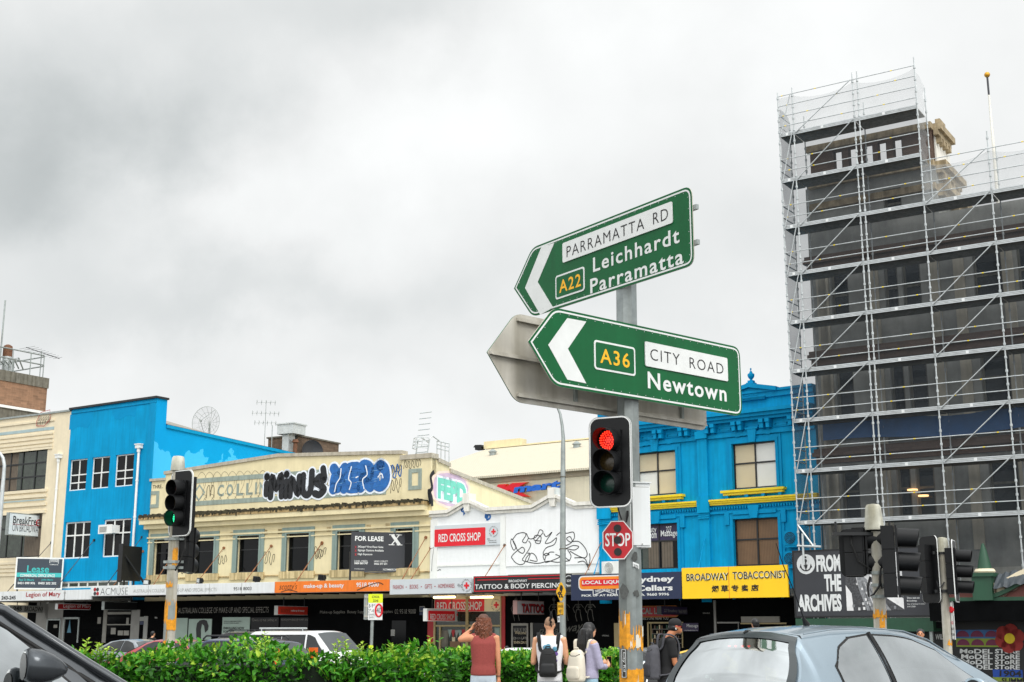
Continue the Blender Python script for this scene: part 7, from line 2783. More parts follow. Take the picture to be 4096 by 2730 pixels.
def left_pole():
 D_ = 19.0
 a, b = at(Z(16, 248, 1500), D_), at(Z(16, 315, 165), D_)
 dx = (b.x - a.x) / (b.z - a.z)
 t = thing('signal_pole', 'slim white signal pole with orange paint band, left of the cream building', 'pole', (a.x, a.y, 0))
 def ax(z):
  return ((z - a.z) * dx, 0)
 mb = MB()
 mb.cyl((*ax(0), 0), (*ax(b.z), b.z), .083, .074, n=14)
 mb.build('shaft', pm('old_white_pole', '#c3c0b6', .6, .1, var=.2, scale=5, streak=.45), t, smooth=50)
 mb = MB()
 z0 = b.z
 zt = zat(Z(16, 320, 48), D_)
 mb.lathe([(.1, 0), (.104, .03), (.096, (zt - z0) * .55), (.088, zt - z0 - .03), (.07, zt - z0 - .008), (.02, zt - z0)], (*ax(z0), z0), 16)
 mb.build('pole_cap', pm('lichen_cap', '#c9c9bd', .7, var=.2, scale=9, streak=.5), t, smooth=40)
 mb = MB()
 zl, zh = zat(Z(16, 250, 1410), D_), zat(Z(16, 250, 1205), D_)
 ragged_wrap(mb, ax, .085, rad(170), rad(370), zl, zh, 4, n=14, jag=.06)
 ragged_wrap(mb, ax, .085, rad(170), rad(255), zl - .28, zl - .02, 14, n=14, jag=.05, steps=20)
 ragged_wrap(mb, ax, .084, rad(180), rad(290), zat(Z(16, 250, 1062), D_) - .03, zat(Z(16, 250, 1062), D_) + .03, 8, n=14, jag=.03)
 ragged_wrap(mb, ax, .084, rad(275), rad(330), zat(Z(16, 290, 880), D_) - .05, zat(Z(16, 290, 840), D_) + .1, 6, n=14, jag=.05, steps=12)
 mb.build('orange_paint', MATS['peeling_orange_paint'], t)
 mb = MB()
 ragged_wrap(mb, ax, .0862, rad(260), rad(330), zh - .22, zh + .02, 12, n=14, jag=.05, steps=14)
 ragged_wrap(mb, ax, .0862, rad(205), rad(250), zl - .16, zl + .1, 13, n=14, jag=.04, steps=14)
 mb.build('bare_patch', M_['galv'], t)
 for y in (700, 880, 925):
  z = zat(Z(16, 270, y), D_)
  mb = MB()
  mb.cyl((*ax(z - .02), z - .02), (*ax(z + .02), z + .02), .094, n=14)
  mb.box(ax(z)[0] - .13, ax(z)[0] + .16, -.04, .0, z - .018, z + .018)
  mb.build('strap', M_['galv'], t)
 c = at(Z(16, 338, 418), D_ - .16)
 sg = signal_head('traffic_signal', 'traffic signal showing green on the slim white pole at left', c, rad(-36), lit=2, board=(.47, .95), cut=.85, vis=.17)
 mb = MB()
 mb.box(-.02, .02, .16, .26, -.4, .4)
 mb.build('bracket', M_['plastic'], sg)
 c = at(Z(16, 385, 785), D_ + .15)
 s2 = signal_head('traffic_signal', 'black signal head seen from behind below the green signal', c, rad(168), board=(.3, .6), rim=False, n=3, cut=.9, scale=1.0, vis=.15)
 mb = MB()
 mb.tube([(-.05, .18, .3), (-.1, .26, .0), (-.02, .24, -.2), (.1, .2, -.36), (.1, .12, -.46)], .014)
 mb.build('cable', M_['rubber'], s2)
left_pole()
def right_poles():
 D_ = 17.0
 a, b = at(Z(7, 772, 1100), D_), at(Z(7, 768, 430), D_)
 t = thing('signal_pole', 'white signal pole with pale cone cap in front of the archives billboard', 'pole', (a.x, a.y, 0))
 mb = MB()
 mb.cyl((0, 0, 0), (b.x - a.x, 0, b.z), .085, .078, n=14)
 mb.build('shaft', MATS['old_white_pole'], t, smooth=50)
 zt = zat(Z(7, 745, 232), D_)
 cx = at(Z(7, 750, 400), D_).x - a.x
 mb = MB()
 h = zt - b.z
 mb.lathe([(.125, 0), (.128, .03), (.12, .08), (.105, h * .7), (.098, h - .04), (.08, h - .01), (.02, h)], (cx, 0, b.z + .02), 18)
 mb.build('pole_cap', MATS['lichen_cap'], t, smooth=40)
 mb = MB()
 ragged_wrap(mb, lambda z: ((b.x - a.x) * z / b.z, 0), .085, rad(170), rad(370), zat(Z(7, 772, 1085), D_), zat(Z(7, 772, 1035), D_), 21, n=14, jag=.05)
 ragged_wrap(mb, lambda z: ((b.x - a.x) * z / b.z, 0), .085, rad(250), rad(300), zat(Z(7, 772, 1160), D_), zat(Z(7, 772, 1085), D_), 22, n=14, jag=.06, steps=16)
 mb.build('orange_paint', MATS['peeling_orange_paint'], t)
 for y in (835, 920, 742):
  z = zat(Z(7, 765, y), D_)
  mb = MB()
  mb.cyl(((b.x - a.x) * z / b.z, 0, z - .02), ((b.x - a.x) * z / b.z, 0, z + .02), .098, n=14)
  mb.build('strap', M_['galv'], t)
 mb = MB()
 pts = [at(Z(7, x, y), D_ - .12) for x, y in ((720, 770), (700, 850), (710, 920), (745, 905), (790, 840), (800, 700))]
 mb.tube([Vector((p.x - a.x, p.y - a.y, p.z)) for p in pts], .014)
 pts = [at(Z(7, x, y), D_ - .1) for x, y in ((800, 700), (790, 790), (810, 860), (840, 840), (860, 760))]
 mb.tube([Vector((p.x - a.x, p.y - a.y, p.z)) for p in pts], .012)
 mb.build('cable', M_['rubber'], t)
 mb = MB()
 zc = b.z
 mb.box(cx - .55, cx + .35, -.05, .05, zc - .05, zc - .01)
 for x in (-.5, .2):
  mb.cyl((cx + x, 0, zc - .01), (cx + x, 0, zc + .13), .016)
 mb.build('cross_bar', M_['black'], t)
 c = at(Z(7, 918, 655), D_ - .3)
 big = signal_head('traffic_signal', 'large black signal head seen side-on, three long visors pointing right', c, rad(72), board=(.5, 1.25), n=3, cut=.8, vis=.27, pitch=.3, rim=False)
 for ch in big.children:
  if ch.name.startswith('lamp_housing'):
   for s in [ch] + list(ch.children):
    pass
 c = at(Z(7, 700, 575), D_ + .1)
 two = signal_head('traffic_signal', 'small two lamp black head with visors pointing right beside the cone cap', c, rad(62), board=(.3, .62), n=2, cut=.5, vis=.26, pitch=.3, rim=False)
 c = at(Z(7, 595, 592), D_ + .2)
 bk = signal_head('traffic_signal', 'black signal head seen from behind at the left of the cone-capped pole', c, rad(165), board=(.36, .62), n=2, cut=.6, vis=.2, pitch=.3, rim=True)
 mb = MB()
 mb.tube([(.02, .18, .24), (.02, .22, .1), (-.06, .2, -.12), (-.2, .18, -.22)], .013)
 mb.build('cable', M_['rubber'], bk)
 D2 = 26.0
 a2, b2 = at(Z(7, 1300, 1200), D2), at(Z(7, 1266, 585), D2)
 t = thing('signal_pole', 'farther white signal pole with small cone cap and no right turn sign', 'pole', (a2.x, a2.y, 0))
 dx = (b2.x - a2.x) / (b2.z - a2.z)
 mb = MB()
 mb.cyl((-a2.z * dx, 0, 0), (b2.x - a2.x, 0, b2.z), .085, .08, n=12)
 mb.build('shaft', MATS['old_white_pole'], t, smooth=50)
 h = zat(Z(7, 1266, 472), D2) - b2.z
 mb = MB()
 mb.lathe([(.13, 0), (.13, .03), (.115, h * .7), (.1, h - .02), (.02, h)], (b2.x - a2.x, 0, b2.z), 14)
 mb.build('pole_cap', MATS['lichen_cap'], t, smooth=40)
 mb = MB()
 ragged_wrap(mb, lambda z: ((z - a2.z) * dx, 0), .086, rad(250), rad(372), zat(Z(7, 1300, 1290), D2), zat(Z(7, 1300, 1262), D2), 31, n=12, jag=.05, steps=20)
 mb.build('orange_paint', MATS['peeling_orange_paint'], t)
 mb = MB()
 for y in (590, 880):
  z = zat(Z(7, 1280, y), D2)
  mb.cyl(((z - a2.z) * dx, 0, z - .03), ((z - a2.z) * dx, 0, z + .03), .11, n=12)
  mb.box((z - a2.z) * dx - .2, (z - a2.z) * dx + .3, -.03, .03, z - .03, z + .03)
 pts = [at(Z(7, x, y), D2 - .1) for x, y in ((1222, 800), (1235, 850), (1262, 845), (1280, 810))]
 mb.tube([Vector((p.x - a2.x, p.y - a2.y, p.z)) for p in pts], .015)
 mb.build('strap', M_['black'], t)
 c = at(Z(7, 1366, 728), D2 - .1)
 signal_head('traffic_signal', 'small side-on signal head with white rimmed board on the farther pole', c, rad(65), board=(.6, 1.2), n=3, cut=.85, vis=.3, pitch=.30, scale=1.0)
 c = at(Z(7, 1172, 715), D2 + .2)
 signal_head('traffic_signal', 'black signal head and board seen from behind between the two cone-capped poles', c, rad(105), board=(.62, 1.3), n=3, cut=.8, vis=.26, pitch=.32)
 g = Fr(a2.x + .12, a2.y - .12, rad(-66))
 u0, u1, z0, z1 = g.rc(7, 1316, 960, 1364, 1247)
 s, f, w, h = sign('no_right_turn_sign', 'tall white NO RIGHT TURN sign with red circle on the farther pole', 'road sign', g, (u0, u1, z0, z1), 0, M_['reflw'], .012)
 mb = MB()
 cz = h * .79
 r = w * .43
 mb.tube([(w / 2 + r * math.cos(k), -.004, cz + r * math.sin(k)) for k in [2 * math.pi * i / 24 for i in range(25)]], .022, 5)
 mb.cyl((w / 2 - r * .7, -.008, cz + r * .7), (w / 2 + r * .7, -.008, cz - r * .7), .018, n=5)
 mb.build('red_circle', M_['red'], s)
 mb = MB()
 mb.ribbon([(w * .4, cz - r * .55), (w * .4, cz + r * .1), (w * .5, cz + r * .3), (w * .7, cz + r * .3)], .045, -.005)
 mb.prism([(w * .66, cz + r * .08), (w * .82, cz + r * .3), (w * .66, cz + r * .52)], -.006, -.001)
 mb.text('RIGHT', w * .12, w * .88, h * .25, h * .32, -.003, .01)
 mb.text('TURN', w * .16, w * .84, h * .10, h * .17, -.003, .01)
 mb.ribbon([(.01, .01), (w - .01, .01), (w - .01, h - .01), (.01, h - .01), (.01, .01)], .012, -.003)
 mb.build('lettering', M_['ink'], s)
 mb = MB()
 mb.text('NO', w * .25, w * .75, h * .40, h * .49, -.003, .01)
 mb.build('red_lettering', M_['red'], s)
right_poles()
def small_signs():
 D_ = 42.0
 pts = [at(p, D_) for p in (Z(5, 1346, 1568), Z(5, 1347, 1000), Z(5, 1348, 500), Z(5, 1349, 100), Z(8, 503, 1500), Z(8, 497, 1430), Z(8, 486, 1365), Z(8, 470, 1325), Z(8, 430, 1290), Z(8, 380, 1270))]
 o = Vector((pts[0].x, pts[0].y, 0))
 t = thing('lamp_column', 'slim grey curved lamp column rising behind the green signs', 'lamp post', o)
 mb = MB()
 P = [Vector((p.x - o.x, 0, p.z)) for p in pts]
 P = [Vector((P[0].x, 0, 0))] + P
 mb.tube(P, [.105, .1, .095, .085, .075, .06, .05, .045, .04, .04, .035], 10)
 mb.build('column', M_['galv'], t, smooth=50)
 mb = MB()
 e = P[-1]
 mb.lathe([(.02, -.08), (.12, -.04), (.13, .04), (.04, .1)], (e.x - .15, 0, e.z), 12)
 mb.build('lantern', M_['galv'], t)
 mb = MB()
 for y in (355, 1000, 1420):
  q = at(Z(5, 1347, y), D_)
  mb.cyl((q.x - o.x, 0, q.z - .015), (q.x - o.x, 0, q.z + .015), .1, n=10)
 mb.build('joint', M_['concrete'], t)
 g = Fr(o.x - .02, o.y - .12, rad(-48))
 L_, R_, T_, B_ = g.uv(Z(11, 1684, 350)), g.uv(Z(11, 1807, 355)), g.uv(Z(11, 1757, 222)), g.uv(Z(11, 1738, 473))
 cx, cz = (L_[0] + R_[0]) / 2, (T_[1] + B_[1]) / 2
 hw, hh = (R_[0] - L_[0]) / 2, (T_[1] - B_[1]) / 2
 s = thing('slippery_road_sign', 'yellow diamond skidding car sign on the slim lamp column', 'road sign', g.P(cx, 0, cz), g.ang)
 mb = MB()
 mb.prism(round_poly([(-hw, 0), (0, -hh), (hw, 0), (0, hh)], (.08,) * 4, 3), 0, .01)
 mb.build('panel', pm('road_sign_yellow', '#f3b70a', .4, var=.04), s)
 mb = MB()
 mb.prism([(-.18 * hw, hh * .12), (.22 * hw, hh * .02), (.42 * hw, hh * .34), (.3 * hw, hh * .56), (-.02 * hw, hh * .66), (-.2 * hw, hh * .4)], -.006, -.001)
 for s_ in (-1, 1):
  mb.ribbon(smooth_path([(hw * (.02 + .2 * s_), 0), (hw * (-.35 + .2 * s_), -hh * .14), (hw * (.0 + .2 * s_), -hh * .3), (hw * (-.1 + .22 * s_), -hh * .45), (hw * (.2 + .25 * s_), -hh * .5)]), .045, -.004)
 mb.build('skid_symbol', M_['ink'], s)
 r = g.rc(11, 1704, 472, 1777, 620)
 s, f, w, h = sign('when_wet_plate', 'small yellow WHEN WET plate under the skidding car sign', 'road sign', g, r, -.002, MATS['road_sign_yellow'], .01)
 mb = MB()
 mb.text('WHEN', w * .12, w * .9, h * .55, h * .82, -.003, .01)
 mb.text('WET', w * .2, w * .82, h * .16, h * .42, -.003, .01)
 ring(mb, [(.012, .012), (w - .012, .012), (w - .012, h - .012), (.012, h - .012)], .014, -.002)
 mb.build('lettering', M_['ink'], s)
 r = g.rc(11, 1708, 635, 1736, 705)
 s, f, w, h = sign('bus_zone_plate', 'tiny white plate low on the slim lamp column', 'road sign', g, r, -.004, M_['signwhite'], .01)
 mb = MB()
 mb.box(w * .2, w * .8, -.003, -.001, h * .3, h * .75)
 mb.build('dark_print', M_['stone'], s)
 D_ = 45.0
 a = at(Z(14, 1525, 900), D_)
 t = thing('school_sign_post', 'thin steel post with lime band carrying the school zone signs', 'post', (a.x, a.y, -.3))
 top = zat(Z(14, 1535, 345), D_)
 mb = MB()
 mb.cyl((0, 0, 0), (.04, 0, top + .3), .055, n=10)
 mb.build('shaft', M_['galv'], t, smooth=50)
 mb = MB()
 zz = zat(Z(14, 1520, 868), D_) + .3
 mb.cyl((0, 0, .2), (.0, 0, zz), .075, n=10)
 mb.build('lime_band', pm('lime_band', '#d8e80f', .4, var=.04), t)
 g = Fr(a.x, a.y - .1, rad(6))
 r = g.rc(14, 1500, 332, 1645, 603)
 s, f, w, h = sign('school_zone_sign', 'white and lime SCHOOL ZONE 40 sign facing the road', 'road sign', g, r, 0, M_['reflw'], .012)
 mb = MB()
 mb.prism(rrect(0, w, h * .66, h, .03), -.005, -.001)
 mb.build('lime_header', MATS['lime_band'], s)
 mb = MB()
 mb.text('SCHOOL', w * .24, w * .78, h * .84, h * .94, -.007, .02)
 mb.text('ZONE', w * .32, w * .70, h * .69, h * .79, -.007, .02)
 mb.text('8-9', w * .05, w * .34, h * .47, h * .61, -.004, .0)
 mb.text('30', w * .37, w * .45, h * .55, h * .61, -.004, .01)
 mb.text('2', w * .02, w * .10, h * .29, h * .42, -.004, .0)
 mb.text('-4', w * .22, w * .40, h * .29, h * .42, -.004, .0)
 mb.text('30', w * .12, w * .2, h * .37, h * .42, -.004, .01)
 mb.text('SCHOOL', w * .04, w * .45, h * .17, h * .24, -.004, .01)
 mb.text('DAYS', w * .09, w * .39, h * .06, h * .13, -.004, .01)
 mb.text('40', w * .58, w * .91, h * .26, h * .48, -.006, .0)
 mb.box(w * .475, w * .482, -.004, -.001, .02, h * .64)
 mb.build('lettering', M_['ink'], s)
 mb = MB()
 mb.tube([(w * .745 + w * .225 * math.cos(k), -.01, h * .37 + h * .235 * math.sin(k)) for k in [2 * math.pi * i / 28 for i in range(29)]], .03, 5)
 mb.build('red_ring', M_['red'], s)
 g2 = Fr(a.x - .02, a.y - .06, rad(75))
 r = g.rc(14, 1456, 332, 1499, 600)
 o = g.P(r[0], .0, r[2])
 s = thing('sign_back', 'grey metal back of a sign turned away beside the school zone sign', 'road sign', o, rad(6))
 w, h = r[1] - r[0], r[3] - r[2]
 mb = MB()
 mb.prism(rrect(0, w - .02, 0, h, .03), .05, .062)
 mb.build('panel', M_['galv'], s)
 mb = MB()
 for k in (.1, .5, .85):
  mb.box(w * .1, w + .05, .02, .05, h * k, h * k + .05)
 mb.box(w * .45, w * .6, .03, .049, h * .05, h * .95)
 mb.build('rail', M_['alum'], s)
 D_ = 60
 pts = [at(p, D_) for p in (Z(2, 3, 240), Z(1, 15, 1568), Z(1, 40, 1260), Z(1, 28, 1195), Z(1, 0, 1150), Z(1, -60, 1120))]
 o = Vector((pts[0].x - .1, pts[0].y, 0))
 t = thing('street_lamp', 'grey curved street lamp arm at the far left edge', 'lamp post', o)
 mb = MB()
 P = [Vector((0, 0, -.3))] + [Vector((p.x - o.x, 0, p.z)) for p in pts]
 mb.tube(P, [.12, .1, .1, .08, .08, .07, .06], 8)
 mb.build('column', M_['galv2'], t, smooth=50)
 mb = MB()
 e = P[-1]
 mb.box(e.x - .7, e.x + .05, -.14, .14, e.z - .06, e.z + .08)
 mb.build('lantern', M_['galv'], t)
small_signs()
# ------------------------------------------------------------ hedges
def leaf_mat(name, a, b, c):
 m = pm(name, a, .42, var=.0, spec=.35)
 nt = m.node_tree
 N, L = nt.nodes, nt.links
 bs = N['Principled BSDF']
 at_ = N.new('ShaderNodeAttribute')
 at_.attribute_name = 'tone'
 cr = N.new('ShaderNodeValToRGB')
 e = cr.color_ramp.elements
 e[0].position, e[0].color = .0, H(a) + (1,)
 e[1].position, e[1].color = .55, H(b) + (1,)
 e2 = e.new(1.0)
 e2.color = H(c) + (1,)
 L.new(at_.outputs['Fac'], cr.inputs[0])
 L.new(cr.outputs[0], bs.inputs['Base Color'])
 tl = N.new('ShaderNodeBsdfTranslucent')
 L.new(cr.outputs[0], tl.inputs[0])
 mx = N.new('ShaderNodeMixShader')
 mx.inputs[0].default_value = .28
 out = N['Material Output']
 L.new(bs.outputs[0], mx.inputs[1])
 L.new(tl.outputs[0], mx.inputs[2])
 L.new(mx.outputs[0], out.inputs[0])
 return m
def leaf_mesh(name, leaves, mat, parent):
 vs, fs, tn = [], [], []
 for p, d, nrm, l, w, t in leaves:
  s = d.cross(nrm).normalized()
  nn = s.cross(d)
  b = len(vs)
  vs += [p, p + d * l * .4 + s * w * .5 + nn * w * .16, p + d * l * .4 - s * w * .5 + nn * w * .16, p + d * l * .45, p + d * l * .75 + s * w * .36 + nn * w * .08, p + d * l * .75 - s * w * .36 + nn * w * .08, p + d * l - nn * l * .08]
  fs += [(b, b + 1, b + 3), (b, b + 3, b + 2), (b + 1, b + 4, b + 6, b + 3), (b + 3, b + 6, b + 5, b + 2)]
  tn += [t] * 4
 me = bpy.data.meshes.new(name)
 me.from_pydata([tuple(v) for v in vs], [], fs)
 me.materials.append(mat)
 a = me.attributes.new('tone', 'FLOAT', 'FACE')
 a.data.foreach_set('value', tn)
 me.update()
 o = bpy.data.objects.new(name, me)
 COL.objects.link(o)
 o.parent = parent
 return o
LEAF = leaf_mat('hedge_leaf', '#173c0c', '#4c9c20', '#c4e050')
BARK = pm('twig_bark', '#4b3b26', .85, var=.3)
def rnd_dir(rr):
 while True:
  v = Vector((rr.uniform(-1, 1), rr.uniform(-1, 1), rr.uniform(-1, 1)))
  if .05 < v.length < 1:
   return v.normalized()
def hedge(label, x0, x1, y0, y1, ztop, n, seed, llen, sprigs, name='hedge', rough=.10):
 rr = random.Random(seed)
 t = thing(name, label, 'hedge', ((x0 + x1) / 2, (y0 + y1) / 2, 0))
 cx, cy = (x0 + x1) / 2, (y0 + y1) / 2
 def bumps(a, b):
  return rough * (math.sin(a * 2.3 + seed) + .7 * math.sin(a * 5.1 + b * 3) + .5 * math.sin(a * 9.7 + b * 7 + 1))
 leaves = []
 for k in range(n):
  f = rr.random()
  x = rr.uniform(x0, x1)
  if f < .62:                                  # face towards the camera
   z = ztop - .85 * rr.random() ** 1.15
   y = y0 - bumps(x, z) + abs(rr.gauss(0, .07))
   out = Vector((0, -1, .35))
  elif f < .9:                                 # top
   y = rr.uniform(y0, y1)
   z = ztop + bumps(x, y) * .7 - abs(rr.gauss(0, .06))
   out = Vector((0, -.25, 1))
  else:                                        # right-hand end
   y = rr.uniform(y0, y1)
   z = ztop * (1 - rr.random() * .8)
   x = x1 + bumps(y, z) - abs(rr.gauss(0, .05))
   out = Vector((1, -.2, .3))
  if z > ztop - .12 and f < .62:
   y += .1
  clump = .5 + .5 * math.sin(x * 3.1 + z * 7 + seed) * math.sin(y * 4 + z * 5 + x * 1.7)
  d = (out + rnd_dir(rr) * 1.0).normalized()
  nm = (out * .8 + Vector((0, 0, .5)) + rnd_dir(rr) * .8).normalized()
  if abs(d.dot(nm)) > .93:
   continue
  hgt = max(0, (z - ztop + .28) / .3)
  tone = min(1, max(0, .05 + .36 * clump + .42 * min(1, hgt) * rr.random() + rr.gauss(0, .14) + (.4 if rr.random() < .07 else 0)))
  l = llen * rr.uniform(.7, 1.25)
  leaves.append((Vector((x - cx, y - cy, z)), d, nm, l, l * rr.uniform(.42, .55), tone))
 tw = MB()
 for (px, py, h, s) in sprigs:                    # young shoots above the clipped top
  base = Vector((px - cx, py - cy, ztop - .08))
  lean = Vector((rr.uniform(-.2, .2), rr.uniform(-.15, .15), 1)).normalized()
  tip = base + lean * h
  tw.tube([base, base.lerp(tip, .5) + Vector((rr.uniform(-.01, .01), 0, 0)), tip], [.005, .004, .002], 4)
  m = int(h / .022)
  for k in range(m):
   f = k / m
   p = base.lerp(tip, .15 + .85 * f)
   a = k * 2.4 + s
   d = (Vector((math.cos(a), math.sin(a), .55)) + rnd_dir(rr) * .25).normalized()
   nm = (Vector((0, 0, 1)) - d * .4 + rnd_dir(rr) * .2).normalized()
   l = llen * (1.15 - .5 * f)
   leaves.append((p, d, nm, l, l * .46, min(1, .62 + .35 * f + rr.uniform(-.1, .12))))
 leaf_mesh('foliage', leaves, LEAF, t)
 mb = MB()
 nx = max(4, int((x1 - x0) / .3))
 for k in range(nx + 1):
  x = x0 + .15 + (x1 - x0 - .3) * k / nx - cx
  for q in range(4):
   y = rr.uniform(y0 + .3, y1 - .1) - cy
   tw.tube([(x + rr.uniform(-.1, .1), y, -.1), (x + rr.uniform(-.12, .12), y, ztop * .5), (x + rr.uniform(-.2, .2), y + rr.uniform(-.1, .1), ztop - .12)], [.018, .012, .006], 5)
 tw.build('twig', BARK, t)
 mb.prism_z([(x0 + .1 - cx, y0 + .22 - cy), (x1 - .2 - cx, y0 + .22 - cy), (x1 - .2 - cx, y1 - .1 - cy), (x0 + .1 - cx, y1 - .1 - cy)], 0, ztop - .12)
 mb.build('inner_growth', pm('dark_inner_foliage', '#0e1c0a', .95, var=.5, scale=14), t)  # dark core box, shade between the leaves put into its colour
 return t
def hedges():
 def px(xd, dep):
  return (xd - 1176.5) / 3065 * dep
 d = 15.0
 ztop = EYE - 60 / 3065 * d
 sp = []
 rr = random.Random(31)
 for xd, hpx in ((200, 55), (222, 38), (240, 30), (255, 26), (420, 15), (500, 22), (560, 18), (590, 45), (612, 58), (690, 18), (770, 40), (800, 48), (830, 38), (905, 42), (925, 28), (955, 36), (975, 52), (988, 30), (640, 20), (330, 18), (860, 25)):
  for q in range(2):
   dd = d + rr.uniform(.1, .8)
   sp.append((px(xd + rr.uniform(-6, 6), dd), dd, (hpx + 14) / 3065 * d * rr.uniform(.75, 1.05), rr.random() * 6))
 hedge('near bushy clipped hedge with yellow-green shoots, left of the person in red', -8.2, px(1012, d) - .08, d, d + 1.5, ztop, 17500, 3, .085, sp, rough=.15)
 d2 = 22.0
 z2 = EYE - 58 / 3065 * d2
 sp = []
 for xd, hpx in ((1060, 14), (1260, 18), (1330, 12), (1405, 16), (1200, 12)):
  sp.append((px(xd, d2 + .3), d2 + .3, (hpx + 14) / 3065 * d2, 1.0))
 hedge('farther dark clipped hedge behind the three standing people', px(985, d2), px(1424, d2), d2, d2 + 1.3, z2, 11000, 9, .085, sp, rough=.08)
hedges()
# ------------------------------------------------------------ vehicles
GLASS_CAR = pm('tinted_car_glass', '#7d8a88', .07, .55, var=.12, scale=.8)
FRIT = pm('glass_edge_frit', '#3c4244', .15, var=.1, spec=.6)
GLASS_DK = pm('dark_car_glass', '#14181a', .06, .0, var=.3, spec=.6)
def car_glass(name, tint, opaque):
 m = bpy.data.materials.new(name)
 m.use_nodes = True
 nt = m.node_tree
 N, L = nt.nodes, nt.links
 N.clear()
 out = N.new('ShaderNodeOutputMaterial')
 tr = N.new('ShaderNodeBsdfTransparent')
 tr.inputs[0].default_value = H(tint) + (1,)
 gl = N.new('ShaderNodeBsdfGlossy')
 gl.inputs['Roughness'].default_value = .03
 gl.inputs['Color'].default_value = (.9, .95, .97, 1)
 fr = N.new('ShaderNodeFresnel')
 fr.inputs['IOR'].default_value = 1.5
 ad = N.new('ShaderNodeMath')
 ad.operation = 'ADD'
 L.new(fr.outputs[0], ad.inputs[0])
 ad.inputs[1].default_value = opaque
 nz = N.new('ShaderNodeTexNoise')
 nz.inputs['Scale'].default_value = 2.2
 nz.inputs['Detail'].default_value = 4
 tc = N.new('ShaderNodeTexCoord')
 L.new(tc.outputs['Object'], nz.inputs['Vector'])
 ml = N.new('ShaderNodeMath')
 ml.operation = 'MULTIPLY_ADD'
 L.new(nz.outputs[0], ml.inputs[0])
 ml.inputs[1].default_value = .42  # uneven reflectivity imitates streaks of reflected cloud
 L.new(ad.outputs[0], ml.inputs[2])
 mx = N.new('ShaderNodeMixShader')
 L.new(ml.outputs[0], mx.inputs[0])
 L.new(tr.outputs[0], mx.inputs[1])
 L.new(gl.outputs[0], mx.inputs[2])
 L.new(mx.outputs[0], out.inputs[0])
 return m
def lerp_tab(tab, x):
 for (a, va), (b, vb) in zip(tab, tab[1:]):
  if x <= b:
   f = 0 if b == a else (x - a) / (b - a)
   f = max(0, min(1, f))
   return va + (vb - va) * f
 return tab[-1][1]
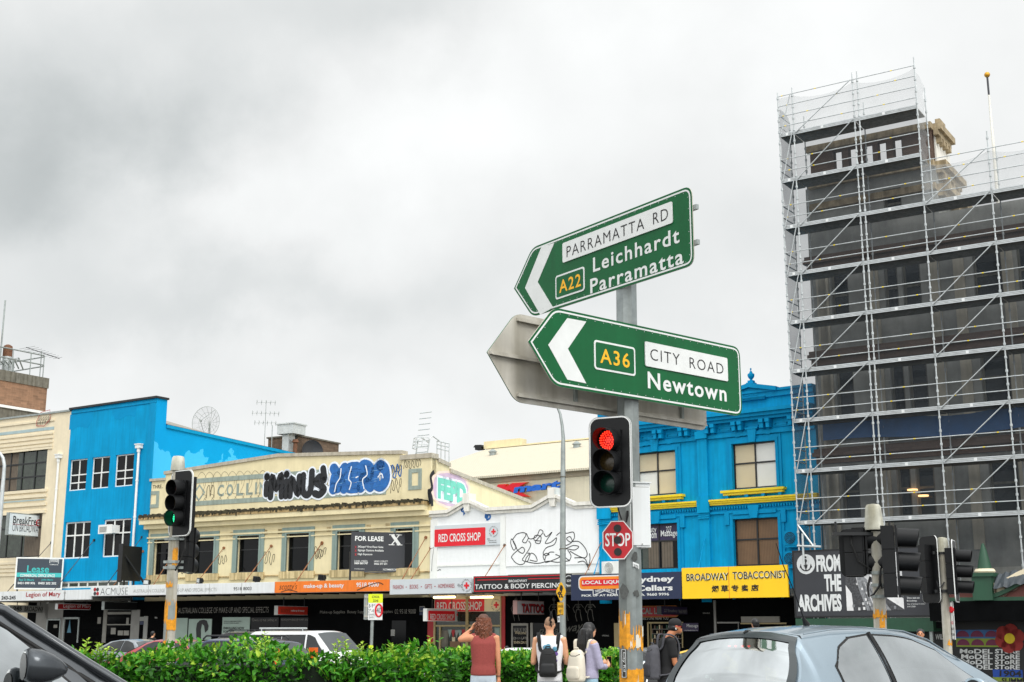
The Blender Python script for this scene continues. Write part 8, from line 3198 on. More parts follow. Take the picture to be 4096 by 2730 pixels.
def make_car(label, loc, yaw, L, Wd, belt, roofline, roofw, paint, glass, wheels, wr=.31, bodyw=None, rear_glass=None, front_glass=None, side=(), group=None, cat='car', name='parked_car', crown=.05, trim=None, zsill=.22, hood=None, cut=False):
 NS = 96 if cut else 34
 """loc: middle of the car on the ground. x forward, y left. belt, roofline, roofw: tables along x. side: list of (x0,x1) windows.
 rear_glass and front_glass: (x_bottom, x_top)"""
 t = thing(name, label, cat, loc, yaw, group)
 xs = sorted({round(-L / 2 + L * k / NS, 3) for k in range(NS + 1)} | {round(p[0], 3) for p in roofline} | {round(p[0], 3) for p in belt})
 rows = []
 for x in xs:
  e = min(1, (L / 2 - abs(x)) / .55)
  e = max(0.0, e)
  hw = Wd / 2 * (.80 + .20 * math.sin(e * math.pi / 2))
  zb = lerp_tab(belt, x)
  zr = max(lerp_tab(roofline, x), zb + .004)
  rw = lerp_tab(roofw, x) / 2
  k = min(1, (zr - zb) / .35)
  rw = hw * .97 + (rw - hw * .97) * k
  up = lerp_tab([(-L / 2, .48), (-L / 2 + .12, .3), (-L / 2 + .3, zsill), (L / 2 - .3, zsill), (L / 2 - .12, .3), (L / 2, .46)], x)
  row = [(x, -hw * .88, up), (x, -hw * .98, up + .08), (x, -hw, (up + zb) / 2), (x, -hw * .985, zb - .1), (x, -hw * .955, zb)]
  n = 12 if cut else 5
  for j in range(1, n + 1):
   f = j / n
   row.append((x, -(hw * .955 + (rw - hw * .955) * f - .035 * math.sin(math.pi * f) * k * -1 * .5), zb + (zr - zb) * (f ** .92)))
  row.append((x, -rw * .9, zr + crown * .42))
  row.append((x, -rw * .55, zr + crown * .85))
  row.append((x, 0, zr + crown))
  rows.append(row)
 m = len(rows[0])
 mb = MB()
 vs = []
 for row in rows:
  full = row + [(p[0], -p[1], p[2]) for p in row[-2::-1]]
  vs += full
 w = 2 * m - 1
 nside = 12 if cut else 5
 def opened(i, j):
  if not cut:
   return False
  xm = (xs[i] + xs[i + 1]) / 2
  jj = min(j, w - 2 - j)
  if 4 <= jj < 4 + nside:
   f = (jj - 4 + .5) / nside
   return any(lo[0][0] < xm < lo[-1][0] and lerp_tab(lo, xm) < f < lerp_tab(hi, xm) for lo, hi in side)
  if jj >= 4 + nside + 1:
   return any(g_ and min(g_[:2]) + .02 < xm < max(g_[:2]) - .02 for g_ in (rear_glass, front_glass))
  return False
 fs = [(i * w + j, (i + 1) * w + j, (i + 1) * w + j + 1, i * w + j + 1) for i in range(len(rows) - 1) for j in range(w - 1) if not opened(i, j)]
 fs.append(tuple(range(w - 1, -1, -1)))
 e = (len(rows) - 1) * w
 fs.append(tuple(range(e, e + w)))
 fs += [(i * w, i * w + w - 1, (i + 1) * w + w - 1, (i + 1) * w) for i in range(len(rows) - 1)]
 mb.add(vs, fs)
 mb.build('body', paint, t, smooth=38)
 if cut:
  li = MB()
  li.add([(v[0] * .975, v[1] * .955, .72 + (v[2] - .72) * .955) for v in vs], fs)
  li.build('interior_trim', pm('dark_cabin_trim', '#1d1f20', .9, var=.2), t)
 def surf(x, f):
  e_ = max(0, min(1, (L / 2 - abs(x)) / .55))
  hw = Wd / 2 * (.80 + .20 * math.sin(e_ * math.pi / 2))
  zb = lerp_tab(belt, x)
  zr = max(lerp_tab(roofline, x), zb + .004)
  k = min(1, (zr - zb) / .35)
  rw = hw * .97 + (lerp_tab(roofw, x) / 2 - hw * .97) * k
  return Vector((x, -(hw * .955 + (rw - hw * .955) * f + .0175 * math.sin(math.pi * f) * k), zb + (zr - zb) * (max(0, f) ** .92)))
 for poly in side:
  lo, hi = poly
  for s in (-1, 1):
   for (mat_, off, grow, nm) in ((trim or M_['rubber'], .004, .022, 'window_seal'), (glass, .009, 0.0, 'window')):
    mb = MB()
    n = 14
    x0, x1 = lo[0][0], lo[-1][0]
    vs = []
    for k in range(n + 1):
     x = x0 + (x1 - x0) * (k / n if not (cut and nm == 'window_seal') else (0 if k == 0 else 1 if k == n else .06 + .88 * (k - 1) / (n - 2)))
     g = grow * (1 if 0 < k < n else 1)
     xx = x + (-g if k == 0 else g if k == n else 0)
     a, b = lerp_tab(lo, x), lerp_tab(hi, x)
     for q in range(6):
      qq = q / 5 if not (cut and nm == 'window_seal') else (0, .07, .35, .65, .93, 1)[q]
      f = a - grow * 1.6 + (b - a + grow * 3.2) * qq
      p = surf(xx, f)
      vs.append((p.x, (p.y - off) * (1 if s < 0 else -1), p.z))
    fl = [(k * 6 + q, (k + 1) * 6 + q, (k + 1) * 6 + q + 1, k * 6 + q + 1) for k in range(n) for q in range(5) if not (cut and nm == 'window_seal' and 0 < k < n - 1 and 0 < q < 4)]
    mb.add(vs, fl)
    mb.build(nm, mat_, t, smooth=60)
 for (g_, nm) in ((rear_glass, 'rear_window'), (front_glass, 'windscreen')):
  if not g_:
   continue
  x0, x1 = g_[:2]
  for mat_, off, grow, n2 in ((FRIT, .019, .03, nm + '_seal'), (g_[2] if len(g_) > 2 else glass, .013, 0, nm)):
   mb = MB()
   n = 24
   sg = 1 if x1 < x0 else -1          # outward direction along x
   vs = []
   for k in range(n + 1):
    x = x0 + (x1 - x0) * k / n + grow * (sg if k == 0 else -sg if k == n else 0)
    p = surf(x, 1.0)
    hw = -p.y * (.93 + grow * .9)
    zr = p.z
    for q in range(9):
     f = -1 + q / 4 if not (cut and n2.endswith('_seal')) else (-1, -.88, -.5, -.25, 0, .25, .5, .88, 1)[q]
     vs.append((x + off * sg, hw * f, zr + crown * (1 - abs(f) ** 2.2) * .98 + off))
   fl = [(k * 9 + q, (k + 1) * 9 + q, (k + 1) * 9 + q + 1, k * 9 + q + 1) for k in range(n) for q in range(8) if not (cut and n2.endswith('_seal') and 2 < k < n - 3 and 0 < q < 7)]
   mb.add(vs, fl)
   mb.build(n2, mat_, t, smooth=60)
 for x in wheels:
  for s in (-1, 1):
   y = s * (Wd / 2 - .09)
   mb = MB()
   mb.cyl((x, y - .095, wr), (x, y + .095, wr), wr, n=22)
   wl = mb.build('wheel', M_['rubber'], t, smooth=40)
   mb = MB()
   yy = y + s * .096
   mb.lathe([(wr * .62, -.004), (wr * .62, .004), (wr * .2, .012)], (x, yy, wr), 18, 0, 'y')
   mb.build('rim', M_['galv2'], wl)
 for s in (-1, 1):
  mb = MB()
  hw = Wd / 2 * .8
  mb.box(L / 2 - .14, L / 2 + .006, s * hw - .2 if s > 0 else -hw - .02, s * hw + .02 if s > 0 else -hw + .2, .58, .72)
  mb.build('headlight', M_['galv2'], t)
  mb = MB()
  mb.box(-L / 2 - .006, -L / 2 + .14, s * hw - .16 if s > 0 else -hw - .03, s * hw + .03 if s > 0 else -hw + .16, .66, .9)
  mb.build('tail_light', M_['deepred'], t)
 t['_surf'] = 0
 del t['_surf']
 return t, surf
def mirror(t, x, y, z, paint, s=-1, size=1.0):
 rings = [(-.055, .045, .05), (-.05, .085, .070), (-.03, .098, .080), (.02, .096, .080), (.07, .078, .066), (.11, .05, .045), (.14, .022, .02), (.148, .004, .004)]
 n = 18
 vs = []
 cy = y + s * .12 * size
 for (dx, ry, rz) in rings:
  for i in range(n):
   a = 2 * math.pi * i / n
   ca, sa = math.cos(a), math.sin(a)
   vs.append((x + dx * size, cy + ry * size * 1.15 * abs(ca) ** .75 * (1 if ca > 0 else -1), z + .02 + rz * size * abs(sa) ** .8 * (1 if sa > 0 else -1) - dx * .12))
 mb = MB()
 mb.add(vs, [(k * n + i, k * n + (i + 1) % n, (k + 1) * n + (i + 1) % n, (k + 1) * n + i) for k in range(len(rings) - 1) for i in range(n)])
 m = mb.build('side_mirror', paint, t, smooth=60)
 mb = MB()
 mb.add([(x - .057 * size, v[1], v[2]) for v in [(0, cy + .082 * size * math.cos(2 * math.pi * i / n), z + .02 + .064 * size * math.sin(2 * math.pi * i / n)) for i in range(n)]], [tuple(range(n))])
 mb.build('mirror_glass', pm('mirror_back', '#2a2c2e', .5, .3), m)
 mb = MB()
 mb.tube([(x + .06, cy, z - .04), (x + .05, cy - s * .06, z - .09), (x + .05, y - s * .02, z - .10)], [.025, .028, .03], 8)
 mb.build('mirror_arm', M_['plastic'], m)
def vehicles():
 blue_p = pm('slate_blue_car_paint', '#8d9da8', .28, .5, var=.05, scale=1, coat=.7)
 # ---- small hatchback close by at the right
 yaw = rad(40)
 corner = Vector((.2165 * 11.5, 11.5))
 c, s = math.cos(yaw), math.sin(yaw)
 lx, ly = -1.50, -.56
 ctr = Vector((corner.x - (c * lx - s * ly), corner.y - (s * lx + c * ly)))
 G = .06
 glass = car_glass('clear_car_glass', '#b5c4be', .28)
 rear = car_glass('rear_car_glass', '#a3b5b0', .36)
 L = 3.85
 belt = [(-L / 2, .70), (-1.90, .80), (-1.86, .86), (-1.6, .96), (-1.2, .97), (.6, .90), (1.0, .86), (1.5, .76), (L / 2, .60)]
 roof = [(-L / 2, .72), (-1.905, .82), (-1.87, .90), (-1.80, 1.04), (-1.66, 1.26), (-1.56, 1.385), (-1.47, 1.425), (-1.1, 1.462), (-.6, 1.478), (-.2, 1.472), (.1, 1.445), (.4, 1.37), (.8, 1.21), (1.2, 1.0), (1.4, .90), (1.65, .78), (L / 2, .62)]
 rw = [(-L / 2, 1.66), (-1.88, 1.60), (-1.6, 1.22), (-1.47, 1.12), (-.6, 1.14), (.1, 1.12), (.6, 1.22), (1.1, 1.40), (1.3, 1.5), (L / 2, 1.5)]
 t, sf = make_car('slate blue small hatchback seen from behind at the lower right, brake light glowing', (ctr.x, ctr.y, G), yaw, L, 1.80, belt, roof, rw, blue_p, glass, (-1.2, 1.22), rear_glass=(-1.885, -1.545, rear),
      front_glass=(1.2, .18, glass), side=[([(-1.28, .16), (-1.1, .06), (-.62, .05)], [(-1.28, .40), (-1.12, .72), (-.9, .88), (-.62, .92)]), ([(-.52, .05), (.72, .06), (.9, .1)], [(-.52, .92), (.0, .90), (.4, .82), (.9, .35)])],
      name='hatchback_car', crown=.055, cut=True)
 mb = MB()
 for k in range(4):
  y = -.12 + .08 * k
  x = -1.575
  mb.lathe([(.014, -.012), (.014, .0)], (0, 0, 0), 8)
  for i in range(len(mb.v) - 16, len(mb.v)):
   q = mb.v[i]
   mb.v[i] = (x - .015 + q[2] * 0 - .0, y + q[0], 1.375 + q[1] * .8)
 g = glow('brake_lamp', '#ff2a1a', 5.0)
 mb = MB()
 for k in range(4):
  y = -.06 + .075 * k
  mb.lathe([(.002, -.016), (.011, -.012), (.012, 0), (.002, .004)], (-1.598, y, 1.352), 8)
 mb.build('brake_light', g, t)
 mb = MB()
 mb.tube([(-1.50, .0, 1.475), (-1.56, .0, 1.475), (-1.585, 0, 1.462)], [.010, .013, .008], 8)
 mb.build('washer_nozzle', M_['plastic'], t)
 a0 = Vector((-.75, -.05, 1.53))
 mb = MB()
 mb.cyl(a0, a0 + Vector((-.05, 0, .07)), .035, .012, n=10)
 mb.build('aerial_base', M_['plastic'], t)
 mb = MB()
 pts = [a0 + Vector((-.04, 0, .06)), a0 + Vector((-.16, 0, .30)), a0 + Vector((-.29, .02, .56)), a0 + Vector((-.37, .02, .74))]
 mb.tube(pts, [.007, .006, .005, .004], 6)
 mb.build('roof_aerial', M_['plastic'], t)
 mb = MB()
 mb.tube([(-1.47, -.565, 1.452), (-1.1, -.575, 1.49), (-.5, -.58, 1.502), (.0, -.575, 1.478), (.35, -.60, 1.40), (.7, -.655, 1.24), (1.05, -.71, 1.05)], .006, 6)
 mb.build('roof_gutter', blue_p, t)
 mb = MB()
 p0, p1 = sf(-.57, .02), sf(-.57, .97)
 mb.tube([(p0.x, p0.y - .012, p0.z), (p1.x, p1.y - .008, p1.z)], .022, 6)
 mb.build('door_pillar', M_['plastic'], t)
 mb = MB()
 sm = [(-1.485, -.535, 1.437), (-1.482, -.3, 1.462), (-1.48, 0, 1.473), (-1.482, .3, 1.462), (-1.485, .535, 1.437)]
 mb.tube(sm, .005, 5)
 q0 = [sf(x, 1.0) for x in (-1.52, -1.62, -1.74, -1.84)]
 mb.tube([(-1.485, -.535, 1.437)] + [(q.x + .015, q.y + .012, q.z + .004) for q in q0], .006, 5)
 mb.build('tailgate_seam', M_['rubber'], t)
 mb = MB()
 for k in range(2):
  mb.tube([sf(-.57 + k * 1.45, .0) + Vector((0, -.006, 0)), sf(-.57 + k * 1.45, .0) + Vector((0, -.014, -.3)), sf(-.5 + k * 1.3, .0) + Vector((0, -.02, -.62))], .005, 4)
 mb.build('door_seam', M_['rubber'], t)
 mb = MB()
 for y in (-.36, .36):
  for x in (-.15, -1.0):
   mb.prism([(x - .1, .4), (x + .1, .4), (x, .98), (x - .14, .98)], y - .22, y + .22)
   mb.prism([(x - .13, 1.02), (x - .03, 1.02), (x - .04, 1.2), (x - .12, 1.2)], y - .12, y + .12)
 mb.build('seat', pm('grey_seat', '#3a3d40', .9, var=.15), t)
 mirror(t, .62, -.80, .95, blue_p)
 # ---- dark car nearest at the lower left
 grey_p = pm('graphite_car_paint', '#3d4145', .24, .6, var=.03, scale=1, coat=.9)
 D_ = 6.7
 L = 4.5
 A0 = Vector((-.2925 * D_, D_))            # where its windscreen pillar meets the frame edge
 belt = [(-L / 2, .9), (-1.9, 1.02), (1.0, 1.0), (1.5, .96), (L / 2, .75)]
 roof = [(-L / 2, .92), (-1.9, 1.3), (-1.5, 1.62), (-.9, 1.70), (-.4, 1.715), (-.05, 1.70), (.15, 1.64), (.55, 1.385), (.9, 1.16), (1.15, 1.03), (1.5, .97), (L / 2, .77)]
 rw = [(-L / 2, 1.5), (-1.5, 1.26), (-.4, 1.24), (.2, 1.26), (.7, 1.42), (1.2, 1.6), (L / 2, 1.6)]
 yaw = rad(30)
 px_, pz_ = .70, 1.28
 y_side = -.74
 c, s = math.cos(yaw), math.sin(yaw)
 ctr = Vector((A0.x - (c * px_ - s * y_side), A0.y - (s * px_ + c * y_side)))
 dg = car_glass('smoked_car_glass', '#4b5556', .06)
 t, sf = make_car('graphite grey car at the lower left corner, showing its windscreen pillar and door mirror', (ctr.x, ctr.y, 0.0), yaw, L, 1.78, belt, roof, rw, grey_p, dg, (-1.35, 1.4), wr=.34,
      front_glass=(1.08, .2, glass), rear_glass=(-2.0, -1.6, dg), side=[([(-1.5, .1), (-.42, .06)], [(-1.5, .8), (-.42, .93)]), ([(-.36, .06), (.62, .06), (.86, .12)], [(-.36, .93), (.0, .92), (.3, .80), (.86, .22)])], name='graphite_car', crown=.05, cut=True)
 mb = MB()
 pts = [(-.6, 1.70), (-.1, 1.69), (.15, 1.63), (.55, 1.385), (.9, 1.17), (1.1, 1.06)]
 P = []
 for x, z in pts:
  q = sf(x, 1.0)
  P.append((x, q.y - .006, q.z + .004))
 mb.tube(P, .024, 8)
 mb.build('windscreen_pillar', grey_p, t, smooth=60)
 mb = MB()
 P2 = [(x - .05, y - .018, z - .05) for x, y, z in P]
 mb.tube(P2, .014, 6)
 mb.build('pillar_trim', M_['rubber'], t, smooth=60)
 mw = at(Dp(97, 1531), 6.35)
 mx_, my_ = mw.x - ctr.x, mw.y - ctr.y
 ml_ = (c * mx_ + s * my_, -s * mx_ + c * my_)
 mirror(t, ml_[0] - .03, ml_[1] + .12, mw.z - .02, pm('mirror_grey', '#4c5054', .22, .6, var=.1, scale=4), size=1.0)
 mb = MB()
 mb.box(-.6, -.38, -.5, -.05, .5, 1.15)
 mb.box(-.62, -.5, -.4, -.15, 1.18, 1.4)
 mb.build('seat', MATS['grey_seat'], t)
 # ---- traffic and parked cars beyond the hedge
 white_p = pm('white_car_paint', '#e4e6e6', .3, .0, var=.02, coat=.6)
 navy_p = pm('navy_car_paint', '#2b3558', .28, .3, var=.04, coat=.7)
 black_p = pm('black_car_paint', '#15171a', .22, .2, var=.05, coat=.8)
 red_p = pm('red_car_paint', '#a8323a', .28, .2, var=.05, coat=.7)
 silver_p = pm('silver_car_paint', '#8d9398', .26, .6, var=.05, coat=.7)
 street = rad(-34)        # heading along the street, nose to the right
 def spot(xd, dep, g):
  return ((xd - 1176.5) / 3065 * dep, dep, g)
 def simple(label, xd, dep, ztop_y, paint, kind, yaw=street, g=None, name='parked_car', cat='car'):
  H_ = {'sedan': 1.45, 'suv': 1.72, 'van': 1.92}[kind]
  z_roof = EYE + (1447 - ztop_y) / 3065 * dep
  gz = z_roof - H_
  if kind == 'sedan':
   L = 4.5
   belt = [(-L / 2, .8), (-1.6, .95), (1.0, .9), (L / 2, .68)]
   roof = [(-L / 2, .82), (-1.75, .98), (-1.1, 1.33), (-.5, 1.40), (.1, 1.40), (.45, 1.32), (1.1, .98), (1.3, .9), (L / 2, .7)]
   side = [([(-1.3, .12), (-.2, .06)], [(-1.3, .5), (-.9, .9), (-.2, .93)]), ([(-.12, .06), (.85, .1)], [(-.12, .93), (.35, .86), (.85, .3)])]
   fg, rg = (1.05, .5), (-1.68, -1.15)
   rw = [(-L / 2, 1.5), (-1.1, 1.2), (.4, 1.2), (1.2, 1.5), (L / 2, 1.5)]
  elif kind == 'suv':
   L = 4.6
   belt = [(-L / 2, .95), (-1.9, 1.08), (1.0, 1.02), (L / 2, .85)]
   roof = [(-L / 2, .98), (-2.1, 1.3), (-1.8, 1.6), (-1.3, 1.67), (.0, 1.67), (.3, 1.6), (.9, 1.1), (1.1, 1.03), (L / 2, .88)]
   side = [([(-1.85, .1), (-1.2, .08)], [(-1.85, .6), (-1.7, .88), (-1.2, .92)]), ([(-1.1, .06), (-.3, .06)], [(-1.1, .93), (-.3, .93)]), ([(-.22, .06), (.7, .1)], [(-.22, .93), (.2, .86), (.7, .3)])]
   fg, rg = (.86, .34), (-2.12, -1.86)
   rw = [(-L / 2, 1.5), (-1.7, 1.3), (.2, 1.3), (1.0, 1.6), (L / 2, 1.6)]
  else:
   L = 4.9
   belt = [(-L / 2, 1.0), (1.2, 1.05), (1.7, 1.0), (L / 2, .8)]
   roof = [(-L / 2, 1.1), (-2.38, 1.75), (-2.2, 1.86), (.7, 1.87), (1.0, 1.80), (1.75, 1.15), (1.95, 1.02), (L / 2, .84)]
   side = [([(-2.15, .12), (-.75, .12)], [(-2.15, .82), (-.75, .84)]), ([(-.68, .12), (.45, .12)], [(-.68, .84), (.45, .84)]), ([(.58, .1), (1.5, .14)], [(.58, .84), (.95, .78), (1.5, .25)])]
   fg, rg = (1.7, 1.03), (-2.42, -2.36)
   rw = [(-L / 2, 1.75), (-2.2, 1.6), (.8, 1.58), (1.6, 1.75), (L / 2, 1.8)]
  t, sf = make_car(label, spot(xd, dep, gz), yaw, L, 1.8 if kind != 'van' else 1.9, belt, roof, rw, paint, GLASS_DK, (-L * .29, L * .31), rear_glass=rg, front_glass=fg + (GLASS_CAR,), side=side, group='cars on the far side of the hedge', name=name, cat=cat)
  if kind == 'suv':
   for s_ in (-1, 1):
    mb = MB()
    mb.tube([(-1.5, s_ * .58, 1.70), (-1.4, s_ * .58, 1.78), (.1, s_ * .58, 1.78), (.2, s_ * .58, 1.70)], .022, 6)
    mb.build('roof_rail', M_['black'], t)
  return t
 v = simple('white van with dark side windows and roof bar in front of the black shopfront', 716, 50, 1449, white_p, 'van', name='white_van', cat='van')
 mb = MB()
 mb.cyl((-2.0, -.7, 2.0), (.4, -.7, 2.0), .03)
 for x in (-1.9, .2):
  mb.cyl((x, -.7, 1.84), (x, -.7, 2.0), .02)
 mb.build('roof_bar', M_['galv2'], v)
 sv = simple('navy four wheel drive with black roof rails half hidden by the hedge', 520, 33, 1466, navy_p, 'suv', yaw=rad(-150) if False else rad(150), name='navy_wagon')
 mb = MB()
 for y in (-1, 1):
  mb.box(-2.27, -2.1, y * .70 - .07, y * .70 + .07, 1.12, 1.5)
 mb.build('tail_lamp', pm('amber_lens', '#e0641a', .3), sv)
 simple('black wagon with bright roof rails behind the white van', 602, 58, 1451, black_p, 'suv', name='black_wagon')
 simple('red and white taxi roof showing over the left of the hedge', 395, 40, 1468, red_p, 'sedan', yaw=rad(150), name='red_car')
 simple('dark grey car roof beside the orange banded pole base', 322, 55, 1468, silver_p, 'sedan', name='grey_car')
 simple('white car roof between the person in red and the person with mohawk', 1190, 38, 1487, white_p, 'sedan', yaw=rad(148), name='white_car')
 simple('white low car roof at the right end of the near hedge', 985, 38, 1494, white_p, 'sedan', yaw=rad(148), name='white_car')
 simple('dark grey car with black roof left of the big pole', 1432, 32, 1486, black_p, 'sedan', yaw=rad(150), name='black_car')
 simple('white car behind the person in the black cap', 1505, 27, 1515, white_p, 'sedan', yaw=rad(150), name='white_car')
 simple('yellow and dark car behind the cap wearer, mostly hidden', 1600, 40, 1490, pm('taxi_yellow', '#e2b517', .3, coat=.6), 'sedan', yaw=rad(150), name='yellow_car')
vehicles()
# ------------------------------------------------------------ people
SKIN1 = pm('warm_skin', '#c98a66', .5, var=.05, scale=8)
SKIN2 = pm('fair_skin', '#dba37f', .5, var=.05, scale=8)
SKIN3 = pm('tan_skin', '#b5754f', .5, var=.06, scale=8)
HAIR_B = pm('auburn_hair', '#56301e', .5, var=.45, scale=26, bump=.6)
HAIR_K = pm('black_hair', '#0d0c0e', .38, var=.4, scale=40, bump=.3)
HAIR_D = pm('dark_stubble', '#8f6f58', .7, var=.15, scale=40)
class Blob:
 def __init__(s):
  s.mb = MB()
 def limb(s, pts, rs, n=12):
  P = [Vector(p) for p in pts]
  d0, d1 = (P[1] - P[0]).normalized(), (P[-1] - P[-2]).normalized()
  P = [P[0] - d0 * rs[0] * .6] + P + [P[-1] + d1 * rs[-1] * .6]
  s.mb.tube(P, [rs[0] * .6] + list(rs) + [rs[-1] * .6], n)
  return s
 def loft(s, rings, n=20, power=2.3):
  vs, fs = [], []
  rings = [(rings[0][0], rings[0][1], rings[0][2] - .004, rings[0][3] * .7, rings[0][4] * .7)] + list(rings) + [(rings[-1][0], rings[-1][1], rings[-1][2] + .004, rings[-1][3] * .7, rings[-1][4] * .7)]
  for (x, y, z, rx, ry) in rings:
   for i in range(n):
    t = 2 * math.pi * i / n
    c, q = math.cos(t), math.sin(t)
    vs.append((x + rx * abs(c) ** (2 / power) * (1 if c >= 0 else -1), y + ry * abs(q) ** (2 / power) * (1 if q >= 0 else -1), z))
  for k in range(len(rings) - 1):
   for i in range(n):
    j = (i + 1) % n
    fs.append((k * n + i, k * n + j, (k + 1) * n + j, (k + 1) * n + i))
  e = (len(rings) - 1) * n
  fs += [tuple(range(n - 1, -1, -1)), tuple(range(e, e + n))]
  s.mb.add(vs, fs)
  return s
 def ball(s, c, rx, ry, rz, n=16):
  k = 9
  vs, fs = [], []
  for a in range(1, k):
   th = math.pi * a / k
   for i in range(n):
    t = 2 * math.pi * i / n
    vs.append((c[0] + rx * math.sin(th) * math.cos(t), c[1] + ry * math.sin(th) * math.sin(t), c[2] - rz * math.cos(th)))
  for a in range(k - 2):
   for i in range(n):
    j = (i + 1) % n
    fs.append((a * n + i, a * n + j, (a + 1) * n + j, (a + 1) * n + i))
  e = (k - 2) * n
  fs += [tuple(range(n - 1, -1, -1)), tuple(range(e, e + n))]
  s.mb.add(vs, fs)
  return s
 def build(s, name, mat, parent, voxel=.013, smooth=6):
  me = bpy.data.meshes.new(name)
  me.from_pydata(s.mb.v, [], s.mb.f)
  tmp = bpy.data.objects.new(name, me)
  COL.objects.link(tmp)
  m = tmp.modifiers.new('fuse', 'REMESH')
  m.mode = 'VOXEL'
  m.voxel_size = voxel
  m2 = tmp.modifiers.new('soft', 'SMOOTH')
  m2.iterations = smooth
  m2.factor = .5
  dg = bpy.context.evaluated_depsgraph_get()
  fin = bpy.data.meshes.new_from_object(tmp.evaluated_get(dg))
  bpy.data.objects.remove(tmp)
  bpy.data.meshes.remove(me)
  fin.name = name
  fin.materials.clear()
  fin.materials.append(mat)
  fin.polygons.foreach_set('use_smooth', [True] * len(fin.polygons))
  o = bpy.data.objects.new(name, fin)
  COL.objects.link(o)
  o.parent = parent
  return o
def hand(b, wrist, d, palm_n, curl=.35, sc=1.0):
 d = Vector(d).normalized()
 n = Vector(palm_n).normalized()
 n = (n - d * n.dot(d)).normalized()
 s = d.cross(n)
 w = Vector(wrist)
 b.limb([w, w + d * .05 * sc, w + d * .085 * sc], [.026 * sc, .032 * sc, .034 * sc])
 for k, (off, ln) in enumerate(((-.03, .062), (-.01, .076), (.01, .072), (.028, .058))):
  p0 = w + d * .085 * sc + s * off * sc
  a = curl
  p1 = p0 + (d * math.cos(a) + n * math.sin(a)) * ln * .5 * sc
  p2 = p1 + (d * math.cos(a * 2) + n * math.sin(a * 2)) * ln * .5 * sc
  b.limb([p0, p1, p2], [.0105 * sc, .0095 * sc, .008 * sc], 8)
 t0 = w + d * .03 * sc - s * .026 * sc
 t1 = t0 + (d * .7 - s * .65 + n * .3).normalized() * .04 * sc
 t2 = t1 + (d * .9 - s * .2 + n * .4).normalized() * .034 * sc
 b.limb([t0, t1, t2], [.014 * sc, .012 * sc, .009 * sc], 8)
def person(label, loc, yaw, H_, skin, top, top_mat, leg_mat, armL, armR, head_tilt=(0, 0), sleeves=0.0, lean=0.0, group='people standing by the hedge', hem=.86, broad=1.0, stance=.1):
 t = thing('person', label, 'person', loc, yaw, group)
 k = H_ / 1.72
 S3 = lambda p: Vector((p[0] * k, p[1] * k, p[2] * k))
 b = Blob()
 ly = lean
 b.loft([(0, .0, .80 * k, .15 * k, .10 * k), (0, .0, .90 * k, .165 * k, .115 * k), (0, ly * .3, 1.02 * k, .145 * k, .10 * k), (0, ly * .6, 1.18 * k, .16 * broad * k, .11 * k), (0, ly, 1.32 * k, .175 * broad * k, .115 * k), (0, ly, 1.41 * k, .165 * broad * k, .09 * k), (0, ly, 1.455 * k, .09 * k, .065 * k)])
 sh = .185 * broad
 hx, hy = head_tilt
 b.limb([S3((0, ly, 1.40)), S3((0, ly + .01 + hy * .3, 1.48)), S3((hx * .5, ly + .02 + hy * .8, 1.55))], [.068 * k, .058 * k, .058 * k])
 hc = S3((hx, ly + .03 + hy, 1.615))
 b.ball(hc, .076 * k, .095 * k, .108 * k)
 b.ball(hc + S3((hx * .1, .045 + hy * .2, -.055)), .05 * k, .045 * k, .055 * k)          # jaw and chin
 b.ball(hc + S3((0, .098, -.012)), .012 * k, .018 * k, .022 * k, 8)        # nose
 for s in (-1, 1):
  b.ball(hc + S3((s * .077, -.005, -.01)), .011 * k, .02 * k, .032 * k, 8)   # ears
 joints = {}
 for s, arm in ((-1, armL), (1, armR)):
  shp = S3((s * sh, ly, 1.395))
  el, wr = S3(arm[0]), S3(arm[1])
  b.limb([S3((s * .1, ly, 1.40)), shp, shp.lerp(el, .5), el], [.07 * k, .058 * k, .047 * k, .039 * k])
  b.limb([el, el.lerp(wr, .35), wr], [.04 * k, .04 * k, .026 * k])
  hand(b, wr, arm[2], arm[3], arm[4] if len(arm) > 4 else .35, k)
  joints[s] = (shp, el, wr)
  hip, kn, an = S3((s * .085, 0, .88)), S3((s * (.09 + stance * .3), .01, .49)), S3((s * (.09 + stance * .5), -.01, .08))
  b.limb([hip, kn, an], [.088 * k, .058 * k, .04 * k])
 b.build('body', skin, t)
 mb = MB()
 for s in (-1, 1):
  c = hc + S3((s * .03, .084, .004))
  mb.lathe([(.002, -.012), (.012, -.006), (.012, .006), (.002, .012)], c, 8)
  mb.box(c.x - .016, c.x + .016, c.y - .004, c.y + .006, c.z + .018, c.z + .023)
 c = hc + S3((0, .085, -.066))
 mb.box(c.x - .022, c.x + .022, c.y - .006, c.y + .004, c.z - .004, c.z + .004)
 mb.build('face_detail', pm('eye_dark', '#2a1a14', .4), t)
 g = Blob()
 hz = hem
 g.loft([(0, -.003, (hz + .0) * k, .186 * k, .135 * k), (0, -.003, (hz + .08) * k, .184 * k, .132 * k), (0, ly * .3, 1.02 * k, .168 * k, .122 * k), (0, ly * .6, 1.18 * k, .178 * broad * k, .128 * k), (0, ly, 1.32 * k, .19 * broad * k, .130 * k), (0, ly, 1.40 * k, .172 * broad * k, .102 * k), (0, ly, 1.45 * k, .11 * k, .075 * k)])
 for s in (-1, 1):
  shp, el, wr = joints[s]
  if sleeves > 0:
   if sleeves <= 1:
    g.limb([S3((s * .1, ly, 1.40)), shp, shp.lerp(el, sleeves)], [.078 * k, .072 * k, .068 * k])
   else:
    g.limb([S3((s * .1, ly, 1.40)), shp, el, el.lerp(wr, sleeves - 1)], [.078 * k, .07 * k, .062 * k, .05 * k])
  else:
   g.limb([S3((s * .1, ly, 1.40)), S3((s * (sh - .03), ly, 1.415))], [.066 * k, .058 * k])
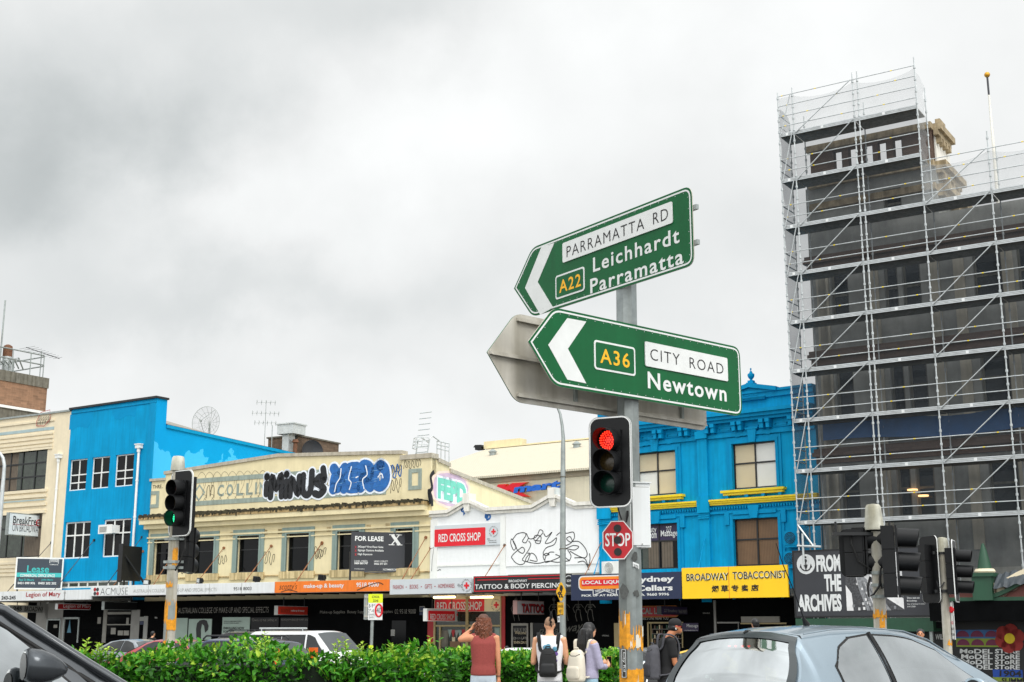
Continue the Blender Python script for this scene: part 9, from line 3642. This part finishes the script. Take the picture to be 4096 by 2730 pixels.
 g.build(top, top_mat, t)
 g = Blob()
 g.loft([(0, 0, .76 * k, .16 * k, .105 * k), (0, 0, .84 * k, .175 * k, .122 * k), (0, 0, .93 * k, .172 * k, .118 * k), (0, 0, .97 * k, .16 * k, .11 * k)])
 for s in (-1, 1):
  hip, kn, an = S3((s * .09, 0, .85)), S3((s * (.095 + stance * .3), .01, .49)), S3((s * (.09 + stance * .5), -.01, .10))
  g.limb([hip, hip.lerp(kn, .5), kn, an], [.1 * k, .088 * k, .072 * k, .062 * k])
 g.build('trousers', leg_mat, t, .016)
 for s in (-1, 1):
  g = Blob()
  a = S3((s * (.09 + stance * .5), 0, .035))
  g.limb([a + Vector((0, -.06, .01)), a, a + Vector((0, .12, -.005))], [.04, .042, .034])
  g.build('shoe', pm('dark_shoe', '#2b2826', .6), t)
 return t, hc, k
def strands(mb, centre, rad_, z0, z1, n, seed, width=.02, front=False, wave=.02, spread=1.0, a0=150, a1=390):
 rr = random.Random(seed)
 for i in range(n):
  a = rad(a0 + (a1 - a0) * (i + rr.random()) / n)
  c = Vector(centre)
  L_ = rr.uniform(.75, 1.0)
  pts = []
  ph = rr.random() * 6
  for q in range(9):
   f = q / 8
   if f < .3:
    th = f / .3 * math.pi / 2
    r = rad_ * math.sin(th)
    z = centre[2] + z1 * math.cos(th)
   else:
    r = rad_ * (1 + spread * .35 * (f - .3))
    z = centre[2] - (f - .3) / .7 * z0 * L_
   w = wave * f * math.sin(ph + f * 14)
   pts.append((c.x + (r + w) * math.cos(a), c.y + (r + w * .6) * 1.1 * math.sin(a), z))
  wd = width * rr.uniform(.7, 1.3)
  mb.tube(pts, [wd * .5, wd, wd * 1.1, wd * 1.1, wd, wd, wd * .9, wd * .7, wd * .25], 6)
def backpack(name, label, owner, off, w, h, d, mat, pocket, yaw=0.0, straps=True, shoulder_z=1.42, lean=0.0, strap_mat=None, sw=.15):
 m = Matrix.Translation(owner.location) @ Matrix.Rotation(owner.rotation_euler.z, 4, 'Z')
 p = m @ Vector(off)
 t = thing(name, label, 'backpack', p, owner.rotation_euler.z + yaw)
 b = Blob()
 b.loft([(0, .0, .0, w * .44, d * .42), (0, 0, .03, w * .5, d * .5), (0, 0, h * .4, w * .5, d * .5), (0, .01, h * .75, w * .44, d * .44), (0, .02, h * .93, w * .34, d * .34), (0, .03, h, w * .2, d * .2)], power=3.2)
 b.build('bag', mat, t, .012)
 b = Blob()
 b.loft([(0, -d * .46, .04, w * .4, d * .16), (0, -d * .48, .08, w * .42, d * .18), (0, -d * .46, h * .42, w * .40, d * .16), (0, -d * .42, h * .48, w * .34, d * .1)], power=3.2)
 b.build('pocket', pocket, t, .012)
 mb = MB()
 mb.tube([(-w * .34, -d * .2, h * .86), (-w * .15, -d * .33, h * .80), (w * .15, -d * .33, h * .80), (w * .34, -d * .2, h * .86)], .006, 5)
 mb.build('zip', M_['rubber'], t)
 mb = MB()
 mb.tube([(-.04, .02, h * .97), (-.03, .0, h * 1.06), (.03, .0, h * 1.06), (.04, .02, h * .97)], .011, 6)
 mb.build('grab_loop', strap_mat or mat, t)
 if straps:
  for s in (-1, 1):
   mb = MB()
   zt = shoulder_z - off[2]
   pts = [(s * w * .22, d * .45, h * .86), (s * sw * .8, d * .5 + .02, h * .96), (s * sw, d * .5 + .05, zt + .035), (s * sw * 1.02, d * .5 + .14, zt + .045), (s * sw * 1.05, d * .5 + .235, zt - .02), (s * sw * 1.05, d * .5 + .26, zt - .2), (s * sw * 1.25, d * .5 + .16, .12), (s * w * .45, d * .3, .06)]
   pts = [Vector(q) for q in pts]
   sp = [Vector(q) for q in smooth_path3(pts)]
   for o_ in (-.018, 0, .018):
    mb.tube([q + Vector((o_, 0, 0)) for q in sp], .012, 6)
   mb.build('strap', strap_mat or mat, t)
 return t
def smooth_path3(P, n=4):
 out = []
 for i in range(len(P) - 1):
  p0, p1, p2, p3 = P[max(i - 1, 0)], P[i], P[i + 1], P[min(i + 2, len(P) - 1)]
  for k in range(n):
   t = k / n
   out.append(.5 * ((2 * p1) + (p2 - p0) * t + (2 * p0 - 5 * p1 + 4 * p2 - p3) * t * t + (3 * p1 - p0 - 3 * p2 + p3) * t ** 3))
 out.append(P[-1])
 return out
def people():
 D_ = 20.0
 gz = .0
 def px(xd, dep=D_):
  return (xd - 1176.5) / 3065 * dep
 tee_red = pm('rust_red_knit', '#8e3f3a', .85, var=.10, scale=30, bump=.2)
 denim_w = pm('pale_denim', '#b9c6d2', .8, var=.08, scale=20)
 t, hc, k = person('person in rust red sleeveless top with long curly hair, hand raised to head', (px(1111), D_, gz), rad(4), 1.76, SKIN1, 'sleeveless_top', tee_red, denim_w,
       [(-.345, .06, 1.37), (-.17, .06, 1.52), (.55, .25, .8), (.6, -.5, -.4), .3], [(.215, -.02, 1.09), (.225, .03, .84), (.02, .1, -1), (-1, .1, 0), .4], hem=.865, broad=1.02)
 mb = Blob()
 mb.ball(hc + Vector((0, -.02, .03)), .098, .112, .105)
 for (dx, dz, r) in ((-.05, -.06, .075), (.05, -.06, .075), (0, -.05, .08), (-.06, -.16, .07), (.06, -.16, .078), (.0, -.17, .085), (-.03, -.27, .066), (.07, -.28, .066), (.02, -.3, .07), (.05, -.36, .045), (-.02, -.36, .04)):
  mb.ball(hc + Vector((dx, -.055 - abs(dx) * .1, dz)), r, r * .72, r * 1.1, 12)
 h = mb.build('hair', HAIR_B, t, .012, 3)
 mb = MB()
 rr = random.Random(6)
 for i in range(90):
  a = rad(185 + 170 * rr.random())
  r = .098
  pts = []
  ln = rr.uniform(.22, .42)
  ph = rr.random() * 6
  for q in range(10):
   f = q / 9
   z = hc.z + .07 - ln * f
   w = .016 * math.sin(ph + f * 19)
   rr_ = r * (.86 + .35 * min(1, f * 2.2) - .22 * f)
   pts.append((hc.x + rr_ * math.cos(a) * 1.08 + w, hc.y - .02 + rr_ * .98 * math.sin(a) - .012 + w * .5, z))
  mb.tube(pts, [.007, .010, .011, .011, .011, .010, .009, .008, .006, .002], 5)
 mb.build('curl', pm('auburn_curl', '#6e3c24', .5, var=.4, scale=30), h)
 mb = MB()
 mb.tube([(-.19 + .03 * math.cos(a), .06 + .03 * math.sin(a), 1.535 + .012 * math.cos(a)) for a in [2 * math.pi * i / 14 for i in range(15)]], .006, 5)
 mb.build('bracelet', M_['charcoal'], t)
 mb = MB()
 mb.tube([(.232 + .03 * math.cos(a), .03 + .03 * math.sin(a), .875) for a in [2 * math.pi * i / 14 for i in range(15)]], .006, 5)
 mb.build('bracelet', M_['charcoal'], t)
 # ---- mohawk
 white = pm('white_cotton', '#e2e2e6', .85, var=.04, scale=10, bump=.2)
 t, hc, k = person('person with a spiked mohawk, white sleeveless shirt and black backpack, seen from behind', (px(1263), D_, gz), rad(-6), 1.73, SKIN2, 'sleeveless_shirt', white, pm('light_shorts', '#c2c6cc', .85, var=.06),
       [(-.255, .05, 1.06), (-.14, .27, 1.12), (.5, .8, .1), (.8, -.2, .6), .5], [(.255, .05, 1.06), (.13, .27, 1.12), (-.5, .8, .1), (-.8, -.2, .6), .5], hem=.80, broad=1.1)
 mb = Blob()
 mb.ball(hc + Vector((0, -.004, .02)), .0775 * k, .096 * k, .098 * k)
 h = mb.build('shaved_hair', HAIR_D, t, .010, 3)
 mb = MB()
 rr = random.Random(2)
 for i in range(26):
  f = i / 25
  th = rad(205 - 175 * f)
  base = hc + Vector((rr.uniform(-.014, .014) + .02, .097 * math.cos(th), .02 + .10 * math.sin(th)))
  dr = Vector((rr.uniform(-.12, .12), math.cos(th), max(.25, math.sin(th)) + .2)).normalized()
  ln = rr.uniform(.05, .085) * (1 if math.sin(th) > .3 else .6)
  mb.tube([base - dr * .02, base + dr * ln * .5, base + dr * ln], [.013, .008, .001], 5)
 mb.build('mohawk', HAIR_K, h)
 mb = MB()
 for (x, z, rx, rz, mi) in ((-.05, 1.29, .04, .05, 0), (-.01, 1.31, .035, .05, 0), (.085, 1.27, .035, .07, 0), (.105, 1.2, .03, .07, 1), (.1, 1.1, .025, .05, 1), (-.035, 1.26, .02, .03, 1)):
  mb.lathe([(rx, -.148), (rx * .8, -.152)], (x, 0, z), 12, mi, 'y')
 mb.build('shirt_print', [pm('print_teal', '#5b93ad', .8, var=.4, scale=20), pm('print_violet', '#6b4f96', .8, var=.3, scale=20)], t)
 blackf = pm('black_nylon', '#0d0e10', .75, var=.2, scale=10, bump=.2)
 backpack('backpack', 'small black nylon backpack on the person with the mohawk', t, (-.01, -.205, .87), .27, .41, .15, blackf, pm('black_nylon_pocket', '#131417', .6, var=.15, scale=10), shoulder_z=1.44)
 # ---- dark haired, lilac jumper
 lilac = pm('lilac_knit', '#a29eb6', .9, var=.10, scale=30, bump=.3)
 jeans = pm('pale_blue_denim', '#8fb0c0', .85, var=.10, scale=14)
 t, hc, k = person('person with long straight black hair, lilac jumper and pale jeans, facing right', (px(1352), D_, gz), rad(-62), 1.64, SKIN2, 'jumper', lilac, jeans,
       [(-.23, .06, 1.08), (-.08, .27, 1.10), (.5, .8, .2), (.6, -.2, .6), .6], [(.22, .08, 1.06), (.06, .29, 1.06), (-.5, .8, .3), (-.6, -.2, .6), .6], sleeves=1.75, hem=.88, broad=.95)
 mb = Blob()
 mb.ball(hc + Vector((0, -.018, .025)), .088, .102, .10)
 mb.loft([(0, -.075, hc.z - .46, .06, .025), (0, -.08, hc.z - .40, .095, .035), (0, -.085, hc.z - .2, .105, .045), (0, -.06, hc.z - .05, .1, .07), (0, -.04, hc.z + .02, .09, .08)])
 for s in (-1, 1):
  mb.limb([(s * .075, .0, hc.z + .0), (s * .085, .0, hc.z - .15), (s * .085, -.01, hc.z - .32)], [.03, .03, .018])
 h = mb.build('hair', HAIR_K, t, .012, 4)
 mb = MB()
 rr = random.Random(12)
 for i in range(40):
  x = rr.uniform(-.1, .1)
  mb.tube([(x * .85, -.115, hc.z - .0), (x, -.135, hc.z - .2), (x * 1.02, -.118, hc.z - .36), (x * .95, -.10, hc.z - .44 - rr.random() * .08)], [.006, .008, .007, .001], 5)
 mb.build('strand', HAIR_K, h)
 mb = Blob()
 mb.ball((.155, -.005, 1.345), .06, .06, .052)
 mb.build('bare_shoulder', SKIN2, t)
 cream_f = pm('cream_leather', '#d8d0bf', .6, var=.06, scale=8, bump=.2)
 backpack('backpack', 'cream backpack hanging low on the person in the lilac jumper', t, (.02, -.23, .80), .30, .46, .17, cream_f, cream_f, shoulder_z=1.35, yaw=rad(18), sw=.13)
 m = Matrix.Translation(t.location) @ Matrix.Rotation(t.rotation_euler.z, 4, 'Z')
 p = m @ Vector((-.005, .36, 1.08))
 ph = thing('phone', 'yellow cased phone held by the person in the lilac jumper', 'phone', p, t.rotation_euler.z + rad(80))
 mb = MB()
 mb.prism(rrect(-.04, .04, -.08, .08, .012), 0, .010)
 mb.build('case', pm('phone_case', '#b5a23a', .5), ph)
 mb = MB()
 mb.prism(rrect(-.036, .036, -.075, .075, .010), -.003, -.0005)
 mb.build('screen', M_['glass'], ph)
 # ---- black cap
 tee = pm('black_tee', '#141416', .85, var=.15, scale=10)
 t, hc, k = person('person in black cap, black tee and red glasses looking down, grey backpack, facing right', (px(1527), D_, gz), rad(-78), 1.70, SKIN3, 'tee', tee, pm('dark_trousers', '#2c2c30', .9, var=.1),
       [(-.22, .10, 1.08), (-.1, .30, 1.10), (.5, .8, .1), (.6, -.2, .6), .6], [(.22, .08, 1.06), (.1, .30, 1.08), (-.5, .8, .1), (-.6, -.2, .6), .6], head_tilt=(0, .10), sleeves=.62, lean=.04, hem=.84, broad=1.05)
 mb = Blob()
 mb.ball(hc + Vector((0, .0, .045)), .088 * k, .106 * k, .082 * k)
 mb.build('cap', pm('cap_black', '#121215', .8, var=.1, scale=20), t, .010, 4)
 mb = Blob()
 mb.loft([(0, .125, hc.z + .005, .07, .07), (0, .13, hc.z + .016, .07, .075)])
 o = mb.build('cap_peak', MATS['cap_black'], t, .009, 3)
 mb = MB()
 for s in (-1, 1):
  mb.tube([(s * .08, -.0, hc.z + .006), (s * .078, .06, hc.z + .004), (s * .05, .108, hc.z - .002)], .005, 5)
  mb.lathe([(.026, -.004), (.026, .004)], (s * .036, .118 + hc.y * 0, hc.z - .004), 12, 1, 'y')
 for i in range(len(mb.v)):
  x, y, z = mb.v[i]
  mb.v[i] = (x, y + hc.y - .03 + .0, z)
 mb.build('glasses', [pm('glasses_red', '#b5182a', .4), M_['glass']], t)
 mb = MB()
 mb.tube([(.082, hc.y - .02, hc.z - .02), (.086, hc.y - .015, hc.z - .05)], [.009, .005], 6)
 mb.build('earbud', M_['signwhite'], t)
 mb = MB()
 mb.tube([(.062 * math.cos(a), .05 + .062 * math.sin(a), 1.475 + .012 * math.sin(a)) for a in [2 * math.pi * i / 20 for i in range(21)]], .005, 5)
 mb.build('neck_cord', M_['signwhite'], t)
 mb = Blob()
 mb.ball(hc + Vector((0, -.02, -.02)), .081, .096, .07)
 mb.build('hair', HAIR_K, t, .011, 3)
 greyf = pm('grey_canvas', '#4a4a50', .85, var=.15, scale=14, bump=.2)
 backpack('backpack', 'grey canvas backpack with dark base on the person in the black cap', t, (.0, -.20, .83), .32, .50, .20, greyf, pm('charcoal_canvas', '#34343a', .85, var=.12, scale=14), shoulder_z=1.43, lean=.04)
 # ---- passers-by, mostly hidden, further off
 for (lab, xd, yd, dep, yaw, hair, tm, skin) in (
   ('dark clothed person by the black doorway at far left, head just over the cars', 351, 1450, 60, -40, HAIR_K, tee, SKIN2),
   ('dark haired person passing behind the roof aerial of the blue hatchback', 1737, 1421, 30, 20, HAIR_K, MATS['dark_shoe'], SKIN2),
   ('short haired person behind the hatchback under the archives billboard', 2115, 1444, 30, 160, HAIR_K, pm('grey_shirt', '#55585c', .9), SKIN1),
   ('short person by the tattoo shop door, head just over a white car', 1165, 1483, 55, 100, HAIR_K, MATS['dark_shoe'], SKIN2)):
  ztop = EYE + (1447 - yd) / 3065 * dep
  H_ = 1.72
  t, hc, k = person(lab, ((xd - 1176.5) / 3065 * dep, dep, ztop - H_ - .02), rad(yaw), H_, skin, 'jacket', tm, MATS['dark_trousers'],
        [(-.23, .0, 1.1), (-.2, .1, .86), (0, .2, -1), (1, 0, 0), .3], [(.23, .0, 1.1), (.2, .1, .86), (0, .2, -1), (-1, 0, 0), .3], sleeves=1.8, group='people passing under the awnings')
  mb = Blob()
  mb.ball(hc + Vector((0, -.02, .03)), .09, .102, .095)
  mb.ball(hc + Vector((0, -.045, -.02)), .082, .07, .08)
  mb.build('hair', hair, t, .012, 3)
people()
